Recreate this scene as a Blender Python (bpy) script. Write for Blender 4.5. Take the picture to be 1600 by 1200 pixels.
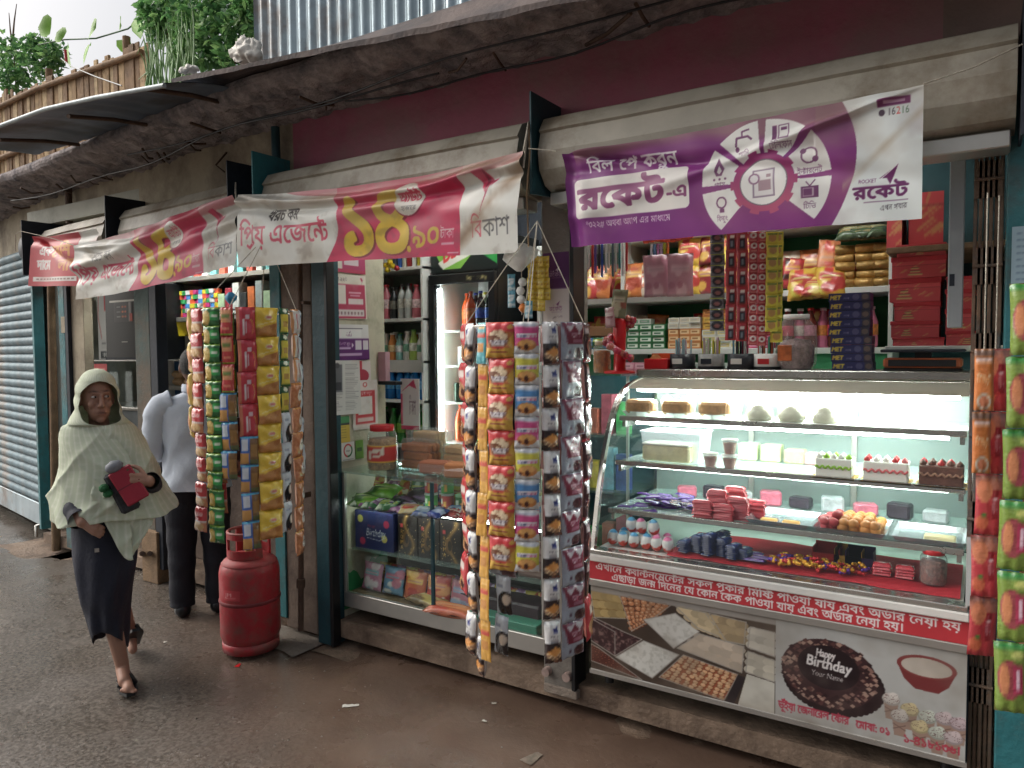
import bpy, bmesh, math, random
import numpy as np
from mathutils import Vector, Matrix, noise as mnoise
for _o in list(bpy.data.objects): bpy.data.objects.remove(_o)
SC = bpy.context.scene
COL = SC.collection
R = math.radians
rnd = random.Random(7)
nrs = np.random.RandomState(5)

# ------------------------------------------------------------------ camera, sky, sun, exposure
CAM_H, YAW, PITCH, ROLL, FOC = 1.6, R(32.7), R(-2.7), 0.008, 1155.0
_f = Vector((-math.sin(YAW)*math.cos(PITCH), math.cos(YAW)*math.cos(PITCH), math.sin(PITCH)))
_r0 = Vector((math.cos(YAW), math.sin(YAW), 0)); _u0 = _r0.cross(_f)
_r = _r0*math.cos(ROLL) - _u0*math.sin(ROLL); _u = _r.cross(_f)
cd = bpy.data.cameras.new('camera'); cam = bpy.data.objects.new('camera', cd); COL.objects.link(cam)
cam.matrix_world = Matrix(((_r.x, _u.x, -_f.x, 0), (_r.y, _u.y, -_f.y, 0), (_r.z, _u.z, -_f.z, CAM_H), (0, 0, 0, 1)))
cd.sensor_fit = 'HORIZONTAL'; cd.sensor_width = 36; cd.lens = FOC/1600*36; cd.clip_start = 0.05; cd.clip_end = 500
SC.camera = cam
SC.view_settings.view_transform = 'Standard'; SC.view_settings.look = 'None'
SC.view_settings.exposure = 0.05; SC.view_settings.gamma = 1.0; SC.view_settings.use_curve_mapping = False
W = bpy.data.worlds.new('World'); SC.world = W; W.use_nodes = True
_n = W.node_tree.nodes; _l = W.node_tree.links
sky_t = _n.new('ShaderNodeTexSky'); sky_t.sky_type = 'NISHITA'; sky_t.sun_disc = False
SUN_EL, SUN_AZ = R(40), R(-108)      # azimuth measured from +Y towards +X; the lamp shines from the open left end of the lane
sky_t.sun_elevation = SUN_EL; sky_t.sun_rotation = SUN_AZ; sky_t.air_density = 1.0; sky_t.dust_density = 8.0
_hs = _n.new('ShaderNodeHueSaturation'); _hs.inputs['Saturation'].default_value = 0.38      # overcast: cloud greys the sky
_l.new(sky_t.outputs[0], _hs.inputs['Color']); _l.new(_hs.outputs[0], _n['Background'].inputs['Color'])
_n['Background'].inputs['Strength'].default_value = 0.15
sl = bpy.data.lights.new('sun', 'SUN'); sl.energy = 1.3; sl.angle = R(75); sl.color = (1, .96, .9)
so = bpy.data.objects.new('sun', sl); COL.objects.link(so)
_d = Vector((math.sin(SUN_AZ)*math.cos(SUN_EL), math.cos(SUN_AZ)*math.cos(SUN_EL), math.sin(SUN_EL)))
so.rotation_euler = _d.to_track_quat('Z', 'Y').to_euler(); so.location = (0, 0, 12)
SC.cycles.max_bounces = 7; SC.cycles.diffuse_bounces = 3; SC.cycles.transparent_max_bounces = 24; SC.cycles.glossy_bounces = 3

def onY(u, v, y):           # surveying: the point of a wall at depth y seen under a given sight line
    r = _f + _r*((u-800)/FOC) + _u*((600-v)/FOC)
    t = y/r.y; return Vector((r.x*t, y, CAM_H + r.z*t))
def onX(u, v, x):
    r = _f + _r*((u-800)/FOC) + _u*((600-v)/FOC)
    t = x/r.x; return Vector((x, r.y*t, CAM_H + r.z*t))

# ------------------------------------------------------------------ object helpers
def lin(c):
    c = np.asarray(c, dtype=float)
    return np.where(c <= .04045, c/12.92, ((np.maximum(c, 0)+.055)/1.055)**2.4)
def S(r, g, b):             # sRGB 0-255 to linear
    return tuple(float(x) for x in lin(np.array([r, g, b])/255.))
def link(o, parent=None):
    COL.objects.link(o)
    if parent is not None: o.parent = parent
    return o
def tag(o, label=None, cat=None, group=None, kind=None):
    if label: o['label'] = label
    if cat: o['category'] = cat
    if group: o['group'] = group
    if kind: o['kind'] = kind
    return o
def thing(name, label, cat, loc=(0, 0, 0), rz=0, group=None):
    o = bpy.data.objects.new(name, None); link(o); o.empty_display_size = .1
    o.location = loc; o.rotation_euler = (0, 0, rz)
    return tag(o, label, cat, group)
def inst(name, me, parent=None, loc=(0, 0, 0), rot=(0, 0, 0), sc=None):
    o = bpy.data.objects.new(name, me); link(o, parent); o.location = loc; o.rotation_euler = rot
    if sc is not None: o.scale = sc if hasattr(sc, '__len__') else (sc, sc, sc)
    return o
def copy_tree(o, parent=None, keep=None):
    c = o.copy(); link(c); c.parent = parent
    for ch in o.children: copy_tree(ch, c)
    return c

def smooth_profile(P, k=6):
    out = []
    for i in range(len(P)-1):
        p0, p1, p2, p3 = (np.array(P[min(max(j, 0), len(P)-1)]) for j in (i-1, i, i+1, i+2))
        for t in np.linspace(0, 1, k, endpoint=False): out.append(.5*((2*p1)+(-p0+p2)*t+(2*p0-5*p1+4*p2-p3)*t*t+(-p0+3*p1-3*p2+p3)*t**3))
    out.append(np.array(P[-1])); return out
class MB:                   # collects shapes, then links ONE mesh
    def __init__(s): s.v = []; s.f = []; s.m = []; s.sm = []; s.cur = 0; s.smooth = False
    def add(s, vs, fs, smooth=None):
        b = len(s.v); s.v += [tuple(p) for p in vs]
        for f in fs:
            s.f.append(tuple(i+b for i in f)); s.m.append(s.cur); s.sm.append(s.smooth if smooth is None else smooth)
        return s
    def box(s, a, b, ch=0.0):
        x0, y0, z0 = (min(a[i], b[i]) for i in range(3)); x1, y1, z1 = (max(a[i], b[i]) for i in range(3))
        c = min(ch, (x1-x0)*.45, (y1-y0)*.45, (z1-z0)*.45)
        if c <= 0:
            vs = [(x, y, z) for z in (z0, z1) for y in (y0, y1) for x in (x0, x1)]
            return s.add(vs, [(0, 2, 3, 1), (4, 5, 7, 6), (0, 1, 5, 4), (2, 6, 7, 3), (0, 4, 6, 2), (1, 3, 7, 5)], False)
        vs = []; idx = {}
        for i, x in enumerate((x0, x1)):
            for j, y in enumerate((y0, y1)):
                for k, z in enumerate((z0, z1)):
                    dx, dy, dz = (c if i == 0 else -c), (c if j == 0 else -c), (c if k == 0 else -c)
                    for ax, p in enumerate(((x, y+dy, z+dz), (x+dx, y, z+dz), (x+dx, y+dy, z))):
                        idx[i, j, k, ax] = len(vs); vs.append(p)
        fs = []
        for ax in range(3):
            for e in (0, 1):
                o = [(0, 0), (0, 1), (1, 1), (1, 0)]
                f = []
                for p, q in o:
                    t = [0, 0, 0]; t[ax] = e; r_ = [n for n in range(3) if n != ax]; t[r_[0]] = p; t[r_[1]] = q
                    f.append(idx[t[0], t[1], t[2], ax])
                fs.append(f)
        for ax in range(3):         # edge bevels
            r_ = [n for n in range(3) if n != ax]
            for p in (0, 1):
                for q in (0, 1):
                    t0 = [0, 0, 0]; t1 = [0, 0, 0]; t0[ax] = 0; t1[ax] = 1
                    for t in (t0, t1): t[r_[0]] = p; t[r_[1]] = q
                    fs.append([idx[(*t0, r_[0])], idx[(*t0, r_[1])], idx[(*t1, r_[1])], idx[(*t1, r_[0])]])
        for i in (0, 1):
            for j in (0, 1):
                for k in (0, 1): fs.append([idx[i, j, k, 0], idx[i, j, k, 1], idx[i, j, k, 2]])
        cx, cy, cz = (x0+x1)/2, (y0+y1)/2, (z0+z1)/2; out = []
        for f in fs:
            P = [Vector(vs[i]) for i in f]; n = (P[1]-P[0]).cross(P[2]-P[0]); m = sum(P, Vector())/len(P) - Vector((cx, cy, cz))
            out.append(f if n.dot(m) > 0 else f[::-1])
        return s.add(vs, out, False)
    def tube(s, pts, r, n=8, caps=True, smooth=True):
        pts = [Vector(p) for p in pts]; rs = r if hasattr(r, '__len__') else [r]*len(pts)
        vs = []; fs = []; prev = None
        for i, p in enumerate(pts):
            t = (pts[min(i+1, len(pts)-1)] - pts[max(i-1, 0)]).normalized()
            if prev is None:
                a = Vector((0, 0, 1)) if abs(t.z) < .9 else Vector((1, 0, 0)); x = t.cross(a).normalized()
            else:
                x = (prev - t*prev.dot(t)).normalized()
            prev = x; y = t.cross(x)
            for k in range(n):
                an = 2*math.pi*k/n; vs.append(p + (x*math.cos(an) + y*math.sin(an))*rs[i])
        for i in range(len(pts)-1):
            for k in range(n):
                a = i*n+k; b = i*n+(k+1) % n; fs.append((a, b, b+n, a+n))
        s.add(vs, fs, smooth)
        if caps: s.add(vs[:n], [tuple(range(n))[::-1]], False); s.add(vs[-n:], [tuple(range(n))], False)
        return s
    def lathe(s, prof, n=20, c=(0, 0, 0), sx=1, sy=1, smooth=True):
        vs = []; fs = []
        for r, z in prof:
            for k in range(n):
                an = 2*math.pi*k/n; vs.append((c[0]+r*sx*math.cos(an), c[1]+r*sy*math.sin(an), c[2]+z))
        for i in range(len(prof)-1):
            for k in range(n):
                a = i*n+k; b = i*n+(k+1) % n; fs.append((a, b, b+n, a+n))
        s.add(vs, fs, smooth)
        if prof[0][0] > 1e-4: s.add(vs[:n], [tuple(range(n))[::-1]], False)
        if prof[-1][0] > 1e-4: s.add(vs[-n:], [tuple(range(n))], False)
        return s
    def prism(s, poly, vec, smooth=False):      # closed 3D polygon extruded along vec
        n = len(poly); vec = Vector(vec); a = [Vector(p) for p in poly]; b = [p+vec for p in a]
        s.add(a+b, [tuple(range(n))[::-1], tuple(range(n, 2*n))], False)
        return s.add(a+b, [(i, (i+1) % n, (i+1) % n+n, i+n) for i in range(n)], smooth)
    def loft(s, rings, closed=True, caps=True, smooth=True):
        n = len(rings[0]); vs = [p for r_ in rings for p in r_]; fs = []
        for i in range(len(rings)-1):
            for k in range(n if closed else n-1):
                a = i*n+k; b = i*n+(k+1) % n; fs.append((a, b, b+n, a+n))
        s.add(vs, fs, smooth)
        if caps and closed: s.add(vs[:n], [tuple(range(n))[::-1]], smooth); s.add(vs[-n:], [tuple(range(n))], smooth)
        return s
    def mesh(s, name, *mats):
        me = bpy.data.meshes.new(name); me.from_pydata(s.v, [], s.f)
        for m in mats: me.materials.append(m)
        if any(s.sm): me.polygons.foreach_set('use_smooth', s.sm)
        if len(mats) > 1: me.polygons.foreach_set('material_index', s.m)
        me.update(); return me
    def obj(s, name, mats, parent=None, loc=(0, 0, 0), rot=(0, 0, 0)):
        if not isinstance(mats, (list, tuple)): mats = [mats]
        return inst(name, s.mesh(name, *mats), parent, loc, rot)
def box_mesh(name, sx, sy, sz, m, ch=.004):     # standing on z = 0, centred in x and y
    return MB().box((-sx/2, -sy/2, 0), (sx/2, sy/2, sz), ch).mesh(name, m)

# ------------------------------------------------------------------ materials (all procedural)
MATS = {}
def mat(name, col, rough=.6, metal=0., var=.18, vs=6., bump=.0, bs=40., dirt=None, ds=3., da=.5, spec=.5, rv=.0, coat=0., emit=0., wave=None, rand=0.):
    if name in MATS: return MATS[name]
    m = bpy.data.materials.new(name); m.use_nodes = True; nt = m.node_tree; N = nt.nodes; L = nt.links
    b = N['Principled BSDF']; tc = N.new('ShaderNodeTexCoord')
    def noise_(scale, det=5., rgh=.6):
        t = N.new('ShaderNodeTexNoise'); t.inputs['Scale'].default_value = scale; t.inputs['Detail'].default_value = det; t.inputs['Roughness'].default_value = rgh
        L.new(tc.outputs['Object'], t.inputs['Vector']); return t
    def mix(f, a, c):
        x = N.new('ShaderNodeMix'); x.data_type = 'RGBA'
        if isinstance(f, float): x.inputs[0].default_value = f
        else: L.new(f, x.inputs[0])
        for i, q in ((6, a), (7, c)):
            if isinstance(q, tuple): x.inputs[i].default_value = (*q[:3], 1)
            else: L.new(q, x.inputs[i])
        return x.outputs[2]
    def ramp(src, lo, hi):
        r_ = N.new('ShaderNodeMapRange'); r_.inputs[1].default_value = lo; r_.inputs[2].default_value = hi; L.new(src, r_.inputs[0]); return r_.outputs[0]
    n1 = noise_(vs); dk = tuple(c*(1-var) for c in col); lt = tuple(min(1., c*(1+var)) for c in col)
    c = mix(ramp(n1.outputs[0], .3, .7), dk, lt)
    if dirt:
        n2 = noise_(ds, 7., .68); c = mix(ramp(n2.outputs[0], .62-.3*da, .78-.2*da), c, tuple(dirt))
    if rand:
        oi = N.new('ShaderNodeObjectInfo'); hs = N.new('ShaderNodeHueSaturation')
        L.new(ramp(oi.outputs['Random'], 0., 1.), hs.inputs['Value']); hs.inputs['Value'].default_value = 1
        mr = N.new('ShaderNodeMapRange'); mr.inputs[3].default_value = 1-rand; mr.inputs[4].default_value = 1+rand; L.new(oi.outputs['Random'], mr.inputs[0]); L.new(mr.outputs[0], hs.inputs['Value'])
        L.new(c, hs.inputs['Color']); c = hs.outputs[0]
    L.new(c, b.inputs['Base Color'])
    b.inputs['Metallic'].default_value = metal; b.inputs['Roughness'].default_value = rough; b.inputs['Specular IOR Level'].default_value = spec
    if rv:
        mr = N.new('ShaderNodeMapRange'); mr.inputs[1].default_value = .3; mr.inputs[2].default_value = .7; mr.inputs[3].default_value = max(.02, rough-rv); mr.inputs[4].default_value = min(1, rough+rv)
        L.new(noise_(vs*1.7).outputs[0], mr.inputs[0]); L.new(mr.outputs[0], b.inputs['Roughness'])
    if coat: b.inputs['Coat Weight'].default_value = coat; b.inputs['Coat Roughness'].default_value = .12
    if emit: b.inputs['Emission Color'].default_value = (*col, 1); b.inputs['Emission Strength'].default_value = emit
    if bump:
        bp = N.new('ShaderNodeBump'); bp.inputs['Strength'].default_value = min(1., bump); bp.inputs['Distance'].default_value = .02*max(1., bump)
        L.new(noise_(bs, 6.).outputs[0], bp.inputs['Height']); L.new(bp.outputs[0], b.inputs['Normal'])
    MATS[name] = m; return m
def print_mat(name, rough=.45, bump=.0, bs=30., spec=.5, metal=0., trans=0., dirt=None, coat=0.):
    if name in MATS: return MATS[name]
    m = bpy.data.materials.new(name); m.use_nodes = True; N = m.node_tree.nodes; L = m.node_tree.links; b = N['Principled BSDF']
    a = N.new('ShaderNodeAttribute'); a.attribute_name = 'Col'
    tc = N.new('ShaderNodeTexCoord'); nz = N.new('ShaderNodeTexNoise'); nz.inputs['Scale'].default_value = 9; nz.inputs['Detail'].default_value = 6; L.new(tc.outputs['Object'], nz.inputs['Vector'])
    hs = N.new('ShaderNodeHueSaturation'); mr = N.new('ShaderNodeMapRange'); mr.inputs[3].default_value = .88; mr.inputs[4].default_value = 1.12; L.new(nz.outputs[0], mr.inputs[0]); L.new(mr.outputs[0], hs.inputs['Value'])
    L.new(a.outputs['Color'], hs.inputs['Color']); hs.inputs['Saturation'].default_value = .93; c = hs.outputs[0]
    L.new(c, b.inputs['Base Color'])
    b.inputs['Roughness'].default_value = rough; b.inputs['Specular IOR Level'].default_value = spec; b.inputs['Metallic'].default_value = metal
    if coat: b.inputs['Coat Weight'].default_value = coat; b.inputs['Coat Roughness'].default_value = .1
    if trans:
        tl = N.new('ShaderNodeBsdfTranslucent'); L.new(c, tl.inputs['Color']); mx = N.new('ShaderNodeMixShader'); mx.inputs[0].default_value = trans
        L.new(b.outputs[0], mx.inputs[1]); L.new(tl.outputs[0], mx.inputs[2]); L.new(mx.outputs[0], N['Material Output'].inputs['Surface'])
    if bump:
        t = N.new('ShaderNodeTexNoise'); t.inputs['Scale'].default_value = bs; t.inputs['Detail'].default_value = 4; L.new(tc.outputs['Object'], t.inputs['Vector'])
        bp = N.new('ShaderNodeBump'); bp.inputs['Strength'].default_value = bump; bp.inputs['Distance'].default_value = .01; L.new(t.outputs[0], bp.inputs['Height']); L.new(bp.outputs[0], b.inputs['Normal'])
    MATS[name] = m; return m
def clear_mat(name, tint=(1, 1, 1), gl=.08, rough=.03, haze=.0, hazecol=(.8, .85, .85)):   # thin glass or clear plastic
    if name in MATS: return MATS[name]
    m = bpy.data.materials.new(name); m.use_nodes = True; N = m.node_tree.nodes; L = m.node_tree.links; N.clear()
    o = N.new('ShaderNodeOutputMaterial'); t = N.new('ShaderNodeBsdfTransparent'); t.inputs[0].default_value = (*tint, 1)
    g = N.new('ShaderNodeBsdfGlossy'); g.inputs['Roughness'].default_value = rough; g.inputs[0].default_value = (.9, .95, .95, 1)
    lw = N.new('ShaderNodeLayerWeight'); lw.inputs[0].default_value = .5; fr = N.new('ShaderNodeMath'); fr.operation = 'POWER'; fr.inputs[1].default_value = 5; L.new(lw.outputs['Facing'], fr.inputs[0])
    ad = N.new('ShaderNodeMath'); ad.operation = 'MULTIPLY_ADD'; ad.inputs[1].default_value = .9; ad.inputs[2].default_value = gl*.5; ad.use_clamp = True; L.new(fr.outputs[0], ad.inputs[0])
    mx = N.new('ShaderNodeMixShader'); L.new(ad.outputs[0], mx.inputs[0]); L.new(t.outputs[0], mx.inputs[1]); L.new(g.outputs[0], mx.inputs[2]); out = mx
    if haze:
        d = N.new('ShaderNodeBsdfDiffuse'); d.inputs[0].default_value = (*hazecol, 1); m2 = N.new('ShaderNodeMixShader'); m2.inputs[0].default_value = haze
        L.new(mx.outputs[0], m2.inputs[1]); L.new(d.outputs[0], m2.inputs[2]); out = m2
    L.new(out.outputs[0], o.inputs['Surface']); MATS[name] = m; return m
def lamp_mat(name, col, strength):
    if name in MATS: return MATS[name]
    m = bpy.data.materials.new(name); m.use_nodes = True; N = m.node_tree.nodes; b = N['Principled BSDF']
    b.inputs['Base Color'].default_value = (.8, .8, .8, 1); b.inputs['Emission Color'].default_value = (*col, 1); b.inputs['Emission Strength'].default_value = strength
    MATS[name] = m; return m

# ------------------------------------------------------------------ flat print: a small canvas whose colours become the mesh's vertex colours
PRE = 'িেৈ'
def _bn(s):                 # Bengali logical order to visual order
    out = []; i = 0; cons = lambda c: '\u0995' <= c <= '\u09b9' or c in '\u09dc\u09dd\u09df'
    while i < len(s):
        if cons(s[i]):
            j = i+1
            while j+1 < len(s) and s[j] == '\u09cd' and cons(s[j+1]): j += 2
            cl = s[i:j]
            if j < len(s) and s[j] in PRE: out.append(s[j]+cl); j += 1
            elif j < len(s) and s[j] == '\u09cb': out.append('ে'+cl+'া'); j += 1
            else: out.append(cl)
            i = j
        else: out.append(s[i]); i += 1
    return ''.join(out)
_gl = {}
def glyphs(s):
    if s in _gl: return _gl[s]
    c = bpy.data.curves.new('t', 'FONT'); c.body = s; c.size = 1
    o = bpy.data.objects.new('t', c); COL.objects.link(o); dg = bpy.context.evaluated_depsgraph_get()
    cu = o.evaluated_get(dg).to_curve(dg); res = []
    for sp in cu.splines:
        if sp.type == 'BEZIER':
            P = [(np.array(p.handle_left[:2]), np.array(p.co[:2]), np.array(p.handle_right[:2])) for p in sp.bezier_points]; pts = []
            for i in range(len(P)):
                a, b_ = P[i], P[(i+1) % len(P)]
                for t in (0, .33, .67):
                    pts.append((1-t)**3*a[1] + 3*t*(1-t)**2*a[2] + 3*t*t*(1-t)*b_[0] + t**3*b_[1])
            res.append(np.array(pts))
        else: res.append(np.array([p.co[:2] for p in sp.points]))
    o.to_curve_clear() if hasattr(o, 'to_curve_clear') else None
    bpy.data.objects.remove(o); bpy.data.curves.remove(c); _gl[s] = res; return res
def _stroke(pts, w):
    out = []; pts = [np.array(p, float) for p in pts]
    for a, b_ in zip(pts[:-1], pts[1:]):
        d = b_-a; L_ = np.hypot(*d) + 1e-9; d = d/L_*w/2; n = np.array([-d[1], d[0]])
        out.append(np.array([a-d*.6-n, b_+d*.6-n, b_+d*.6+n, a-d*.6+n]))
    return out
def text_outline(s):        # contours of a word run in font units, with stand-ins for Bengali conjuncts
    cs = []; x = 0.
    for w in s.split(' '):
        w = _bn(w); run = ''
        def flush(run, x, sx=1., sy=1., dy=0.):
            g = glyphs(run)
            if not g: return x
            cs.extend([p*np.array([sx, sy]) + np.array([x, dy]) for p in g]); return x + max(p[:, 0].max() for p in g)*sx
        i = 0; reph = False
        while i < len(w):
            if w[i] == '\u09cd' and i+1 < len(w):
                nx_ = w[i+1]
                if run and run[-1] == 'র' and nx_ != 'য':       # reph
                    x = flush(run[:-1], x); run = ''; x0 = x; x = flush(nx_, x); cs.extend(_stroke([(x-.35, .72), (x-.1, .92)], .07)); i += 2; continue
                x = flush(run, x); run = ''
                if nx_ == 'র': cs.extend(_stroke([(x-.5, -.02), (x-.36, -.1), (x-.06, .08)], .07))
                elif nx_ == 'য': x = flush('য', x-.05, .62)
                else: x = flush(nx_, x-.22, .8, .9, 0)
                i += 2; continue
            run += w[i]; i += 1
        if run: x = flush(run, x)
        x += .3
    return cs, max(x-.3, .01)
class Cv:                   # canvas: x in 0..asp, y in 0..1 upwards
    def __init__(s, nx, ny, asp, bg, ss=2):
        s.ss = ss; s.w = nx*ss; s.h = ny*ss; s.asp = asp; s.nx = nx; s.ny = ny
        s.a = np.empty((s.h, s.w, 3)); s.a[:] = np.array(bg)/255.
        s.X, s.Y = np.meshgrid((np.arange(s.w)+.5)/s.w*asp, 1-(np.arange(s.h)+.5)/s.h)
    def win(s, x0, y0, x1, y1):
        a = max(0, int(x0/s.asp*s.w)-1); b_ = min(s.w, int(x1/s.asp*s.w)+2); c = max(0, int((1-y1)*s.h)-1); d = min(s.h, int((1-y0)*s.h)+2)
        return (slice(c, max(c, d)), slice(a, max(a, b_)))
    def putw(s, w, m, col, al=1.):
        m = m.astype(float)[..., None]*al; s.a[w] = s.a[w]*(1-m) + np.array(col)/255.*m; return s
    def put(s, m, col, al=1.):
        m = m.astype(float)*al if m.dtype == bool else m*al
        s.a = s.a*(1-m[..., None]) + np.array(col)/255.*m[..., None]; return s
    def mask(s, contours, w=None):
        w = w or (slice(0, s.h), slice(0, s.w)); H_ = w[0].stop-w[0].start; W_ = w[1].stop-w[1].start
        if H_ < 1 or W_ < 1: return np.zeros((max(H_, 0), max(W_, 0)), bool)
        d = np.zeros((H_, W_+1)); k = np.array([s.w/s.asp, s.h])
        for c in contours:
            p = np.asarray(c, float)*k; p = np.stack([p[:, 0]-w[1].start, s.h-p[:, 1]-w[0].start], 1); q = np.roll(p, -1, 0)
            for (x0, y0), (x1, y1) in zip(p, q):
                if y0 == y1: continue
                sg = 1 if y1 > y0 else -1
                if sg < 0: x0, y0, x1, y1 = x1, y1, x0, y0
                r0 = max(0, math.ceil(y0-.5)); r1 = min(H_-1, math.ceil(y1-.5)-1)
                if r1 < r0: continue
                rr = np.arange(r0, r1+1); xx = x0 + (rr+.5-y0)*(x1-x0)/(y1-y0)
                np.add.at(d, (rr, np.clip(np.ceil(xx-.5).astype(int), 0, W_)), sg)
        return np.cumsum(d, 1)[:, :-1] != 0
    def poly(s, pts, col, al=1.): return s.fill([np.asarray(pts, float)], col, al)
    def fill(s, cs, col, al=1., bold=0.):
        q = np.concatenate(cs); w = s.win(q[:, 0].min()-.05, q[:, 1].min()-.05, q[:, 0].max()+.05, q[:, 1].max()+.05); m = s.mask(cs, w)
        if bold and m.size:
            b_ = bold*s.h; k = max(1, int(round(b_))); m0 = m.copy()
            for dx in range(-k, k+1):
                for dy in range(-k, k+1):
                    if dx*dx+dy*dy <= b_*b_+.3: m |= np.roll(np.roll(m0, dx, 1), dy, 0)
        return s.putw(w, m, col, al)
    def rect(s, x0, y0, x1, y1, col, al=1., r=0.):
        w = s.win(x0, y0, x1, y1); X, Y = s.X[w], s.Y[w]
        if r:
            dx = np.maximum(np.abs(X-(x0+x1)/2)-((x1-x0)/2-r), 0); dy = np.maximum(np.abs(Y-(y0+y1)/2)-((y1-y0)/2-r), 0)
            return s.putw(w, dx*dx+dy*dy <= r*r, col, al)
        return s.putw(w, (X >= x0) & (X <= x1) & (Y >= y0) & (Y <= y1), col, al)
    def ell(s, x, y, rx, ry, col, al=1., inner=0.):
        w = s.win(x-rx, y-ry, x+rx, y+ry); q = ((s.X[w]-x)/rx)**2 + ((s.Y[w]-y)/ry)**2; return s.putw(w, (q <= 1) & (q >= inner*inner), col, al)
    def line(s, pts, w, col, al=1.):
        for q in _stroke(pts, w): s.fill([q], col, al)
        return s
    def text(s, t, x, y, w=None, h=None, col=(0, 0, 0), bold=0., skew=0., slant=0., al=1., font_h=.72):
        cs, tw = text_outline(t); sx = (w/tw) if w else None; sy = (h/font_h) if h else sx
        if sx is None: sx = sy
        cs = [np.stack([x + (p[:, 0] + slant*p[:, 1])*sx, y + p[:, 1]*sy + skew*p[:, 0]*sx], 1) for p in cs]
        return s.fill(cs, col, al, bold) if cs else s
    def noise(s, sc, seed=0, oct=4):
        r_ = np.random.RandomState(seed); out = np.zeros((s.h, s.w)); amp = 1.; tot = 0
        for o in range(oct):
            nx_ = max(2, int(sc*s.asp*2**o)+2); ny_ = max(2, int(sc*2**o)+2); g = r_.rand(ny_, nx_)
            fx = s.X/s.asp*(nx_-1.001); fy = s.Y*(ny_-1.001); ix = fx.astype(int); iy = fy.astype(int); tx = fx-ix; ty = fy-iy
            tx = tx*tx*(3-2*tx); ty = ty*ty*(3-2*ty)
            out += amp*((g[iy, ix]*(1-tx)+g[iy, ix+1]*tx)*(1-ty)+(g[iy+1, ix]*(1-tx)+g[iy+1, ix+1]*tx)*ty); tot += amp; amp *= .55
        return out/tot
    def stain(s, col, sc=2., lo=.5, hi=.75, al=.6, seed=1, where=None):
        m = np.clip((s.noise(sc, seed)-lo)/(hi-lo), 0, 1)
        if where is not None: m = m*where
        return s.put(m, col, al)
    def speckle(s, col, dens, seed=0, al=1., where=None):
        m = np.random.RandomState(seed).rand(s.h//s.ss, s.w//s.ss) < dens; m = np.repeat(np.repeat(m, s.ss, 0), s.ss, 1)
        if where is not None: m = m & where
        return s.put(m, col, al)
    def cols(s):            # (ny, nx, 3) linear, row 0 at the top
        a = s.a.reshape(s.ny, s.ss, s.nx, s.ss, 3).mean((1, 3)); return lin(np.clip(a, 0, 1))
def sheet(name, cv, fn, m, thick=0., smooth=True):      # grid mesh: fn(u, v) arrays -> xyz; v upwards; colours from the canvas
    nx, ny = cv.nx, cv.ny; c = cv.cols(); u, v = np.meshgrid(np.linspace(0, 1, nx), np.linspace(1, 0, ny)); P = np.stack(fn(u, v), -1).reshape(-1, 3)
    return grid_mesh(name, P, c.reshape(-1, 3), nx, ny, m, smooth)
def grid_mesh(name, P, C, nx, ny, m, smooth=True):
    i = np.arange(nx*ny).reshape(ny, nx); F = np.stack([i[1:, :-1], i[1:, 1:], i[:-1, 1:], i[:-1, :-1]], -1).reshape(-1, 4)
    me = bpy.data.meshes.new(name); me.vertices.add(len(P)); me.vertices.foreach_set('co', P.astype(np.float32).ravel())
    me.loops.add(F.size); me.loops.foreach_set('vertex_index', F.astype(np.int32).ravel()); me.polygons.add(len(F))
    me.polygons.foreach_set('loop_start', np.arange(0, F.size, 4, dtype=np.int32)); me.polygons.foreach_set('use_smooth', np.full(len(F), smooth))
    me.update(calc_edges=True)
    if C is not None:
        a = me.color_attributes.new('Col', 'FLOAT_COLOR', 'POINT'); a.data.foreach_set('color', np.concatenate([C, np.ones((len(C), 1))], 1).astype(np.float32).ravel())
    me.materials.append(m); return me
def vcol_mesh(me, fn):      # vertex colours by position
    n = len(me.vertices); co = np.empty(n*3, np.float32); me.vertices.foreach_get('co', co); C = fn(co.reshape(-1, 3))
    a = me.color_attributes.new('Col', 'FLOAT_COLOR', 'POINT'); a.data.foreach_set('color', np.concatenate([C, np.ones((n, 1))], 1).astype(np.float32).ravel()); return me
PAPER = print_mat('printed_paper', .6); VINYL = print_mat('printed_vinyl', .42, .08, 14., trans=.12)
FOIL = print_mat('printed_foil', .26, .55, 34., coat=.5); BOXP = print_mat('printed_card', .5); PLASTIC = print_mat('printed_plastic', .3)
def flat_print(name, cv, w, h, m=PAPER, parent=None, origin=(0, 0, 0), ax=(1, 0, 0), ay=(0, 0, 1), curl=0.):
    o = Vector(origin); a = Vector(ax)*w; b_ = Vector(ay)*h; n = Vector(ax).cross(Vector(ay))*-1
    def fn(u, v):
        k = curl*np.sin(u*3.1)*v
        return [o[i] + a[i]*u + b_[i]*v - n[i]*k for i in range(3)]
    return inst(name, sheet(name, cv, fn, m), parent)
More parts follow.
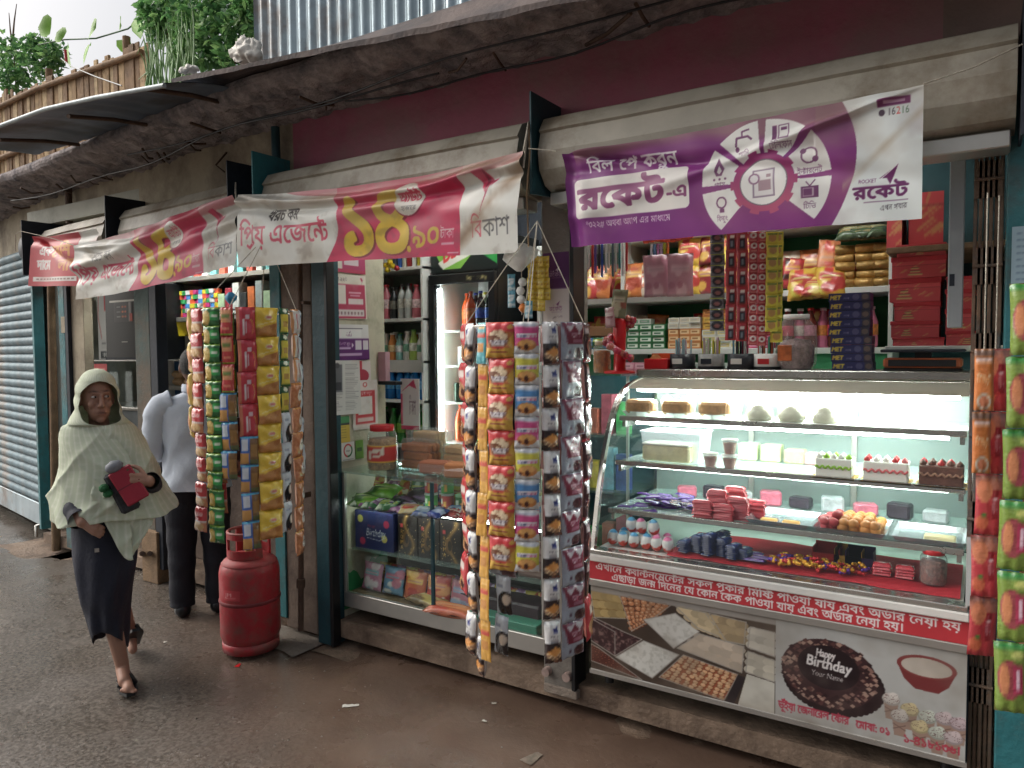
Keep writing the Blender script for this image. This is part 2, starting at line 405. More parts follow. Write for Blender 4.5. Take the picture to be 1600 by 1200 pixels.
# ------------------------------------------------------------------ shared materials
M_conc = mat('grimy_concrete', S(140, 128, 116), .85, var=.25, vs=5, bump=.6, bs=45, dirt=S(70, 62, 56), ds=2.5, da=.6)
M_step = mat('muddy_concrete', S(138, 118, 100), .7, var=.25, vs=4, bump=.5, bs=35, dirt=S(82, 66, 54), ds=3, da=.7, rv=.2)
M_rub = mat('rubble_underside', S(156, 146, 144), .95, var=.4, vs=14, bump=1., bs=30, dirt=S(92, 90, 96), ds=6, da=.55)
M_pink = mat('pink_paint', S(164, 92, 110), .75, var=.12, vs=3, bump=.25, bs=25, dirt=S(150, 112, 114), ds=1.6, da=.6)
M_cream = mat('stained_plaster', S(176, 164, 142), .85, var=.15, vs=3, bump=.3, bs=30, dirt=S(120, 108, 94), ds=2.2, da=.6)
M_hood = mat('beige_hood_metal', S(172, 166, 152), .5, var=.16, vs=4, bump=.2, bs=9, dirt=S(128, 116, 98), ds=3.5, da=.55)
M_teal = mat('teal_paint', S(46, 112, 118), .5, var=.25, vs=5, bump=.25, bs=40, dirt=S(70, 74, 70), ds=4, da=.45, rv=.15)
M_dteal = mat('dark_teal_paint', S(28, 66, 74), .5, var=.25, vs=5, bump=.2, bs=30)
M_navy = mat('dark_steel', S(34, 40, 50), .55, var=.3, vs=6, metal=.2, bump=.15)
M_rust = mat('rusty_pipe', S(92, 74, 62), .7, var=.35, vs=10, bump=.4, bs=60, metal=.2)
M_wood = mat('weathered_wood', S(128, 104, 78), .8, var=.3, vs=9, bump=.5, bs=70)
M_gal = mat('galvanised_tin', S(150, 165, 172), .42, metal=.55, var=.2, vs=4, bump=.1, dirt=S(120, 104, 92), ds=2.2, da=.4, rv=.12)
M_tinunder = mat('canopy_tin', S(104, 118, 134), .45, metal=.4, var=.3, vs=3, dirt=S(60, 54, 52), ds=2, da=.5)
M_white = mat('white_paint', S(226, 226, 220), .45, var=.06)
M_black = mat('black_plastic', S(22, 24, 27), .35, var=.2)
M_steel = mat('stainless_steel', S(196, 194, 188), .24, metal=.9, var=.1, vs=3, rv=.08)
M_alu = mat('dull_aluminium', S(176, 174, 168), .38, metal=.7, var=.12, vs=4)
M_rope = mat('dirty_white_rope', S(196, 188, 172), .9, var=.2, vs=60, bump=.6, bs=200)
M_inner = mat('shop_inner_wall', S(178, 178, 166), .8, var=.12, vs=3, dirt=S(140, 138, 126), ds=2)
M_green = mat('green_wall_paint', S(52, 132, 82), .6, var=.15, vs=4)
G_glass = clear_mat('window_glass', (.93, .97, .955), .05)
G_cab = clear_mat('showcase_glass', (.96, .985, .98), .05)
G_poly = clear_mat('clear_polythene', (.95, .96, .96), .12, .14, .08)
G_jar = clear_mat('clear_pet', (.92, .94, .93), .1, .08, .1)

# ------------------------------------------------------------------ ground
def ground():
    xs = np.concatenate([np.linspace(-60, -12, 10), np.arange(-11, 4, .07), np.linspace(4.5, 40, 10)]); ys = np.concatenate([np.linspace(-30, -2, 10), np.arange(-1.5, 4.6, .07), np.linspace(5, 60, 12)])
    X, Y = np.meshgrid(xs, ys[::-1]); Z = np.zeros_like(X)
    for i in range(X.shape[0]):
        for j in range(X.shape[1]):
            if -11 < X[i, j] < 4 and -1.5 < Y[i, j] < 4.6:
                Z[i, j] = .035*(mnoise.noise((X[i, j]*.7, Y[i, j]*.9, 0))-.1) + .010*mnoise.noise((X[i, j]*4, Y[i, j]*4, 3))
    Z -= .02
    m = bpy.data.materials.new('wet_lane'); m.use_nodes = True; N = m.node_tree.nodes; L = m.node_tree.links; b = N['Principled BSDF']; tc = N.new('ShaderNodeTexCoord')
    def nz(s, d=6, r=.6):
        t = N.new('ShaderNodeTexNoise'); t.inputs['Scale'].default_value = s; t.inputs['Detail'].default_value = d; t.inputs['Roughness'].default_value = r; L.new(tc.outputs['Object'], t.inputs['Vector']); return t.outputs[0]
    def mr(s, a, c, x=0., y=1.):
        t = N.new('ShaderNodeMapRange'); t.inputs[1].default_value = a; t.inputs[2].default_value = c; t.inputs[3].default_value = x; t.inputs[4].default_value = y; L.new(s, t.inputs[0]); return t.outputs[0]
    def mix(f, a, c):
        x = N.new('ShaderNodeMix'); x.data_type = 'RGBA'; L.new(f, x.inputs[0])
        for i, q in ((6, a), (7, c)):
            if isinstance(q, tuple): x.inputs[i].default_value = (*q, 1)
            else: L.new(q, x.inputs[i])
        return x.outputs[2]
    mud = mix(mr(nz(1.6), .35, .65), (.098, .060, .042), (.185, .124, .091))
    stone = mix(mr(nz(55, 3), .4, .62), (.07, .058, .048), (.16, .137, .117))
    sp = N.new('ShaderNodeSeparateXYZ'); L.new(tc.outputs['Object'], sp.inputs[0])
    ad = N.new('ShaderNodeMath'); ad.operation = 'MULTIPLY_ADD'; L.new(nz(.9), ad.inputs[0]); ad.inputs[1].default_value = -2.6; L.new(sp.outputs[0], ad.inputs[2])     # stony to the left, mud towards the shops
    sb = N.new('ShaderNodeMath'); sb.operation = 'MULTIPLY_ADD'; L.new(sp.outputs[1], sb.inputs[0]); sb.inputs[1].default_value = 1.2; L.new(ad.outputs[0], sb.inputs[2])
    f = mr(sb.outputs[0], -2.4, -1.0, 1., 0.)
    L.new(mix(f, mud, stone), b.inputs['Base Color'])
    L.new(mr(nz(2.3), .35, .65, .14, .40), b.inputs['Roughness']); b.inputs['Specular IOR Level'].default_value = .45
    bp = N.new('ShaderNodeBump'); bp.inputs['Strength'].default_value = .24; bp.inputs['Distance'].default_value = .006
    vo = N.new('ShaderNodeTexVoronoi'); vo.inputs['Scale'].default_value = 60; L.new(tc.outputs['Object'], vo.inputs['Vector'])
    hm = N.new('ShaderNodeMath'); hm.operation = 'MULTIPLY_ADD'; L.new(nz(28, 8, .7), hm.inputs[0]); hm.inputs[1].default_value = 1.4
    hv = N.new('ShaderNodeMath'); hv.operation = 'MULTIPLY'; L.new(vo.outputs[0], hv.inputs[0]); L.new(mr(f, 0, 1, .1, .7), hv.inputs[1]); L.new(hv.outputs[0], hm.inputs[2])
    L.new(hm.outputs[0], bp.inputs['Height']); L.new(bp.outputs[0], b.inputs['Normal'])
    P = np.stack([X, Y, Z], -1).reshape(-1, 3)
    tag(inst('ground', grid_mesh('ground', P, None, len(xs), len(ys), m)), kind='structure')
    # loose wet pebbles and crumbs
    pb = MB()
    for k in range(1500):
        x = -rnd.uniform(0.2, 6.5) ; y = rnd.uniform(.5, 2.6)
        if rnd.random() > .25 + .75*min(1, max(0, (-x*1.0 - y*.9)/3)): continue
        r_ = rnd.uniform(.002, .0065); z = .035*(mnoise.noise((x*.7, y*.9, 0))-.1) + .010*mnoise.noise((x*4, y*4, 3)) - .02
        vs = [(x+r_*rnd.uniform(.7, 1.4), y, z), (x, y+r_*rnd.uniform(.7, 1.4), z), (x-r_, y, z), (x, y-r_, z), (x+r_*.2, y, z+r_*rnd.uniform(.5, .9))]
        pb.add(vs, [(0, 1, 4), (1, 2, 4), (2, 3, 4), (3, 0, 4)])
    tag(pb.obj('pebbles', mat('wet_pebble', S(120, 115, 108), .3, var=.5, vs=30)), 'loose wet pebbles and grit scattered over the lane', 'gravel', kind='stuff')
def gz(x, y): return .035*(mnoise.noise((x*.7, y*.9, 0))-.1) + .010*mnoise.noise((x*4, y*4, 3)) - .02
ground()

def rough_slab(x0, x1, y0, y1, z0, z1, name, m, parent=None, amp=.012, step=.05, seed=0, edge=.02):
    nx = int((x1-x0)/step)+2; prof = []                      # profile (y, z): front foot, front top (rounded), back top
    for t in np.linspace(0, 1, 5): prof.append((y0, z0 + (z1-z0-edge)*t))
    for a in (30, 60, 90): prof.append((y0+edge-edge*math.cos(R(a)), z1-edge+edge*math.sin(R(a))))
    for t in np.linspace(.12, 1, 8): prof.append((y0+edge+(y1-y0-edge)*t, z1))
    P = []
    for (y, z) in prof[::-1]:
        for i in range(nx):
            x = x0+(x1-x0)*i/(nx-1); q = (x*5+seed, y*9, z*9)
            e = 2.2 if y <= y0+edge*1.2 else .6
            if i in (0, nx-1): z = z0
            P.append((x, y+amp*e*mnoise.noise(q), z+amp*.5*e*mnoise.noise((q[1], q[0], q[2]+7)) if z > z0+.001 else z))
    o = inst(name, grid_mesh(name, np.array(P), None, nx, len(prof), m, False), parent)
    return o
st = thing('shop_step', 'muddy concrete step under the long glass counter', 'step', (0, 0, 0))
rough_slab(-3.06, -1.62, 2.73, 3.2, -.03, .112, 'slab', M_step, st, .010, seed=3)
st = thing('shop_step', 'concrete ledge with worn edge below the lit bakery showcase', 'step')
rough_slab(-1.44, .9, 2.67, 3.2, -.03, .112, 'slab', M_step, st, .010, seed=11)
rough_slab(-1.46, .9, 2.42, 2.70, -.04, .03, 'apron', M_step, st, .022, seed=21, edge=.03)
st = thing('pillar_foot', 'lumpy concrete block at the foot of the grey pillar between counters', 'kerb')
rough_slab(-1.70, -1.42, 2.64, 2.86, -.03, .085, 'block', M_conc, st, .016, .03, seed=31, edge=.04)
st = thing('shop_step', 'low rough ledge at the foot of the posts behind the two people', 'step')
rough_slab(-6.3, -4.55, 2.83, 3.4, -.03, .1, 'slab', M_step, st, .014, seed=41, edge=.03)
st = thing('shop_step', 'sloping broken ledge in front of the closed roller shutter', 'step', (-6.3, 3.0, 0), R(-10)); st.rotation_euler = (0, 0, R(170))
o = rough_slab(-4.5, .2, -.35, .25, -.03, .12, 'slab', M_step, st, .02, seed=51, edge=.04); o.rotation_euler = (0, 0, R(180))
st = thing('paving_patch', 'pale worn cement patch on the ground beside the red gas cylinder', 'paving')
rough_slab(-3.62, -3.08, 2.62, 2.9, -.03, .012, 'slab', mat('pale_cement', S(150, 142, 132), .7, var=.2, bump=.4, dirt=S(96, 84, 72), da=.6), st, .02, seed=61, edge=.02)

# ------------------------------------------------------------------ the shop row: walls, eave, roof
B = thing('shop_row_building', 'single storey row of small shops with pink fascia and broken concrete eave', 'building')
def wall(name, a, b, m, ch=.0): return MB().box(a, b, ch).obj(name, m, B)
wall('fascia_wall', (-3.26, 2.85, 2.42), (-.14, 2.99, 2.9), M_pink)
# stained grey end of the fascia on the right
wall('fascia_end', (-.14, 2.848, 2.42), (.9, 2.99, 2.9), mat('grey_mauve_plaster', S(140, 118, 112), .8, var=.2, vs=2.5, bump=.3, dirt=S(120, 112, 100), ds=2, da=.5))
# the left half of the row turns away a little
def seg_pt(s, d=0., z=0.):      # s metres to the left of the teal post, d in front of the wall line
    if s <= 3.4: a = R(4.6); p = Vector((-3.26, 2.85, 0)) + Vector((-math.cos(a), math.sin(a), 0))*s
    else: a = R(10.); p = Vector((-3.26-3.4*math.cos(R(4.6)), 2.85+3.4*math.sin(R(4.6)), 0)) + Vector((-math.cos(a), math.sin(a), 0))*(s-3.4)
    n = Vector((-math.sin(a), -math.cos(a), 0)); return p + n*d + Vector((0, 0, z))
def seg_box(mb, s0, s1, d0, d1, z0, z1):    # a box between s0..s1 along the wall, d0..d1 out of it
    q = [seg_pt(s0, d0, z0), seg_pt(s1, d0, z0), seg_pt(s1, d1, z0), seg_pt(s0, d1, z0)]
    t = [p+Vector((0, 0, z1-z0)) for p in q]
    return mb.add(q+t, [(0, 1, 2, 3), (7, 6, 5, 4), (0, 4, 5, 1), (1, 5, 6, 2), (2, 6, 7, 3), (3, 7, 4, 0)], False)
mb = MB(); seg_box(mb, .0, 3.4, -.14, 0, 2.3, 2.95); mb.obj('plaster_wall', M_cream, B)
mb = MB(); seg_box(mb, 3.4, 9, -.14, 0, 2.3, 3.0); mb.obj('plaster_wall', M_cream, B)
# rooms behind the fronts
wall('shop_floor', (-3.45, 2.86, .02), (.9, 4.6, .11), M_step)
wall('back_wall', (-6.6, 4.5, .0), (.9, 4.62, 2.9), M_inner)
wall('side_wall', (-3.62, 3.3, 0), (-3.46, 4.49, 2.9), M_inner)
wall('pillar_wall', (-3.10, 2.83, 0), (-3.0, 3.28, 2.45), mat('dirty_cream_pillar', S(196, 190, 168), .8, var=.1, vs=3, bump=.25, dirt=S(150, 146, 124), ds=4, da=.45))
wall('side_wall', (.16, 3.0, 0), (.3, 4.49, 2.9), M_inner)
wall('ceiling', (-6.6, 2.99, 2.62), (.9, 4.49, 2.74), M_inner)
wall('shop_floor', (-6.6, 3.02, .02), (-3.62, 4.6, .1), M_step)
wall('side_wall', (-6.6, 3.3, 0), (-6.5, 4.49, 2.9), M_inner)
# green painted dado with a ragged edge on the pillar
gp = [(-2.996, 2.835, .15), (-2.996, 3.27, .15), (-2.996, 3.27, .5)] + [(-2.996, 3.27-.43*t, .36+.05*math.sin(t*9)+.03*math.sin(t*23)) for t in np.linspace(.1, 1, 14)]
MB().add(gp, [tuple(range(len(gp)))]).obj('dado_paint', M_green, B)

def eave_full():
    ss = np.arange(-4.1, 7.4, .035)
    prof = [(-.6, 2.985), (.36, 2.985), (.367, 2.965), (.365, 2.945), (.355, 2.925), (.34, 2.915)] + [(d, 2.862+.05*d/.34) for d in np.linspace(.31, .0, 14)] + [(-.05, 2.86)]
    P = []
    for k, (d, z) in enumerate(prof):
        for s in ss:
            p = seg_pt(s, d, z) if s > 0 else Vector((-3.26-s, 2.85-d, z))
            if k >= 2:
                q = Vector((p.x*7, p.y*7, 0)); n = mnoise.noise(q) + .6*mnoise.noise(q*3.1) + .4*mnoise.noise(q*8.3)
                p.z += (-.024*n - .016*abs(mnoise.noise(q*1.7)))*(1 if k > 5 else .5)
                if k > 5 and d > .02: p.z = max(p.z, 2.80)
            if d > .3: p.y += .014*mnoise.noise((p.x*3, d*3, 1)) + .006*mnoise.noise((p.x*17, d*9, 1))
            P.append(p[:])
    ev = inst('concrete_eave', grid_mesh('concrete_eave', np.array(P), None, len(ss), len(prof), M_rub, False), B)
    # exposed rods and cables under the eave
    for k in range(26):
        s = rnd.uniform(-3.4, 3.6); d0 = rnd.uniform(.02, .2); d1 = d0+rnd.uniform(.1, .22); z = 2.835
        a = seg_pt(s, d0, z) if s > 0 else Vector((-3.26-s, 2.85-d0, z)); s2 = s-rnd.uniform(-.05, .3)
        b = seg_pt(s2, d1, z-.01) if s2 > 0 else Vector((-3.26-s2, 2.85-d1, z-.01))
        MB().tube([a, a.lerp(b, .5)+Vector((0, 0, rnd.uniform(-.03, .0))), b], rnd.uniform(.004, .008), 6).obj('exposed_rod', M_rust, ev)
    for s0, s1, dd, sag in ((-2.6, 1.2, .3, .03), (-1.2, 3.3, .22, .05), (-3.2, -.6, .16, .04)):
        pts = []
        for t in np.linspace(0, 1, 22):
            s = s0+(s1-s0)*t; p = seg_pt(s, dd+.05*math.sin(t*7), 2.82) if s > 0 else Vector((-3.26-s, 2.85-dd-.05*math.sin(t*7), 2.82)); p.z -= sag*math.sin(t*9)**2*.6; pts.append(p)
        MB().tube(pts, .005, 5).obj('cable', M_black, ev)
eave_full()
# thin rusty sheet on the eave's lip
lip = MB(); pts = []
for s in np.arange(-4.0, .30, .07):
    x = -3.26-s; pts.append((x, 2.30+.01*mnoise.noise((x*2, 0, 0)), 2.80+max(0, -x-1.1)*.078+.012*mnoise.noise((x*1.3, 4, 0))+.006*mnoise.noise((x*9, 4, 0))))
n_ = len(pts); mid = [(p[0], 2.465, 2.996) for p in pts]; bk = [(p[0], 2.80, 3.005) for p in pts]; lo = [(p[0], p[1]+.003, p[2]-.022+.008*mnoise.noise((p[0]*5, 0, 9))) for p in pts]
for A_, B_ in ((pts, mid), (mid, bk), (lo, pts)): lip.add(A_+B_, [(i, i+1, n_+i+1, n_+i) for i in range(n_-1)], True)
lip.obj('eave_sheet', mat('rusty_sheet', S(92, 80, 76), .7, metal=.2, var=.4, vs=6, bump=.3, dirt=S(58, 54, 58), ds=4, da=.6), B)

# tin canopy over the left end
cp = thing('tin_canopy', 'curved dark tin canopy sheet projecting over the left shops', 'canopy')
cur = [(-2.95, 2.40, 2.955, 2.985), (-3.12, 2.0, 2.795, 2.985), (-3.65, 1.98, 2.835, 2.985), (-4.14, 1.98, 2.868, 2.99), (-4.75, 1.98, 2.865, 3.0), (-5.4, 2.02, 2.84, 3.0)]
fr = []
for i in range(1, len(cur)-1):
    for t in np.linspace(0, 1, 10, endpoint=i == len(cur)-2): fr.append(Vector(cur[i][:3]).lerp(Vector(cur[i+1][:3]), t))
n = len(fr); mb = MB(); J = 8
vs = []
for j in range(J+1):
    for i, p in enumerate(fr):
        bk = Vector((p.x-.25, 2.62+.0*i, 2.985)); q = p.lerp(bk, j/J); q.z += .012*math.sin(p.x*38)*(.4) + .02*math.sin(j/J*math.pi); vs.append(q)
vs2 = [v+Vector((0, 0, .004)) for v in vs]
fs = [(j*n+i, j*n+i+1, (j+1)*n+i+1, (j+1)*n+i) for j in range(J) for i in range(n-1)]
mb.add(vs, fs, True); mb.add(vs2, [f[::-1] for f in fs], True)
mb.obj('sheet', M_tinunder, cp)
MB().tube([p+Vector((0, 0, -.004)) for p in fr], .011, 6).obj('front_edge', mat('worn_edge', S(150, 158, 160), .5, metal=.4, var=.3, vs=8), cp)
for x in (-3.25, -3.95, -4.7):
    MB().tube([(x, 2.0, 2.80), (x-.12, 2.3, 2.88), (x-.22, 2.55, 2.93)], .012, 6).obj('brace', M_rust, cp)
# corrugated tin wall on the roof, sheet by sheet
cw = thing('corrugated_tin_wall', 'upright wall of grey corrugated tin sheets standing on the roof', 'wall')
for k in range(5):
    x0 = -3.42+k*.56; w = .6; mb = MB(); nn = 40; vs = []
    for z in (2.99, 3.45, 3.9, 4.4):
        for i in range(nn+1):
            x = x0+w*i/nn; vs.append((x, 2.74 - .012*math.sin(2*math.pi*x/.075) - .006*(k % 2), z+.012*(k % 3)))
    mb.add(vs, [(r_*(nn+1)+i, r_*(nn+1)+i+1, (r_+1)*(nn+1)+i+1, (r_+1)*(nn+1)+i) for r_ in range(3) for i in range(nn)], True)
    mb.obj('corrugated_sheet', M_gal if k != 3 else mat('brown_tin', S(130, 112, 100), .5, metal=.4, var=.3, vs=5), cw)
MB().box((-1.86, 2.715, 2.99), (-1.80, 2.728, 4.4)).obj('batten', M_rust, cw)
# plank fence on the roof at the left
pf = thing('plank_fence', 'old upright split bamboo plank fence on the roof edge', 'fence')
x = -8.6; k = 0
pm = [mat('bamboo_%d' % i, c, .8, var=.3, vs=12, bump=.4, bs=60) for i, c in enumerate((S(186, 156, 118), S(164, 134, 98), S(196, 170, 132), S(140, 112, 84)))]
while x < -5.35:
    w = rnd.uniform(.05, .085); h = 3.98 + .05*math.sin(x*1.2) + rnd.uniform(-.05, .05) - .03*(x+7)
    MB().box((x, 3.30+rnd.uniform(-.006, .006), 2.99), (x+w-.005, 3.315, h), .003).obj('plank', pm[k % 4] if rnd.random() < .8 else pm[3], pf); x += w; k += 1
for z in (3.4, 3.86):
    MB().tube([(-8.6, 3.285, z-.03), (-7, 3.28, z+.03), (-5.4, 3.285, z)], .022, 8).obj('rail', pm[3], pf)
for x in (-8.1, -6.9, -5.7): MB().tube([(x, 3.345, 2.99), (x, 3.345, 4.06)], .03, 8).obj('post', pm[3], pf)
# ------------------------------------------------------------------ posts, pipes and pillars
def post_px(u0, u1, y, z0, z1, dep=.08, m=M_teal, name='post', ch=.004, parent=B, vref=600):
    a = onY(u0, vref, y).x; b = onY(u1, vref, y).x
    return MB().box((a, y, z0), (b, y+dep, z1), ch).obj(name, m, parent)
M_brownp = mat('brown_grimy_pillar', S(120, 104, 92), .8, var=.25, vs=5, bump=.4, dirt=S(84, 70, 62), ds=3, da=.6)
post_px(440, 489, 2.85, .0, 2.42, .3, M_brownp, 'pillar')
post_px(424, 440, 2.84, .05, 2.42, .07, M_teal)
post_px(489, 511, 2.81, -.02, 2.42, .1, M_dteal)
post_px(508, 513, 2.80, -.02, 2.42, .06, M_black, 'guide_rail')
MB().tube([onY(468, 410, 2.80), onY(470, 800, 2.80), onY(470, 985, 2.79)], .016, 10).obj('drain_pipe', M_rust, B)
MB().tube([onY(470, 905, 2.785), onY(470, 918, 2.785)], .024, 10).obj('pipe_collar', M_rust, B)
MB().box(onY(474, 470, 2.79), onY(482, 476, 2.84)).obj('hinge', M_rust, B); MB().box(onY(474, 770, 2.79), onY(486, 776, 2.84)).obj('hinge', M_rust, B)
# left group of posts
post_px(108, 134, 3.0, .0, 2.4, .07, M_cream, 'pillar')
post_px(95, 104, 2.98, .05, 2.4, .05, M_teal)
MB().box(onY(95, 495, 2.975), onY(104, 520, 2.979)).obj('paint_patch', M_cream, B)
post_px(104, 109, 2.97, .05, 2.4, .06, M_navy, 'guide_rail')
MB().tube([onY(78, 380, 3.02), onY(84, 640, 3.01), onY(88, 860, 3.0)], [.028, .03, .034], 9).obj('wooden_pole', M_wood, B)
post_px(213, 236, 2.94, .1, 2.4, .05, mat('teal_brown_post', S(74, 92, 88), .7, var=.3, vs=3, bump=.3, dirt=S(110, 90, 72), ds=1.6, da=.6))
post_px(236, 247, 2.92, .1, 2.4, .08, M_navy, 'guide_rail')
post_px(213, 237, 2.90, .0, .36, .16, M_wood, 'post_foot')
for uu in (222, 234): MB().tube([onY(uu, 865, 2.9), onY(uu, 865, 2.86)], .018, 10).obj('bolt', M_rust, B)
# pillar between the counter and the showcase
gpil = mat('grey_pillar', S(126, 120, 112), .75, var=.2, vs=4, bump=.35, dirt=S(90, 84, 78), ds=3, da=.6)
MB().box((-1.665, 2.84, .08), (-1.515, 3.0, 2.4), .006).obj('pillar', gpil, B)
MB().box((-1.515, 2.825, .09), (-1.497, 2.93, 2.4), .002).obj('guide_rail', M_black, B)
MB().box((-1.66, 2.83, .05), (-1.49, 2.9, .09), .004).obj('bracket', M_conc, B)
for xx in (-1.64, -1.535): MB().tube([(xx, 2.81, .15), (xx, 2.845, .15)], .02, 12).obj('bolt', mat('rusty_bolt', S(150, 130, 122), .7, var=.3, vs=20), B)
# teal wall at the right edge
MB().box((.045, 2.82, .0), (.9, 2.98, 2.44), .004).obj('teal_wall', M_teal, B)
MB().box((.045, 2.845, 2.2), (.9, 2.86, 2.25)).obj('rail', M_dteal, B)

# paper notice on the teal wall
c = Cv(60, 50, 1.3, (150, 178, 190)); r_ = nrs
for i in range(9):
    yy = .9-i*.1
    for xx in np.arange(.06, 1.2, .07):
        if nrs.rand() < .78: c.rect(xx, yy-.03, xx+.055, yy, (104, 128, 150), .8)
nt = flat_print('notice', c, .30, .2, parent=None, origin=(.06, 2.816, 1.77)); tag(nt, 'faded bluish notice pasted on the teal wall', 'notice')

# folded collapsible gate
gt = thing('collapsible_gate', 'rusty folded collapsible gate packed against the right wall', 'gate', (0, 0, 0))
gm = mat('rusty_gate', S(120, 100, 84), .75, var=.4, vs=8, bump=.4, metal=.2, dirt=S(80, 96, 104), ds=5, da=.4)
for i in range(6):
    x = -.045+i*.0145; MB().box((x, 2.90-(i % 2)*.012, .16), (x+.011, 2.925, 2.3), .002).obj('upright_bar', gm, gt)
for k, z in enumerate(np.arange(.4, 2.2, .28)):
    for i in range(5):
        x = -.045+i*.0145; MB().box((x, 2.884, z), (x+.022, 2.887, z+.12)).obj('lattice_strip', gm, gt)
    MB().tube([(-.045, 2.882, z+.06), (.038, 2.882, z+.06)], .006, 6).obj('rivet_row', gm, gt)
gu = thing('shelf_upright', 'tall pale grey metal strip standing beside the red cake boxes', 'strip')
MB().box((-.115, 2.9, 1.66), (-.07, 2.93, 2.33), .003).obj('strip', mat('grey_strip', S(150, 156, 158), .5, var=.1), gu)
MB().box((-.11, 2.899, 1.8), (-.095, 2.9, 1.84)).obj('mark', M_navy, gu)

# ------------------------------------------------------------------ shutter hoods
PROF = [(2.85, 2.575), (2.745, 2.570), (2.68, 2.545), (2.640, 2.488), (2.652, 2.480), (2.630, 2.40), (2.645, 2.33), (2.69, 2.275), (2.75, 2.255), (2.85, 2.25)]
def hood(name, pts_fn, x0, x1, label, plates):
    h = thing(name, label, 'shutter hood'); mb = MB(); nx = max(4, int((x1-x0)/.12)); rings = []
    for i in range(nx+1):
        x = x0+(x1-x0)*i/nx; dz = .006*mnoise.noise((x*2.2, 0, 3)); rings.append([pts_fn(x, y + .004*mnoise.noise((x*3, y*9, z*9)), z+dz) for y, z in PROF])
    mb.loft(rings, closed=True, caps=True, smooth=False); mb.obj('cover', M_hood, h)
    for (xa, m, y0, y1, z0, z1) in plates:
        q = [pts_fn(xa, y0, z0), pts_fn(xa, y1, z0+.02), pts_fn(xa, y1, z1), pts_fn(xa, y0, z1-.0)]
        MB().prism(q, pts_fn(xa+.008, y0, z0)-pts_fn(xa, y0, z0)).obj('end_plate', m, h)
    return h
flat = lambda x, y, z: Vector((x, y, z))
def bent(x, y, z):      # same, along the turned left half of the row
    s = (-3.26-x); return seg_pt(s, 2.85-y, z)
hood('shutter_hood', flat, -1.555, .06, 'beige shutter hood over the bakery showcase, above the purple banner', [(-1.575, M_dteal, 2.60, 2.86, 2.23, 2.64), (.07, M_navy, 2.58, 2.86, 2.2, 2.6)])
MB().box((-1.55, 2.72, 2.2), (.05, 2.84, 2.252), .004).obj('rolled_shutter', M_alu, B)
hood('shutter_hood', flat, -3.27, -1.66, 'beige shutter hood over the glass counter, above the pink and white banner', [(-3.30, M_teal, 2.60, 2.86, 2.3, 2.66)])
MB().box((-3.24, 2.72, 2.2), (-1.68, 2.84, 2.252), .004).obj('rolled_shutter', M_alu, B)
hood('shutter_hood', bent, -4.86, -3.52, 'dusty shutter hood above the shop where the man stands', [(-3.49, M_navy, 2.58, 2.86, 2.28, 2.64), (-4.93, M_navy, 2.58, 2.86, 2.26, 2.64)])
hood('shutter_hood', bent, -6.16, -5.1, 'small shutter hood above the far red banner', [(-6.25, M_navy, 2.55, 2.86, 2.2, 2.62)])
# conduits above the hoods
MB().tube([(-3.34, 2.80, 2.56), (-3.345, 2.80, 2.84)], .024, 10).obj('conduit', M_dteal, B)
MB().tube([seg_pt(2.75, .05, 2.6), seg_pt(2.75, .05, 2.92)], .026, 10).obj('conduit', M_rust, B)
MB().tube([seg_pt(.62, .02, 2.80), seg_pt(.66, .07, 2.72), seg_pt(.63, .03, 2.68)], .006, 6).obj('hook', M_rust, B)
# loudspeaker-like round fitting beyond the far hood
fx = thing('wall_fan', 'dark round wall fitting beside the far shutter bracket', 'fan', seg_pt(3.05, .22, 2.42))
MB().lathe([(.02, -.05), (.09, -.04), (.11, 0), (.1, .03), (.03, .05)], 18).obj('casing', M_navy, fx, rot=(R(90), 0, R(10)))

# ------------------------------------------------------------------ closed roller shutter at the left
sh = thing('roller_shutter', 'closed teal grey roller shutter with curved slats at the far left', 'shutter')
S0, S1 = 3.52, 5.6
prof = [(-.004, .0), (.012, .012), (.02, .034), (.012, .058), (-.002, .07), (-.006, .076)]
ms = mat('shutter_slat', S(72, 98, 108), .5, metal=.35, var=.2, vs=3, bump=.1, dirt=S(110, 96, 84), ds=2, da=.45, rv=.1)
mbl = MB(); aa = R(10); L_ = S1-S0
rings = [[Vector((-L_*t, -d, z)) for d, z in prof] for t in (0, .5, 1)]
mbl.loft(rings, closed=False, caps=False); slat = mbl.mesh('slat', ms)
base = seg_pt(S0, .02, 0)
for i in range(29): inst('slat', slat, sh, base+Vector((0, 0, .30+i*.076)), (0, 0, -aa))
MB().box((-L_, -.02, .11), (0, .0, .30), .004).obj('bottom_bar', M_gal, sh, base, (0, 0, -aa))
for x in (.0, -L_-.05): MB().box((x, -.05, .1), (x+.05, .03, 2.5), .003).obj('guide_rail', M_teal, sh, base, (0, 0, -aa))
MB().tube([(-.06, -.03, .12), (-.06, -.06, .12), (-.06, -.06, .02)], .012, 8).obj('padlock_bar', M_steel, sh, base, (0, 0, -aa))
mb = MB(); seg_box(mb, 5.75, 9, -.1, .02, 0, 2.4); mb.obj('plaster_wall', M_cream, B)
mb = MB(); seg_box(mb, 3.38, 9, -.5, -.1, 0, 2.9); mb.obj('back_wall', M_inner, B)

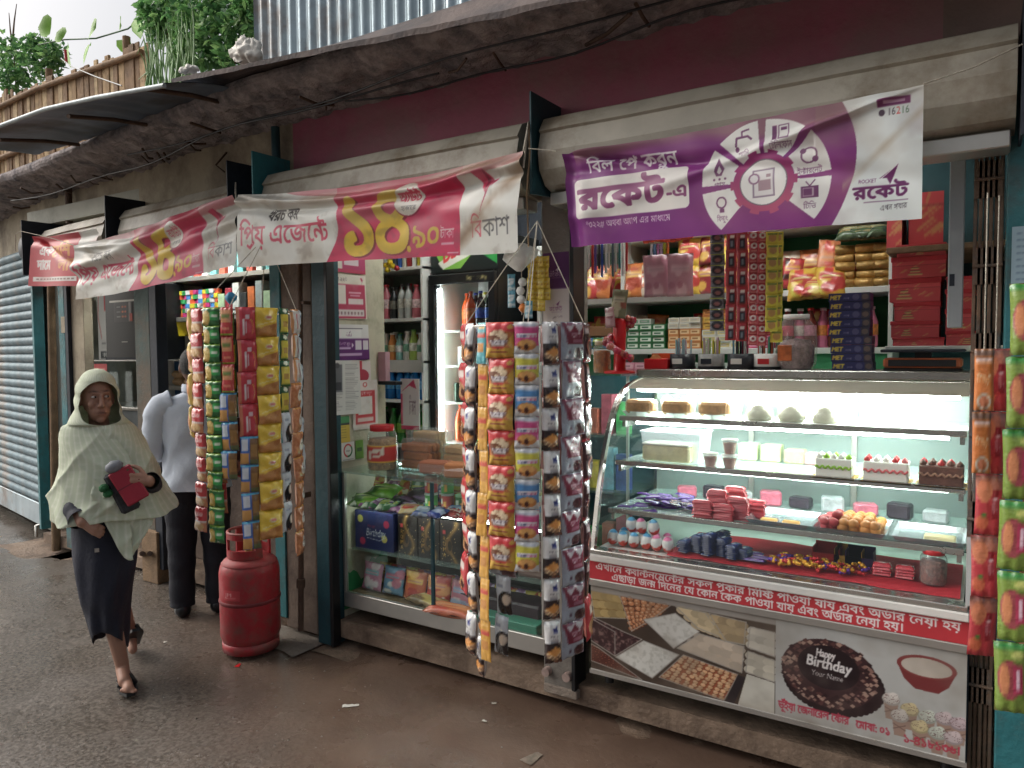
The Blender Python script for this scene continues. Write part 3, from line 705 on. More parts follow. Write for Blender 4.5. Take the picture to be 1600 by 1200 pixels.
# ------------------------------------------------------------------ banners
MAG, WHT, YEL, GRY = (205, 28, 84), (226, 226, 218), (226, 188, 34), (92, 92, 96)
def bird(c, x, y, s, col=(206, 34, 86)):
    c.poly([(x, y), (x+.16*s, y+.03*s), (x+.30*s, y-.14*s), (x+.20*s, y-.30*s)], col)
    c.poly([(x+.16*s, y+.03*s), (x+.20*s, y-.30*s), (x+.24*s, y-.12*s)], (150, 14, 62)); c.poly([(x+.20*s, y-.30*s), (x+.12*s, y-.62*s), (x+.26*s, y-.2*s)], (172, 20, 70))
    c.poly([(x+.30*s, y-.14*s), (x+.38*s, y-.12*s), (x+.27*s, y-.22*s)], col)
def price_banner(nx, ny, seed, clean=False):
    A = 4.41; c = Cv(nx, ny, A, WHT)
    yy = np.linspace(0, 1, 30); left = [(1.83 + .10*math.sin(1.2+y*1.8) - .42*max(0, .45-y)**1.4*2.0, y) for y in yy]
    c.poly(left+[(3.66, 1), (3.66, 0)], MAG)
    c.ell(3.05, 1.05, 2.2, .2, (186, 40, 60), .5)
    c.text('খরচ কম', .6, .62, w=.58, h=.17, col=(60, 54, 54), bold=.004)
    c.text('প্রিয় এজেন্টে', .06, .30, w=1.68, h=.28, col=(208, 40, 84), bold=.008)
    for dx, dy, cl in ((.03, -.02, (130, 22, 40)), (0, 0, YEL)):
        c.text('১', 1.88+dx, .08+dy, w=.52, h=.74, col=cl, bold=.03, font_h=.62); c.text('৪', 2.42+dx, .09+dy, w=.52, h=.74, col=cl, bold=.03, font_h=.62)
    c.ell(2.97, .70, .19, .2, (150, 20, 60)); c.ell(2.965, .72, .185, .2, (232, 228, 218)); c.text('আউট', 2.83, .69, w=.28, h=.12, col=(206, 40, 76), bold=.004); c.text('হাজারে', 2.88, .58, w=.19, h=.06, col=GRY)
    c.ell(2.96, .11, .03, .04, YEL); c.text('৯০', 3.02, .12, w=.36, h=.26, col=YEL, bold=.008, font_h=.62)
    c.text('টাকা', 3.40, .21, w=.18, h=.12, col=(236, 206, 210), bold=.003); c.rect(3.42, .13, 3.58, .16, (226, 160, 180))
    c.rect(3.5, .03, 3.64, .045, (230, 170, 190))
    c.text('বি', 3.80, .19, w=.15, h=.2, col=(214, 60, 92), bold=.0); c.text('কাশ', 3.96, .19, w=.35, h=.2, col=GRY)
    bird(c, 3.83, .88, .78)
    if not clean:
        band = np.clip(1-np.abs(c.Y-(.90-.05*np.sin(c.X*1.3)))/.11, 0, 1); c.stain((150, 122, 96), 1.6, .3, .6, .75, seed, band)
        dg = np.clip(1-np.abs((c.Y-.55)-(c.X-4.08)*.9)/.16, 0, 1)*(c.X > 3.66); c.stain((150, 116, 86), 2.5, .3, .55, .8, seed+1, dg)
    c.stain((166, 150, 126), 2.2, .42, .75, .42, seed+2); c.stain((120, 100, 86), 5., .62, .8, .3, seed+3)
    return c
def lerp_q(TL, TR, BR, BL, u, v):
    TL, TR, BR, BL = (np.array(p[:]) for p in (TL, TR, BR, BL)); u = u[..., None]; v = v[..., None]
    return (TL*(1-u)+TR*u)*v + (BL*(1-u)+BR*u)*(1-v)
def banner(name, cv, TL, TR, BR, BL, folds, label, sag=.0, lift=.0):
    TL, TR, BR, BL = map(Vector, (TL, TR, BR, BL))
    def fn(u, v):
        p = lerp_q(TL, TR, BR, BL, u, v); z = p[..., 2]; y = p[..., 1]
        z = z - sag*np.sin(np.pi*u)*v - lift*np.sin(np.pi*u)*(1-v); y = y + folds(u, v)
        return p[..., 0], y, z
    me = sheet(name, cv, fn, VINYL); o = bpy.data.objects.new(name, me); link(o); tag(o, label, 'banner'); return o
def corner_fold(u, v, cu, cv_, ang, amp, wid):
    du, dv = u-cu, v-cv_; d = np.hypot(du, dv)+1e-6; perp = du*math.sin(ang) - dv*math.cos(ang); al = du*math.cos(ang)+dv*math.sin(ang)
    return amp*np.exp(-(perp/(wid*(.25+d)))**2)*np.exp(-d*1.1)*(al > 0)*np.minimum(1, d*6)
def foldsM(u, v):
    return (.012*np.sin(u*9+1)*(.3+.7*v) + .006*np.sin(u*23+v*4) - .025*np.exp(-((v-.9+.06*np.sin(u*3))/.055)**2) + .018*np.exp(-((v-.80+.06*np.sin(u*3))/.05)**2)
            + corner_fold(u, v, 0, 1, R(-30), -.025, .07) + corner_fold(u, v, 0, 1, R(-60), .022, .07) + corner_fold(u, v, 1, 1, R(215), -.022, .09) + corner_fold(u, v, 1, 1, R(240), .018, .08) - .015*np.sin(v*3.1))
banner('price_banner', price_banner(440, 110, 3), onY(371, 304, 2.56), onY(818, 236, 2.56), onY(811, 395, 2.56), onY(372, 418, 2.56), foldsM,
       'pink and white banner with yellow numerals, the stained one over the glass counter', sag=.045, lift=-.005)
def foldsL(u, v):
    dg = v-.40-.42*u
    return (.012*np.sin(u*7) + .03*np.exp(-(dg/.11)**2) - .026*np.exp(-((dg-.18)/.1)**2) + .02*np.exp(-((dg+.3)/.1)**2)*u + corner_fold(u, v, 0, .95, R(-20), -.025, .08) + corner_fold(u, v, 0, .95, R(-55), .022, .08) + .006*np.sin(u*31+v*9))
banner('price_banner', price_banner(280, 90, 23, True), onY(114, 384, 2.52), onY(366, 305, 2.56), onY(366, 414, 2.56), onY(118, 468, 2.52), foldsL,
       'sagging clean pink and white banner hanging in front of the far red banner', sag=.02, lift=.02)
def red_banner():
    c = Cv(130, 100, 1.25, (196, 30, 50))
    c.rect(.96, .72, 1.25, 1, WHT); c.poly([(1.0, .72), (1.25, .72), (1.25, 0), (1.14, .2)], (196, 30, 50))
    c.text('এক', .16, .62, w=.24, h=.2, col=(230, 220, 216), bold=.012); c.text('দামে', .13, .34, w=.27, h=.2, col=(230, 220, 216), bold=.012)
    c.text('বেশি', .42, .58, w=.42, h=.24, col=(232, 158, 54), bold=.014); c.text('লাভ', .60, .31, w=.34, h=.24, col=(232, 158, 54), bold=.014)
    c.rect(.07, .10, .93, .19, (232, 226, 220))
    for i in range(12): c.rect(.13+i*.065, .13, .13+i*.065+.045, .16, (150, 120, 116))
    c.stain((160, 70, 70), 3, .5, .8, .4, 4); return c
banner('offer_banner', red_banner(), onY(49, 369, 2.72), onY(146, 356, 2.72), onY(150, 447, 2.72), onY(44, 447, 2.72), lambda u, v: .015*np.sin(u*8)+.02*np.exp(-((v-.9)/.07)**2)+corner_fold(u, v, 0, 1, R(-40), .04, .06),
       'small far red banner with white and orange lettering', sag=.02)
def purple_banner():
    A = 3.18; c = Cv(540, 170, A, (118, 30, 118))
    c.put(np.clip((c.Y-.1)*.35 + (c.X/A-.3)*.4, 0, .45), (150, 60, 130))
    tan = np.clip((c.Y - (.80 + .09*np.sin(c.X*.9+.4) - .20*np.clip(c.X-1.4, 0, 1) + .3*np.clip(c.X-2., 0, 1)))/.10, 0, 1)*(c.X > .12); c.put(tan*.75, (150, 118, 112))
    md = np.clip(1-np.abs(c.Y-.28)/.3, 0, 1)*np.clip((c.X-1.15)/.5, 0, 1); c.put(md*.5, (160, 96, 120))
    yy = np.linspace(0, 1, 40)
    c.poly([(2.44 + .28*math.sin(.25+y*2.2) - .02*y, y) for y in yy]+[(A, 1), (A, 0)], (226, 232, 230))
    c.text('বিল পে করুন', .26, .765, w=.92, h=.13, col=(234, 228, 232), bold=.004, skew=-.03)
    c.rect(.09, .285, 1.29, .70, (232, 228, 222), r=.05)
    c.text('রকেট', .14, .38, w=.92, h=.235, col=(142, 70, 118), bold=.016); c.text('-এ', 1.07, .40, w=.19, h=.12, col=(142, 70, 118), bold=.006)
    c.text('*৩২২# অথবা অ্যাপ এর মাধ্যমে', .21, .185, w=.88, h=.07, col=(226, 206, 220), bold=.0)
    # the wheel of six icons
    cx, cy = 1.965, .43; sy = 1.0; segs = [(-43, 0), (2, 44), (48, 88), (92, 134), (138, 178), (182, 226)]
    rr = np.hypot(c.X-cx, (c.Y-cy)*1.0); th = np.degrees(np.arctan2(c.Y-cy, c.X-cx)) % 360
    for a0, a1 in segs:
        m = (rr < .55) & (rr > .26) & (((th-a0-1.5) % 360) < (a1-a0-3)); c.put(m, (230, 230, 226))
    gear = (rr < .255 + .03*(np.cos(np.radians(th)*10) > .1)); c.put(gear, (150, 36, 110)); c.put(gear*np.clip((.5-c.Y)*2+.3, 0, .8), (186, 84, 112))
    c.put(rr < .205, (120, 110, 120)); c.put(rr < .195, (236, 234, 230))
    c.rect(1.87, .30, 2.06, .55, (150, 130, 150)); c.rect(1.885, .315, 2.045, .535, (224, 220, 220)); c.rect(1.92, .36, 2.03, .45, (168, 140, 150)); c.ell(1.885, .47, .05, .05, (150, 110, 140)); c.ell(1.885, .47, .035, .035, (226, 222, 224)); c.rect(1.99, .47, 2.03, .5, (168, 140, 150))
    ic = (116, 60, 108)
    def at(a, r_=.41): return cx+r_*math.cos(R(a)), cy+r_*math.sin(R(a))
    x, y = at(-22); c.rect(x-.07, y-.03, x+.07, y+.07, ic); c.rect(x-.055, y-.015, x+.03, y+.055, (200, 180, 190)); c.rect(x-.05, y-.01, x+.02, y+.05, ic); c.line([(x-.03, y+.11), (x, y+.07), (x+.04, y+.12)], .01, ic); c.text('টিভি', x-.05, y-.12, w=.1, h=.05, col=ic)
    x, y = at(23); c.ell(x, y+.02, .07, .07, ic, inner=.8); c.ell(x-.05, y+.06, .025, .025, ic); c.ell(x+.05, y-.02, .025, .025, ic); c.text('ইন্টারনেট', x-.1, y-.13, w=.2, h=.05, col=ic)
    x, y = at(68); c.rect(x-.07, y-.03, x-.03, y+.1, ic); c.rect(x-.02, y-.03, x+.07, y+.1, ic); c.rect(x-.01, y-.02, x+.06, y+.09, (226, 224, 222)); c.rect(x, y+.05, x+.05, y+.075, ic); c.text('টেলিফোন', x-.09, y-.1, w=.18, h=.05, col=ic)
    x, y = at(113); c.line([(x-.07, y-.02), (x-.06, y+.05), (x+.04, y+.05), (x+.07, y+.02)], .018, ic); c.line([(x-.01, y+.05), (x-.01, y+.1), (x+.05, y+.11)], .016, ic); c.ell(x-.06, y-.05, .018, .025, ic); c.text('পানি', x-.05, y-.12, w=.1, h=.05, col=ic)
    x, y = at(158); c.poly([(x-.045, y), (x-.01, y+.13), (x+.045, y+.02), (x+.02, y-.045), (x-.03, y-.045)], ic); c.poly([(x-.02, y-.01), (x+.0, y+.05), (x+.022, y-.0), (x, y-.03)], (226, 224, 222)); [c.ell(x+d, y-.075, .011, .011, ic) for d in (-.05, 0, .05)]; c.text('গ্যাস', x-.05, y-.15, w=.1, h=.05, col=ic)
    x, y = at(204); c.ell(x, y+.03, .05, .055, ic, inner=.72); c.rect(x-.022, y-.06, x+.022, y-.025, ic); c.text('বিদ্যুৎ', x-.05, y-.14, w=.1, h=.05, col=ic)
    c.rect(2.86, .885, 3.09, .945, (112, 28, 92)); c.rect(2.9, .905, 3.05, .925, (190, 140, 176)); c.ell(2.89, .84, .022, .026, (70, 50, 70)); c.text('16', 2.93, .812, w=.055, h=.06, col=(70, 60, 70)); c.text('2', 2.99, .812, w=.03, h=.06, col=(220, 60, 50)); c.text('16', 3.025, .812, w=.055, h=.06, col=(90, 120, 90))
    rocket_logo(c, 2.68, .19, .40)
    c.text('এখন সবার', 2.88, .085, w=.19, h=.045, col=(60, 50, 60), skew=.06)
    c.stain((160, 140, 120), 2, .5, .8, .35, 9, (c.X > 2.4).astype(float)); c.stain((150, 124, 124), 3., .55, .8, .25, 12)
    c.put(np.clip(1-np.abs((c.Y-.62)-(c.X-2.95)*.9)/.06, 0, 1)*(c.X > 2.6)*c.noise(6, 3)*.8, (176, 160, 136))
    return c
def rocket_logo(c, x, y, w, col=(106, 30, 96)):
    c.text('রকেট', x, y, w=w, h=w*.26, col=col, bold=.006 if w < .6 else .014)
    c.poly([(x+.33*w/.4*1.0-.14*w/.4, y+.155*w/.4), (x+.33*w/.4, y+.245*w/.4), (x+.27*w/.4, y+.10*w/.4), (x+.245*w/.4, y+.15*w/.4)], col); c.line([(x+.20*w/.4, y+.15*w/.4), (x+.32*w/.4, y+.24*w/.4)], .006, (230, 230, 230))
    c.text('ROCKET', x+.04*w/.4, y+.125*w/.4, w=.13*w/.4, h=.03*w/.4, col=col)
    c.rect(x+.08*w/.4, y-.035*w/.4, x+w, y-.025*w/.4, (150, 120, 150))
def foldsR(u, v):
    return (.010*np.sin(u*6+.5) - .03*np.exp(-((v-1.0)/.06)**2)*np.exp(-((u-.1)/.15)**2) + .022*np.exp(-((u-.02)/.025)**2) + .012*np.exp(-((v-.80+.15*u)/.06)**2)*(u < .75) + corner_fold(u, v, 1, 1, R(215), -.03, .05)
            + corner_fold(u, v, 0, 1, R(-35), .03, .05) + .004*np.sin(u*40+v*7) + .02*(v-.5)**2)
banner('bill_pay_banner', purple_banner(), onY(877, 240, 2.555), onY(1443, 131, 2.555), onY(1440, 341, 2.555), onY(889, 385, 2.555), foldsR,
       'purple and white banner with a wheel of six icons over the bakery showcase', sag=.012)
# ropes that hold the banners
def rope(pts, label, r_=.003, m=M_rope):
    o = MB().tube(pts, r_, 6).obj('rope', m); tag(o, label, 'rope'); return o
a = onY(1443, 131, 2.55); rope([a, a.lerp(onY(1600, 68, 2.62), .5)+Vector((0, 0, -.01)), onY(1600, 68, 2.62), onY(1640, 52, 2.64)], 'thin white string from the purple banner to the right bracket', .0025)
a = onY(818, 236, 2.555); b_ = onY(826, 190, 2.6); rope([a, b_, onY(824, 205, 2.585), onY(818, 262, 2.56)], 'knotted white string at the upper right corner of the stained pink banner', .004)
rope([b_, onY(828, 240, 2.58), onY(823, 300, 2.57), onY(826, 385, 2.56)], 'brown string hanging down between the two big banners', .0035, M_wood)
rope([onY(868, 236, 2.58), onY(850, 234, 2.58), onY(825, 232, 2.56)], 'short taut string tying the purple banner to its neighbour', .0025)
a = onY(368, 303, 2.555); rope([a, onY(368, 285, 2.58), onY(369, 318, 2.55)], 'string knot joining the sagging banner and the stained banner', .004)
rope([onY(24, 392, 2.65), onY(24, 366, 2.66), onY(32, 361, 2.66), onY(80, 372, 2.70), onY(118, 384, 2.53)], 'thin white cord strung across the far red banner', .0025)
# ------------------------------------------------------------------ bakery showcase
CX0, CX1 = -1.425, -.03
SCX = thing('bakery_showcase', 'lit stainless bakery showcase with curved glass front and printed sweets panel', 'showcase', (0, 0, 0))
def part(mb, name, m, parent=None): return mb.obj(name, m, SCX if parent is None else parent)
part(MB().box((CX0, 2.835, .21), (CX1, 3.62, .72), .004), 'base_body', M_navy)
def sweets_panel():
    A = 3.636; c = Cv(500, 150, A, (200, 200, 194)); rs = np.random.RandomState(3)
    # left: a photograph of sweet trays
    c.rect(0, 0, 2.03, .93, (70, 56, 46))
    def tray(q, col, kind, col2, seed, n=9):
        m = c.mask([q]); c.put(m, col)
        q = [np.array(p) for p in q]
        if kind == 'balls':
            for i in range(n):
                for j in range(n):
                    a = (i+.5+.25*rs.randn()*.4)/n; b = (j+.5+.25*rs.randn()*.4)/n; p = (q[0]*(1-a)+q[1]*a)*(1-b)+(q[3]*(1-a)+q[2]*a)*b; d = np.hypot(*(q[1]-q[0]))/n*.5
                    c.ell(p[0], p[1]-.006, d, d*.72, tuple(np.array(col)*.75)); c.ell(p[0], p[1], d*.86, d*.6, tuple(np.array(col2)*rs.uniform(.85, 1.1))); c.ell(p[0]-.2*d, p[1]+.2*d, d*.3, d*.2, (250, 226, 190), .6)
        elif kind == 'grain':
            c.put(m*np.clip((c.noise(26, seed, 3)-.45)*4, 0, 1), col2, .9)
        elif kind == 'bars':
            for i in range(n):
                for j in range(3):
                    a = (i+.5)/n; b = (j+.5)/3; p = (q[0]*(1-a)+q[1]*a)*(1-b)+(q[3]*(1-a)+q[2]*a)*b; c.ell(p[0], p[1], .07, .045, tuple(np.array(col2)*rs.uniform(.85, 1.08)), .9)
        for k in range(4): c.line([q[k], q[(k+1) % 4]], .012, (176, 172, 164), .8)
    tray([(0, .93), (.34, .93), (.56, .70), (.05, .62)], (150, 120, 62), 'bars', (190, 164, 104), 1, 5)
    tray([(.36, .93), (.95, .93), (.72, .72), (.5, .55)], (120, 62, 34), 'balls', (206, 134, 82), 2, 7)
    tray([(.02, .62), (.42, .52), (.62, .48), (.30, .22)], (58, 30, 34), 'grain', (150, 118, 112), 3)
    tray([(.0, .60), (.30, .50), (.30, .22), (.0, .34)], (54, 26, 30), 'grain', (140, 104, 100), 4)
    tray([(.64, .71), (1.0, .85), (1.26, .70), (.98, .46)], (228, 228, 220), 'grain', (206, 206, 196), 5)
    tray([(1.0, .93), (1.32, .92), (1.52, .68), (1.24, .74)], (206, 186, 140), 'bars', (222, 202, 160), 6, 4)
    tray([(1.36, .92), (1.74, .9), (1.72, .66), (1.54, .66)], (130, 104, 74), 'bars', (196, 172, 128), 7, 4)
    tray([(1.26, .68), (1.72, .64), (1.70, .36), (1.02, .47)], (206, 188, 164), 'bars', (220, 204, 182), 8, 5)
    tray([(.64, .47), (1.04, .40), (.74, .07), (.31, .21)], (226, 226, 218), 'grain', (198, 198, 188), 9)
    tray([(.0, .30), (.1, .27), (.62, .02), (.0, .10)], (90, 40, 28), 'balls', (168, 84, 56), 10, 7)
    tray([(1.09, .41), (1.66, .33), (1.52, .02), (.82, .10)], (170, 84, 44), 'balls', (226, 176, 126), 11, 9)
    c.poly([(1.66, .33), (1.74, .32), (1.62, .0), (1.53, .0)], (44, 36, 40)); c.poly([(1.75, .36), (2.02, .33), (2.02, 0), (1.66, 0)], (222, 220, 206))
    tray([(1.78, .86), (2.02, .85), (2.02, .60), (1.76, .64)], (206, 204, 186), 'bars', (226, 222, 206), 12, 3)
    tray([(1.76, .60), (2.02, .56), (2.02, .34), (1.74, .38)], (206, 202, 180), 'bars', (226, 220, 200), 13, 3)
    c.rect(0, .925, 2.03, 1, (150, 140, 130), .5)
    # middle: chocolate birthday cake on white
    c.rect(2.03, 0, A, 1, (196, 198, 194))
    cx, cy = 2.51, .545
    c.ell(cx+.04, cy-.075, .43, .30, (40, 24, 28))
    for k in range(46):
        a = k/46*2*math.pi; c.ell(cx+.04+.42*math.cos(a), cy-.08+.29*math.sin(a), .035, .035, (40, 24, 28))
    c.ell(cx, cy, .425, .335, (62, 36, 40))
    for k in range(240):
        a = rs.rand()*2*math.pi; r_ = rs.uniform(.27, .42); x, y = cx+r_*math.cos(a), cy+r_*.8*math.sin(a); d = rs.uniform(.012, .035)
        cc = [(150, 112, 100), (96, 56, 54), (48, 26, 30), (186, 150, 132)][rs.randint(4)]
        c.poly([(x-d, y), (x, y+d*.8), (x+d*.9, y+d*.2), (x+d*.2, y-d*.7)], cc)
    c.ell(cx+.0, cy+.06, .275, .215, (34, 20, 26))
    c.text('Happy', cx-.11, cy+.16, w=.17, h=.075, col=(236, 230, 228), bold=.003, slant=.15, skew=-.05)
    c.text('Birthday', cx-.20, cy+.055, w=.40, h=.105, col=(240, 236, 234), bold=.006, slant=.15, skew=-.05)
    c.text('Your Name', cx-.15, cy-.04, w=.28, h=.055, col=(226, 220, 220), bold=.002, slant=.15, skew=-.05)
    # right: clay bowl of yoghurt and ice cream cups
    c.poly([(3.09, .80), (3.56, .80), (3.50, .65), (3.42, .575), (3.24, .58), (3.15, .66)], (128, 44, 46)); c.ell(3.325, .80, .235, .105, (140, 54, 54)); c.ell(3.325, .795, .20, .085, (206, 196, 182))
    for k, (x, y) in enumerate([(3.05, .40), (3.20, .34), (3.34, .31), (3.47, .33), (3.58, .31), (3.12, .26), (3.28, .2), (3.42, .18), (3.54, .17)]):
        col = [(220, 214, 206), (216, 200, 150), (206, 214, 200), (206, 190, 190), (200, 180, 184)][k % 5]
        c.poly([(x-.06, y), (x+.06, y), (x+.042, y-.16), (x-.042, y-.16)], (170, 140, 124)); c.line([(x-.05, y-.05), (x+.05, y-.1)], .008, (120, 90, 80)); c.line([(x-.05, y-.1), (x+.05, y-.05)], .008, (120, 90, 80))
        c.ell(x, y+.03, .075, .06, tuple(np.array(col)*.8)); c.ell(x, y+.04, .066, .05, col); c.ell(x+.02, y+.07, .035, .03, tuple(np.minimum(255, np.array(col)*1.08))); c.speckle((110, 70, 70), .12, k, .8, ((c.X-x)/.07)**2+((c.Y-y-.04)/.05)**2 < 1)
    c.text('ভূঁইয়া জেনারেল ষ্টোর', 2.06, .085, w=.64, h=.085, col=(196, 40, 70), bold=.003); c.text('মোবা: ০১', 2.76, .08, w=.28, h=.08, col=(196, 40, 70), bold=.003); c.text('১-৪১৮১৩৬।', 3.15, .055, w=.44, h=.085, col=(196, 40, 70), bold=.003)
    c.rect(0, 0, A, .012, (240, 240, 236)); c.stain((140, 130, 116), 2.5, .42, .75, .4, 5); c.a *= .93
    c.put(np.clip((.12-c.Y)/.12, 0, 1)*c.noise(7, 8)*.5, (120, 104, 88)); return c
def text_strip():
    A = 1.4/.075; c = Cv(640, 40, A, (196, 24, 42))
    c.text('এখানে ক্যান্টনমেন্টের সকল প্রকার মিষ্টি পাওয়া যায় এবং অর্ডার নেয়া হয়', .4, .56, w=A-.7, h=.40, col=(240, 230, 228), bold=.012)
    c.text('এছাড়া জন্ম দিনের যে কোন কেক পাওয়া যায় এবং অর্ডার নেয়া হয়।', 1.4, .10, w=A-4.0, h=.40, col=(240, 230, 228), bold=.012)
    return c
flat_print('front_panel', sweets_panel(), CX1-CX0-.01, .37, PLASTIC, SCX, (CX0+.005, 2.829, .212))
part(MB().box((CX0, 2.818, .582), (CX1, 2.835, .612), .003), 'trim_strip', M_alu)
flat_print('lettering_strip', text_strip(), CX1-CX0-.006, .076, PLASTIC, SCX, (CX0+.003, 2.822, .613))
part(MB().box((CX0, 2.806, .692), (CX1, 2.86, .722), .004), 'trim_strip', M_white)
part(MB().box((CX0+.005, 2.812, .7225), (CX1-.005, 2.875, .742), .003), 'glass_sill', M_steel)
part(MB().box((CX0, 2.825, .195), (CX1, 2.836, .212)), 'bottom_trim', M_alu)
for x in (CX0+.06, CX1-.06):
    for y in (2.9, 3.55): part(MB().tube([(x, y, .14), (x, y, .22)], .02, 8), 'foot', M_black)
GP = [(2.842, .735), (2.87, .84), (2.91, 1.0), (2.965, 1.16), (3.04, 1.295), (3.13, 1.385), (3.24, 1.432), (3.37, 1.455)]
GS = smooth_profile(GP)
GA = [q for q in GS if q[1] < 1.418]; GB = [GA[-1]]+[q for q in GS if q[1] >= 1.418]
mb = MB(); mb.loft([[(CX0+.02, y, z) for y, z in GA], [(CX1-.02, y, z) for y, z in GA]], closed=False, caps=False); part(mb, 'curved_glass', G_cab)
mb = MB(); mb.loft([[(CX0+.02, y, z) for y, z in GB], [(CX1-.02, y, z) for y, z in GB]], closed=False, caps=False); part(mb, 'valance', mat('cream_fascia', S(206, 200, 180), .35, metal=.3, var=.08))
for x in (CX0+.006, CX1-.006):       # side panes
    mb = MB(); n = len(GS); mb.add([(x, y, z) for y, z in GS]+[(x, 3.58, 1.455), (x, 3.58, .735)], [tuple(range(n+2))], False); part(mb, 'side_glass', G_cab)
    sx = 1 if x < -1 else -1
    rings = [[(x-.008, y-.006, z+.004), (x+.012*1, y-.008, z+.006), (x+.012, y+.014, z-.008), (x-.008, y+.014, z-.008)] for y, z in GS]
    mb = MB(); mb.loft(rings, closed=True, caps=True, smooth=False); part(mb, 'frame_edge', M_steel)
    part(MB().box((x-.012, 3.58, .72), (x+.012, 3.61, 1.47), .002), 'rear_post', M_steel)
part(MB().box((CX0-.01, 3.355, 1.462), (CX1+.01, 3.66, 1.498), .004), 'top', M_steel)
part(MB().box((CX0+.0, 3.372, 1.43), (CX1-.0, 3.385, 1.4615), .003), 'top_fascia', M_steel)
part(MB().box((CX0+.01, 3.575, .742), (CX1-.01, 3.583, 1.46)), 'rear_door', clear_mat('rear_glass', (.8, .86, .85), .1, .1, .5, (.42, .47, .46)))
for x in (-.95, -.5): part(MB().box((x, 3.566, .745), (x+.025, 3.574, 1.455), .002), 'door_stile', M_alu)
LED = lamp_mat('led_or_fill_tube', (.93, 1., .97), 185.)
part(MB().tube([(CX0+.05, 3.24, 1.408), (CX1-.05, 3.24, 1.408)], .011, 10), 'led_or_fill_tube', LED)
part(MB().box((CX0+.02, 2.86, .722), (CX1-.02, 3.57, .738)), 'deck', M_white)
SH = [(1.272, 3.085), (1.075, 3.04), (.872, 2.965)]
for i, (z, y) in enumerate(SH):
    sf = part(MB().box((CX0+.022, y+.02, z+.006), (CX1-.022, 3.56, z+.014)), 'shelf', clear_mat('shelf_glass', (.9, .97, .95), .1, .05, .25, (.85, .92, .9)))
    part(MB().box((CX0+.022, y, z), (CX1-.022, y+.02, z+.022), .002), 'shelf_edge', M_steel, sf)
    for x in (CX0+.03, CX1-.045): part(MB().box((x, y+.02, z-.03), (x+.015, 3.56, z+.005)), 'shelf_bracket', M_steel, sf)
for z in (1.265, 1.068): part(MB().tube([(CX0+.08, 3.15, z-.006), (CX1-.08, 3.15, z-.006)], .006, 8), 'led_or_fill_tube', lamp_mat('thin_fill', (.93, 1., .97), 45.))  # extra fill tubes, added to brighten the shelves below

# ------------------------------------------------------------------ food inside the showcase
M_sponge = mat('sponge_cake', S(206, 150, 92), .85, var=.25, vs=40, bump=.5, bs=120)
M_cream2 = mat('white_cream', S(240, 238, 228), .6, var=.05, bump=.1)
M_tray = mat('white_foam_tray', S(236, 236, 230), .5, var=.04)
def wrapped_loaf(x, y, label):
    t = thing('wrapped_loaf', label, 'cake', (x, y, 1.289), 0, 'loaf cakes on the top glass shelf')
    MB().lathe([(.06, 0), (.078, .022)], 4, sx=1.25, sy=.8, smooth=False).obj('foam_tray', M_tray, t, rot=(0, 0, R(0)))
    MB().box((-.066, -.04, .014), (.066, .04, .074), .012).obj('cake', M_sponge, t)
    MB().box((-.07, -.045, .013), (.07, .045, .08), .016).obj('wrap', G_poly, t)
for i, x in enumerate((-1.33, -1.155, -.985)): wrapped_loaf(x, 3.17, ['leftmost wrapped brown loaf cake on the top showcase shelf', 'middle of three wrapped brown loaf cakes on the top showcase shelf', 'wrapped brown loaf cake beside the round white bundles'][i])
M_bun = mat('pale_bun', S(222, 214, 190), .6, var=.12, vs=20, bump=.2)
for i, (x, d) in enumerate(((-.80, 1.0), (-.67, 1.05), (-.54, .9))):
    t = thing('wrapped_bun', ['round plastic wrapped bun next to the loaf cakes', 'round plastic wrapped bun in the middle of the top shelf', 'last round wrapped bun on the top showcase shelf'][i], 'bun', (x, 3.17, 1.288), 0, 'wrapped buns on the top glass shelf')
    MB().lathe([(.03, 0), (.05, .012), (.052*d, .035), (.035, .064), (.0005, .074)], 16).obj('bun', M_bun, t)
    MB().lathe([(.045, .0), (.058, .012), (.06*d, .04), (.04, .072), (.012, .084), (.02, .098)], 12).obj('wrap', G_poly, t)
    MB().lathe([(.06, 0), (.068, .006)], 16).obj('paper_plate', M_tray, t)
# second shelf
Z2 = 1.0895
t = thing('white_tub', 'translucent white plastic tub holding a cream cake', 'tub', (-1.18, 3.22, Z2))
tm = clear_mat('milky_plastic', (.96, .97, .98), .08, .2, .35, (.95, .97, 1.))
mb = MB(); rings = [[(sx*(.125+.012*k), sy*(.075+.01*k), z) for sx, sy in ((-1, -1), (1, -1), (1, 1), (-1, 1))] for k, z in ((0, 0.0), (1, .13))]
mb.loft(rings, True, False, False); mb.obj('wall', tm, t); MB().box((-.125, -.075, .0), (.125, .075, .004)).obj('base', tm, t); MB().box((-.142, -.09, .13), (.142, .09, .138), .003).obj('lid', tm, t)
t = thing('cream_cake', 'pale layered cream cake in the white tub', 'cake', (-1.2, 3.16, Z2+.006))
MB().box((-.1, -.055, 0), (.12, .045, .07), .008).obj('sponge', mat('pale_sponge', S(232, 222, 180), .7, var=.1, vs=30, bump=.2), t); MB().box((-.102, -.057, .0705), (.122, .047, .082), .006).obj('icing', M_cream2, t)
M_cup = clear_mat('cup_plastic', (.95, .93, .9), .1, .1, .2); M_pud = mat('pudding', S(170, 112, 92), .5, var=.15)
def pudding(x, y, z, label):
    t = thing('pudding_cup', label, 'cup', (x, y, z), 0, 'pudding cups on the second shelf')
    MB().lathe([(.02, 0), (.028, .045)], 16).obj('pudding', M_pud, t); MB().lathe([(.0215, -.0005), (.032, .056)], 16).obj('cup', M_cup, t); MB().lathe([(.0335, .0562), (.0335, .061), (.01, .064)], 16).obj('lid', M_cream2, t)
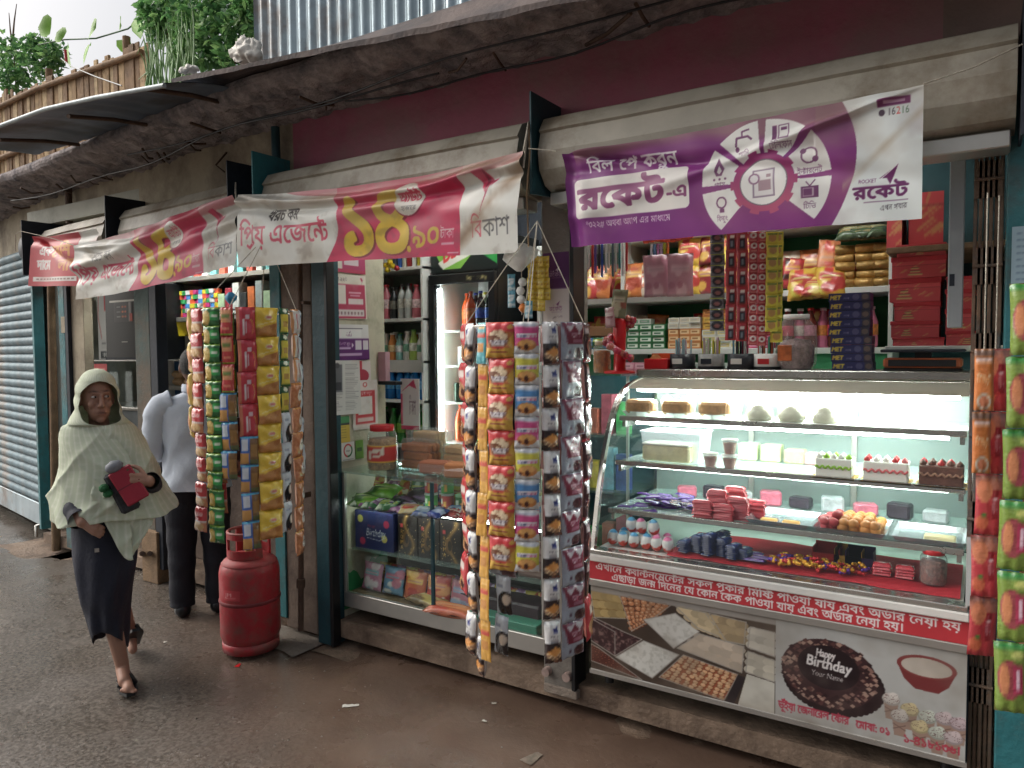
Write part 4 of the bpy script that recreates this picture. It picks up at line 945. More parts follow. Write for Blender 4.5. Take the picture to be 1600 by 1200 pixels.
pudding(-.985, 3.10, Z2, 'single brown pudding cup in front of the white tub'); pudding(-.90, 3.09, Z2, 'lower of two stacked pudding cups'); pudding(-.90, 3.09, Z2+.065, 'upper of two stacked pudding cups')
for i, x in enumerate((-.9, -.8, -.7, -.615)):
    t = thing('pastry_box', ['pale green pastry box at the back of the second shelf', 'yellow green pastry box at the back of the second shelf', 'box of beige wafers at the back of the second shelf', 'small pink cup of sweets at the back of the second shelf'][i], 'pastry', (x, 3.4, Z2))
    MB().box((-.042, -.04, 0), (.042, .04, (.075, .075, .06, .05)[i]), .006).obj('contents', mat('pastry_%d' % i, (S(206, 220, 160), S(216, 222, 150), S(206, 176, 130), S(216, 150, 150))[i], .6, var=.15, vs=30), t)
    MB().box((-.046, -.044, 0), (.046, .044, (.08, .08, .065, .055)[i]), .006).obj('clear_cover', G_poly, t)
def pastry(x, w, lab, base, squig, top):
    t = thing('decorated_cake', lab, 'cake', (x, 3.10, Z2), 0)
    MB().box((-w/2-.012, -.06, 0), (w/2+.012, .06, .006)).obj('gold_board', mat('gold_board', S(190, 150, 80), .4, var=.1), t)
    MB().box((-w/2, -.05, .0062), (w/2, .05, .078), .004).obj('cake', base, t)
    pts = [(-w/2+w*i/30, -.0525, .045+.005*math.sin(i*1.3)) for i in range(31)]; MB().tube(pts, .0045, 6).obj('piped_line', squig, t)
    for k in range(9):
        px_, py_ = -w/2+.012+(w-.024)*(k % 5)/4, (-.03 if k < 5 else .02); col = top[k % len(top)]
        MB().lathe([(.011, 0), (.013, .006), (.007, .014), (.0008, .02)], 9, (px_, py_, .078)).obj('topping', col, t)
M_lime = mat('lime_icing', S(150, 196, 60), .5, var=.1); M_rose = mat('pink_icing', S(226, 120, 120), .5, var=.1); M_berry = mat('berry', S(190, 40, 44), .4, var=.1); M_choc = mat('chocolate_icing', S(104, 66, 52), .55, var=.3, vs=50, bump=.4); M_choc2 = mat('mocha_icing', S(160, 120, 96), .6, var=.1)
pastry(-.49, .13, 'white cake with lime green piping on the second shelf', M_cream2, M_lime, [M_cream2, M_lime, M_cream2])
pastry(-.31, .15, 'white cake with pink piping and red berries', M_cream2, M_rose, [M_berry, M_cream2, M_cream2, M_berry, M_rose])
pastry(-.13, .14, 'chocolate coated cake at the right end of the second shelf', M_choc, M_choc2, [M_choc, M_choc, M_berry])
# third shelf: chocolate bars, red packs, sweet trays
Z3 = .887
def bar_mesh(name, col, col2, w=.075, d=.03, h=.008, txt=None):
    c = Cv(24, 12, 2., col); c.rect(.5, .2, 1.5, .8, col2, .8); c.rect(.65, .4, 1.3, .62, (240, 236, 236), .8); c.rect(0, 0, .08, 1, tuple(np.array(col)*.7)); c.rect(1.92, 0, 2, 1, tuple(np.array(col)*.7))
    def fn(u, v): 
        z = h*(1-np.abs(2*v-1)**4)*(1-np.abs(2*u-1)**8)+.0008
        return (u-.5)*w, (v-.5)*d, z
    return sheet(name, cv=c, fn=fn, m=FOIL)
MB_pur = bar_mesh('purple_bar', (74, 36, 118), (96, 52, 140)); MB_red = bar_mesh('red_bar', (196, 30, 48), (210, 70, 80), .085, .035, .012); MB_blue = bar_mesh('blue_bar', (24, 44, 104), (40, 66, 140), .075, .045, .009); MB_dark = bar_mesh('dark_bar', (52, 34, 60), (130, 80, 40))
def pile(name, me, n, x0, x1, y0, y1, z, label, grp, layer=6, dz=.009, spread=.3):
    for i in range(n):
        k = i // layer; o = inst(name, me, None, (rnd.uniform(x0, x1), rnd.uniform(y0, y1), z+k*dz+rnd.uniform(0, .002)), (rnd.uniform(-.06, .06), rnd.uniform(-.06, .06), rnd.uniform(-spread, spread))); tag(o, label, 'chocolate bar', grp)
pile('chocolate_bar', MB_pur, 42, -1.36, -1.04, 3.0, 3.26, Z3, 'purple wrapped chocolate bar in the loose pile on the third shelf', 'purple chocolate bars on the third shelf', 7, .009, .5)
pile('chocolate_bar', MB_dark, 6, -1.32, -1.05, 3.05, 3.25, Z3+.028, 'dark purple chocolate bar with orange print on the third shelf', 'dark chocolate bars on the third shelf', 6, .009, .9)
for st_, (x, y, n) in enumerate(((-.985, 3.0, 8), (-.90, 3.01, 7), (-.94, 3.06, 12), (-.85, 3.05, 10), (-.88, 3.12, 13), (-.97, 3.14, 9), (-.80, 3.12, 8))):
    for k in range(n):
        o = inst('wafer_pack', MB_red, None, (x+rnd.uniform(-.006, .006), y+rnd.uniform(-.004, .004), Z3+k*.0095), (0, 0, rnd.uniform(-.08, .08))); tag(o, 'red wrapped wafer in the stacks on the third showcase shelf', 'wafer pack', 'red wafer packs stacked on the third shelf')
M_tr = mat('steel_tray', S(200, 202, 206), .25, metal=.85, var=.08)
def steel_tray(x, y, w, d, label):
    t = thing('steel_tray', label, 'tray', (x, y, Z3)); mb = MB(); r0 = [(sx*w/2*.9, sy*d/2*.88, .004) for sx, sy in ((-1, -1), (1, -1), (1, 1), (-1, 1))]; r1 = [(sx*w/2, sy*d/2, .024) for sx, sy in ((-1, -1), (1, -1), (1, 1), (-1, 1))]; r2 = [(sx*(w/2+.008), sy*(d/2+.008), .025) for sx, sy in ((-1, -1), (1, -1), (1, 1), (-1, 1))]
    mb.loft([r0, r1, r2], True, False, False); mb.add(r0, [(0, 1, 2, 3)]); mb.obj('pan', M_tr, t); return t
steel_tray(-.685, 3.12, .24, .26, 'steel sweet tray with two flat biscuits, left of the balls'); steel_tray(-.425, 3.12, .25, .27, 'steel tray heaped with red and brown sweet balls'); steel_tray(-.165, 3.12, .23, .26, 'nearly empty steel tray at the right end of the showcase')
M_gul = mat('brown_sweet', S(196, 132, 66), .45, var=.15, vs=30, rand=.15); M_rsw = mat('red_sweet', S(168, 58, 62), .45, var=.15, vs=30, rand=.15); M_bis = mat('flat_biscuit', S(226, 176, 104), .7, var=.15)
ball = MB().lathe([(.001, -.019), (.012, -.016), (.019, -.005), (.021, .004), (.016, .013), (.008, .018), (.0008, .019)], 12).mesh('sweet_ball', M_gul); rball = ball.copy(); rball.materials.clear(); rball.materials.append(M_rsw)
for i in range(44):
    cx_, cy_ = i % 6, (i//6) % 6; z = Z3+.024+(.022 if 0 < cy_ < 5 and 0 < cx_ < 5 else 0)+(.018 if i > 35 else 0)
    red = cx_ < 2 and not (cx_ == 1 and cy_ == 3); o = inst('sweet_ball', rball if red else ball, None, (-.515+cx_*.036+rnd.uniform(-.006, .006), 3.02+cy_*.037+rnd.uniform(-.006, .006), z), (0, 0, rnd.random()*6), (1.25, .9, .95) if red else 1.0)
    tag(o, 'dark red oval sweet heaped in the middle steel tray' if red else 'golden brown sweet ball heaped in the middle steel tray', 'sweet', 'red sweets in the tray' if red else 'brown sweet balls in the tray')
for i, x in enumerate((-.73, -.645)):
    o = MB().box((-.034, -.014, 0), (.034, .014, .014), .006).obj('flat_biscuit', M_bis, None, (x, 3.06, Z3+.006)); tag(o, ['flat golden biscuit on the left of the steel tray', 'flat golden biscuit on the right of the steel tray'][i], 'biscuit')
o = MB().box((-.05, -.03, 0), (.05, .03, .02), .004).obj('pale_sweet_slab', mat('pale_slab', S(226, 216, 168), .6), None, (-.13, 3.06, Z3+.006)); tag(o, 'pale yellow sweet slab in the nearly empty tray', 'sweet')
# bottom deck
ZB = .742
tl = thing('red_liner', 'red cloth liner along the showcase floor under the small sweets', 'liner')
mb = MB(); P = []
xs_ = np.linspace(-1.10, -.06, 60); ys_ = np.linspace(3.3, 2.885, 10)
for j, y in enumerate(ys_):
    for x in xs_: P.append((x, y, ZB+.012+.006*mnoise.noise((x*9, y*9, 0))-(.010 if j == 9 else 0)))
inst('cloth', grid_mesh('cloth', np.array(P), None, 60, 10, mat('red_cloth', S(170, 26, 40), .7, var=.15, bump=.2)), tl)
def egg_mesh(tip):
    n = 16; prof = []
    for i in range(n+1):
        t = i/n; a = t*math.pi; prof.append((max(.0006, .0215*math.sin(a)*(1.0-.12*math.cos(a)*-1 if False else 1)*(1 - .16*(t-.35))), .029*(1-math.cos(a))))
    me = MB().lathe(prof, 18).mesh('egg', PLASTIC)
    def f(co):
        z = co[:, 2]; C = np.tile(lin(np.array([236, 236, 232])/255.), (len(z), 1)); ang = np.arctan2(co[:, 1], co[:, 0])
        C[z < .020+.004*np.sin(ang*2)] = lin(np.array([214, 60, 40])/255.); C[z > .046] = lin(np.array(tip)/255.); return C
    return vcol_mesh(me, f)
EG = [egg_mesh((70, 160, 206)), egg_mesh((226, 110, 160))]
epos = [(-1.365, 2.93, 0), (-1.315, 2.93, 0), (-1.262, 2.93, 0), (-1.21, 2.93, 0), (-1.158, 2.93, 1), (-1.106, 2.93, 1), (-1.34, 2.985, 0), (-1.285, 2.985, 1), (-1.235, 2.985, 0), (-1.185, 2.985, 1), (-1.13, 2.985, 1), (-1.235, 2.962, 1, .05), (-1.185, 2.962, 0, .05), (-1.29, 2.965, 0, .05)]
for e in epos:
    o = inst('chocolate_egg', EG[e[2]], None, (e[0]+rnd.uniform(-.004, .004), e[1], ZB+(e[3]*1.15 if len(e) > 3 else 0)), (rnd.uniform(-.12, .12), rnd.uniform(-.12, .12), rnd.random()*6), 1.18); tag(o, 'white and red chocolate egg with %s tip on the showcase floor' % ('blue' if e[2] == 0 else 'pink'), 'chocolate egg', '%s tipped eggs in the showcase' % ('blue' if e[2] == 0 else 'pink'))
for k, (x, n) in enumerate(((-1.04, 6), (-.985, 9), (-.935, 11), (-.885, 9), (-.84, 7), (-.80, 5), (-1.0, 7), (-.91, 10))):
    for j in range(n):
        o = inst('blue_bar', MB_blue, None, (x+rnd.uniform(-.004, .004), 2.945+.02*(k % 2)+(.07 if k > 5 else 0), ZB+.016+j*.0078), (0, 0, R(80)+rnd.uniform(-.1, .1))); tag(o, 'dark blue wrapped bar in the stacks beside the chocolate eggs', 'chocolate bar', 'blue bars stacked on the showcase floor')
pile('chocolate_bar', MB_pur, 6, -.80, -.72, 2.93, 3.0, ZB+.018, 'purple bar lying beside the blue stacks on the showcase floor', 'purple bars on the showcase floor', 3)
def candy_mesh(name, col):
    mb = MB(); mb.lathe([(.004, -.018), (.008, -.014), (.002, -.010), (.008, -.006), (.009, .004), (.007, .009), (.002, .011), (.008, .015), (.005, .019)], 8)
    return mb.mesh(name, mat(name, col, .2, metal=.4, var=.2, vs=60))
CN = [(candy_mesh('gold_candy', S(206, 150, 40)), 'gold'), (candy_mesh('violet_candy', S(104, 60, 160)), 'violet'), (candy_mesh('red_candy', S(190, 40, 44)), 'red')]
for i in range(80):
    me, cn = CN[(0, 0, 1, 2)[i % 4]]; x = rnd.uniform(-.70, -.36); o = inst('wrapped_candy', me, None, (x, rnd.uniform(2.91, 3.03), ZB+.022+rnd.uniform(0, .02)), (R(90)+rnd.uniform(-.4, .4), rnd.uniform(-.5, .5), rnd.random()*6)); tag(o, '%s twist wrapped candy scattered on the red liner' % cn, 'candy', '%s candies on the red liner' % cn)
for i, (x, col) in enumerate(((-.52, S(172, 40, 36)), (-.44, S(196, 150, 60)), (-.40, S(60, 44, 90)))):
    t = thing('sweet_carton', ['red open sweet carton behind the scattered candies', 'tan sweet carton behind the scattered candies', 'dark blue sweet carton behind the scattered candies'][i], 'carton', (x, 3.13, ZB+.013)); w = .05
    for a, b in (((-w, -.04, 0), (w, -.037, .03)), ((-w, .037, 0), (w, .04, .06)), ((-w, -.036, 0), (-w+.003, .036, .05)), ((w-.003, -.036, 0), (w, .036, .05)), ((-w, -.04, -.003), (w, .04, -.0005))): MB().box(a, b).obj('card_side', mat('carton_%d' % i, col, .5, var=.1), t)
for i, x in enumerate((-.31, -.235)):
    for j in range(4):
        o = inst('wafer_pack', MB_red, None, (x, 3.0, ZB+.018+j*.0105), (0, 0, rnd.uniform(-.1, .1)), (.75, 1.2, 1)); tag(o, 'small red pack in the low stacks beside the sweet jar', 'wafer pack', 'small red packs on the showcase floor')
def sweet_jar(x, y, z, r_, h, lidm, fill, label, name='sweet_jar', band=None):
    t = thing(name, label, 'jar', (x, y, z))
    MB().lathe([(r_*.9, .002), (r_*.94, .01), (r_*.94, h*.62), (r_*.85, h*.70), (.001, h*.71)], 18).obj('contents', fill, t)
    MB().lathe([(r_*.9, 0), (r_, .008), (r_, h*.74), (r_*.92, h*.82), (r_*.72, h*.88), (r_*.72, h*.9)], 20).obj('jar_wall', G_jar, t)
    MB().lathe([(r_*.80, h*.87), (r_*.82, h*.88), (r_*.82, h*.985), (r_*.78, h), (.001, h)], 20).obj('lid', lidm, t)
    if band: MB().lathe([(r_*1.012, h*.28), (r_*1.012, h*.66)], 20).obj('label_band', band, t)
    return t
M_redlid = mat('red_lid', S(190, 30, 36), .35, var=.06)
sweet_jar(-.145, 2.99, ZB+.015, .043, .12, M_redlid, mat('brown_toffees', S(140, 96, 84), .5, var=.5, vs=60, bump=.8, bs=80), 'small jar with red lid inside the showcase at the right')
for i in range(9):
    nm, col = (('pink', S(206, 110, 130)), ('dark', S(60, 50, 60)), ('silver', S(180, 180, 184)))[i % 3]; o = MB().box((-.045, -.03, 0), (.045, .03, .05+.015*(i % 2)), .008).obj('sweet_pack', mat('spack_%s' % nm, col, .3, var=.3, vs=20, bump=.3), None, (-1.2+i*.13, 3.42, Z3), (0, 0, rnd.uniform(-.4, .4))); tag(o, '%s sweet pack at the back of the third showcase shelf' % nm, 'sweet pack', '%s packs at the back of the third shelf' % nm)
for i in range(7):
    nm, col = (('clear', S(200, 206, 200)), ('cream', S(226, 216, 180)))[i % 2]; t = thing('dessert_cup', '%s dessert cup at the back of the top showcase shelf' % nm, 'cup', (-1.3+i*.11, 3.42, 1.289), 0, '%s dessert cups' % nm); MB().lathe([(.025, 0), (.034, .05), (.036, .055)], 14).obj('cup', mat('dcup_%s' % nm, col, .35, var=.1), t); MB().lathe([(.034, .0551), (.02, .075), (.001, .08)], 14).obj('swirl', M_cream2, t)
# ------------------------------------------------------------------ middle shop: posters on the pillar wall (they face +x)
def wall_print(name, c, y0, y1, z0, z1, label, x=-2.994, cat='poster', tilt=0., curl=.004):
    def fn(u, v):
        y = y0+(y1-y0)*u; z = z0+(z1-z0)*v; yc, zc = (y0+y1)/2, (z0+z1)/2; dy, dz = y-yc, z-zc
        return x + curl*(u**3)*(1-v)+.0005, yc+dy*math.cos(tilt)-dz*math.sin(tilt), zc+dz*math.cos(tilt)+dy*math.sin(tilt)
    o = inst(name, sheet(name, c, fn, PAPER)); tag(o, label, cat); return o
def agent_poster():
    c = Cv(60, 52, 1.2, (222, 214, 200)); c.text('বিকাশ এজেন্ট', .12, .84, w=.45, h=.09, col=(110, 90, 96)); bird(c, 1.0, .93, .3); c.rect(.05, .02, 1.15, .78, (176, 28, 74)); c.rect(.09, .34, .52, .76, (224, 216, 208)); c.rect(.60, .34, 1.08, .46, (220, 206, 206)); c.rect(.62, .58, 1.02, .62, (216, 150, 170)); c.rect(.66, .52, .98, .55, (216, 150, 170)); c.rect(.09, .07, 1.1, .22, (216, 206, 204))
    for i in range(9): c.rect(.13+i*.107, .11, .13+i*.107+.06, .17, (150, 120, 126))
    c.stain((190, 176, 150), 3, .5, .8, .4, 2); return c
wall_print('payment_poster', agent_poster(), 2.845, 3.125, 1.775, 2.02, 'magenta and cream payment poster near the top of the pillar', tilt=.02)
c = Cv(50, 20, 2., (216, 208, 196)); c.rect(.7, .1, 2, 1, (168, 30, 90)); c.rect(.8, .4, 1.6, .7, (214, 190, 200)); c.rect(0, 0, 2, .2, (176, 28, 74))
wall_print('payment_poster', c, 2.85, 3.12, 2.03, 2.14, 'topmost pink poster strip on the pillar, half under the banner')
def purple_poster():
    c = Cv(60, 44, 1.35, (220, 216, 214)); c.rect(0, 0, 1.35, .62, (92, 24, 104)); c.rect(0, .6, 1.35, 1, (216, 214, 212)); c.rect(.1, .62, 1.05, .86, (228, 226, 224)); c.rect(.08, .86, 1.1, .89, (70, 50, 80)); rocket_logo(c, .45, .68, .22); c.text('রকেট একাউন্ট খুলুন', .1, .42, w=.5, h=.08, col=(220, 196, 220)); c.rect(.12, .32, .62, .37, (200, 170, 206)); c.rect(.8, .3, 1.05, .56, (214, 206, 214)); c.rect(1.1, .3, 1.3, .56, (214, 206, 214)); c.rect(.15, .14, 1.05, .2, (190, 160, 196)); c.poly([(.66, .5), (.74, .42), (.66, .34)], (230, 220, 230)); return c
wall_print('rocket_poster', purple_poster(), 2.875, 3.14, 1.545, 1.745, 'purple and white poster in the middle of the pillar', tilt=.01)
c = Cv(60, 70, .82, (206, 206, 200)); c.rect(.12, .42, .36, .92, (104, 106, 110)); c.rect(.14, .44, .34, .6, (60, 62, 68)); c.ell(.24, .9, .06, .05, (80, 80, 84))
for i in range(26):
    for x0, x1 in ((.44, .78), (.06, .38)):
        if x0 < .3 and i < 14: continue
        yy = .92-i*.033; c.rect(x0, yy-.010, x0+(x1-x0)*rnd.uniform(.6, 1), yy, (150, 150, 150))
wall_print('printed_notice', c, 2.815, 3.055, 1.245, 1.545, 'white printed notice with a grey bottle picture', x=-2.988, cat='notice', tilt=-.015, curl=.012)
c = Cv(44, 56, .72, (216, 206, 200)); c.rect(.0, .05, .72, .98, (222, 212, 206)); c.ell(.36, .9, .06, .05, (196, 40, 44)); c.ell(.36, .9, .035, .03, (222, 212, 206)); c.rect(.08, .12, .64, .78, (196, 36, 44)); c.text('পেমেন্ট করুন', .14, .69, w=.42, h=.06, col=(230, 216, 214)); c.rect(.16, .30, .56, .66, (216, 212, 206)); c.rect(.14, .16, .58, .24, (222, 196, 190)); c.stain((170, 150, 130), 3, .5, .8, .4, 7)
wall_print('payment_poster', c, 3.0, 3.2, 1.15, 1.43, 'red and white poster right of the printed notice', x=-2.990)
c = Cv(30, 40, .7, (196, 36, 60)); c.rect(.3, 0, .7, 1, (214, 200, 196)); c.ell(.3, .3, .3, .3, (170, 30, 60)); wall_print('payment_poster', c, 3.03, 3.15, 1.42, 1.54, 'small torn red poster behind the printed notice', x=-2.9925)
c = Cv(40, 44, .95, (206, 178, 56)); c.rect(0, .74, .95, 1, (70, 150, 92)); c.rect(0, .66, .95, .74, (70, 74, 70)); [c.rect(.08, .58-i*.1, .8, .60-i*.1, (150, 130, 60)) for i in range(5)]; c.poly([(.3, 0), (.4, .12), (.5, 0)], (206, 196, 170))
wall_print('flyer', c, 2.815, 2.975, 1.09, 1.235, 'yellow flyer with green top low on the pillar', cat='flyer')
c = Cv(44, 44, 1., (118, 176, 36)); c.rect(0, 0, .95, 1, (112, 176, 40), r=.08); c.text('tap', .18, .38, w=.6, h=.25, col=(24, 84, 48), bold=.02); c.text('করো ট্যাপ', .22, .72, w=.5, h=.12, col=(24, 84, 48)); c.text('এ', .3, .18, w=.16, h=.12, col=(24, 84, 48))
wall_print('tap_sticker', c, 2.815, 2.905, .985, 1.088, 'lime green sticker reading tap at the foot of the posters', cat='sticker')
c = Cv(44, 44, 1., (226, 226, 220)); c.ell(.5, .55, .34, .36, (200, 40, 50)); c.put(((c.X-.5)/.34)**2+((c.Y-.55)/.36)**2 < (c.X > .45)*(c.Y < .75)*1., (40, 110, 60)); c.ell(.5, .55, .25, .27, (226, 226, 220)); c.text('tap', .36, .5, w=.28, h=.1, col=(70, 70, 70)); c.rect(.1, .05, .9, .09, (170, 170, 170))
wall_print('ring_sticker', c, 2.912, 3.01, .985, 1.088, 'white sticker with a red and green ring', cat='sticker')
c = Cv(20, 40, .5, (104, 150, 44)); c.rect(.1, .4, .4, .6, (60, 90, 40)); wall_print('sticker', c, 3.02, 3.08, .985, 1.09, 'narrow green sticker partly behind the big jar', cat='sticker')
# standing board and box further back
t = thing('card_board', 'white card sign with a magenta triangle behind the counter', 'sign', (-2.93, 3.34, 1.13)); c = Cv(30, 60, .42, (216, 212, 208)); c.poly([(0, .72), (.3, .98), (.36, .8), (.2, .86)], (190, 28, 84)); c.rect(0, 0, .42, .08, (190, 28, 84)); c.text('বিকাশ', .2, .3, w=.14, h=.3, col=(120, 100, 110)); c.rect(.0, .1, .05, .7, (200, 60, 100))
flat_print('face', c, .14, .30, PAPER, t, (0, -.003, 0)); MB().box((0, -.002, 0), (.14, .004, .30)).obj('back', M_white, t)
o = MB().box((-.03, -.02, 0), (.03, .02, .17), .003).obj('pink_carton', mat('dusty_pink', S(190, 150, 156), .6), None, (-2.965, 3.235, 1.42)); tag(o, 'tall dusty pink carton above the card sign', 'carton')
o = MB().box((-.04, -.03, 0), (.10, .03, .02), .003).obj('carton_shelf', M_black, None, (-2.965, 3.25, 1.398)); tag(o, 'small black wall shelf carrying the pink carton', 'shelf')

# ------------------------------------------------------------------ glass counter
GX0, GX1, GY0, GY1 = -2.985, -1.69, 2.9, 3.36
GC = thing('glass_counter', 'long glass counter with aluminium frame full of packets and boxes', 'counter')
def gpart(mb, n, m): return mb.obj(n, m, GC)
gpart(MB().box((GX0, GY0, .18), (GX1, GY0+.03, .262), .003), 'bottom_rail', M_alu)
gpart(MB().box((GX0, GY0+.03, .18), (GX1, GY1, .25)), 'base_board', M_wood)
for x in (GX0, GX1-.02):
    for y in (GY0, GY1-.02): gpart(MB().box((x, y, .262), (x+.02, y+.02, .93), .002), 'corner_post', M_alu)
gpart(MB().box((GX0+.62, GY0+.002, .262), (GX0+.64, GY0+.016, .93), .002), 'door_stile', M_dteal)
gpart(MB().box((-2.34, GY0+.004, .262), (GX1-.02, GY0+.010, .93)), 'front_pane', G_glass); gpart(MB().box((GX0+.02, GY0+.004, .262), (-2.365, GY0+.010, .93)), 'front_pane', G_glass)
gpart(MB().box((GX0-.02, GY0-.03, .932), (GX1+.01, GY1+.01, .944), .003), 'top_pane', clear_mat('thick_top_glass', (.78, .88, .85), .14, .04, .06, (.5, .6, .56)))
for z in (.752, .492): gpart(MB().box((GX0+.02, GY0+.05, z), (GX1-.02, GY1-.01, z+.008)), 'shelf', clear_mat('counter_shelf_glass', (.8, .9, .87), .14, .05, .08, (.5, .6, .55)))
gpart(MB().box((GX0+.0, GY1-.008, .262), (GX1, GY1, .93)), 'rear_panel', mat('dark_rear_panel', S(44, 52, 52), .5, var=.2))
for x in (-2.93, -2.3, -1.75): gpart(MB().tube([(x, 3.0, .14), (x, 3.0, .182)], .025, 8), 'foot', M_black)
# dusty ledge board below the counter
# goods inside: helper for printed boxes
def pbox(name, front, w, d, h, label, cat, loc, rz=0., group=None, side=None, tilt=0.):
    t = thing(name, label, cat, loc, rz, group); MB().box((-w/2, -d/2+.001, 0), (w/2, d/2, h), .0015).obj('carton', side, t)
    flat_print('printed_face', front, w, h, BOXP, t, (-w/2, -d/2-.0005, 0)); t.rotation_euler = (tilt, 0, rz); return t
c = Cv(60, 52, 1.25, (36, 44, 96)); [c.ell(x, y, .09, .1, cl) for x, y, cl in ((.18, .78, (206, 196, 90)), (1.02, .7, (190, 30, 80)), (.25, .2, (190, 30, 80)), (.95, .32, (206, 190, 90)))]; c.text('Happy', .42, .58, w=.25, h=.08, col=(190, 60, 90)); c.text('Birthday', .36, .36, w=.62, h=.2, col=(224, 224, 230), slant=.2, bold=.006); c.line([(.4, .3), (.8, .26), (1.0, .36)], .015, (210, 210, 220))
pbox('birthday_box', c, .27, .2, .21, 'navy gift box with Happy Birthday script and coloured balloons', 'box', (-2.83, 3.08, .5005), R(3), side=mat('navy_card', S(26, 30, 62), .5))
def roma_face(seed):
    c = Cv(40, 52, .72, (34, 26, 24)); c.put(np.clip(1-np.abs(c.X-.42-.16*np.sin(c.Y*6+seed))/.12, 0, 1)*.8, (176, 132, 60)); c.ell(.3, .38, .13, .2, (120, 84, 40), .7); c.ell(.34, .4, .07, .12, (30, 22, 20), .8)
    for i, ch in enumerate('AMOR'): c.text(ch, .1, .12+i*.13, w=.1, h=.1, col=(214, 160, 50), bold=.006)
    c.rect(.1, .66, .2, .76, (176, 40, 40)); c.speckle((220, 190, 120), .01, seed); return c
for i, x in enumerate((-2.60, -2.455, -2.31)):
    pbox('coffee_box', roma_face(i), .135, .12, .215, ['black and gold box next to the navy birthday box', 'middle of the three black and gold boxes in the counter', 'right one of the three black and gold boxes in the counter'][i], 'box', (x, 3.06, .5005), rnd.uniform(-.04, .04), 'black and gold boxes in the glass counter', mat('black_card', S(34, 26, 24), .45))
c = Cv(30, 40, .8, (120, 34, 34)); c.ell(.4, .6, .2, .16, (150, 90, 60)); c.text('মিঠাই', .4, .2, w=.3, h=.12, col=(206, 160, 70)); c.rect(.1, .85, .7, .92, (160, 60, 50))
pbox('brown_box', c, .2, .12, .2, 'dark red sweet box behind the hanging strips in the counter', 'box', (-2.02, 3.06, .5005), 0, side=mat('brownred_card', S(110, 34, 34), .5))
c = Cv(30, 40, .8, (84, 54, 50)); [c.rect(.05, .08+i*.2, .75, .22+i*.2, (120, 90, 84)) for i in range(4)]
pbox('brown_box', c, .14, .12, .18, 'stack-like brown carton at the right end inside the counter', 'box', (-1.83, 3.06, .5005), 0, side=mat('brown_card', S(84, 54, 50), .5))
# soft packets, a general pillow
def pillow(name, cv, w, h, b=.02, m=FOIL, top=.06, seed=0, nx=None):
    def fn(u, v):
        e = np.clip(1-np.abs(2*v-1)**5, 0, 1)**.6*np.clip(1-np.abs(2*u-1)**3.2, 0, 1)**.7
        wr = .10*b*np.sin(u*17+seed)*np.exp(-np.minimum(v, 1-v)*9) + .05*b*np.sin(v*11+u*5+seed)
        x = (u-.5)*w*(1-.05*np.sin(np.pi*v)) ; return x, -(b*e*.5+wr), (v-1)*h
    def fb(u, v):
        e = np.clip(1-np.abs(2*v-1)**5, 0, 1)**.6*np.clip(1-np.abs(2*u-1)**3.2, 0, 1)**.7
        return (u-.5)*w*(1-.05*np.sin(np.pi*v)), b*e*.5+.0004+u*0, (v-1)*h
    nx_, ny_ = cv.nx, cv.ny; C = cv.cols().reshape(-1, 3); u, v = np.meshgrid(np.linspace(0, 1, nx_), np.linspace(1, 0, ny_))
    P1 = np.stack(fn(u, v), -1).reshape(-1, 3); u2, v2 = np.meshgrid(np.linspace(1, 0, 8), np.linspace(1, 0, 10)); P2 = np.stack(fb(u2, v2), -1).reshape(-1, 3)
    P = np.concatenate([P1, P2]); mean = C.mean(0)
    i = np.arange(nx_*ny_).reshape(ny_, nx_); F = [np.stack([i[1:, :-1], i[1:, 1:], i[:-1, 1:], i[:-1, :-1]], -1).reshape(-1, 4)]
    i = np.arange(80).reshape(10, 8)+nx_*ny_; F.append(np.stack([i[1:, :-1], i[1:, 1:], i[:-1, 1:], i[:-1, :-1]], -1).reshape(-1, 4)); F = np.concatenate(F)
    me = bpy.data.meshes.new(name); me.vertices.add(len(P)); me.vertices.foreach_set('co', P.astype(np.float32).ravel()); me.loops.add(F.size); me.loops.foreach_set('vertex_index', F.astype(np.int32).ravel()); me.polygons.add(len(F)); me.polygons.foreach_set('loop_start', np.arange(0, F.size, 4, dtype=np.int32)); me.polygons.foreach_set('use_smooth', np.ones(len(F), bool)); me.update(calc_edges=True)
    C2 = np.concatenate([C, np.tile(mean, (80, 1))]); a = me.color_attributes.new('Col', 'FLOAT_COLOR', 'POINT'); a.data.foreach_set('color', np.concatenate([C2, np.ones((len(C2), 1))], 1).astype(np.float32).ravel()); me.materials.append(m); return me
def rand_pack(name, base, accents, w, h, b=.03, seed=0, res=(14, 16), m=FOIL):
    rs = np.random.RandomState(seed); c = Cv(res[0], res[1], w/h, base); A = w/h
    for k in range(5): c.ell(rs.uniform(.1, .9)*A, rs.uniform(.1, .9), rs.uniform(.08, .3)*A, rs.uniform(.06, .2), accents[rs.randint(len(accents))], .9)
    c.rect(.15*A, .55, .85*A, .72, accents[0]); c.rect(.2*A, .6, .8*A, .66, tuple(np.clip(np.array(base)*.6+90, 0, 255))); c.rect(0, .95, A, 1, tuple(np.array(base)*.7)); c.rect(0, 0, A, .05, tuple(np.array(base)*.7))
    return pillow(name, c, w, h, b, m, seed=seed)
def lay(name, me, loc, rz, label, cat, group=None, rx=R(-90), ry=0.):
    o = inst(name, me, None, loc, (rx, ry, rz)); tag(o, label, cat, group); return o
def stand(name, me, loc, rz, label, cat, group=None, lean=0.):
    o = inst(name, me, None, loc, (lean, 0, rz)); tag(o, label, cat, group); return o
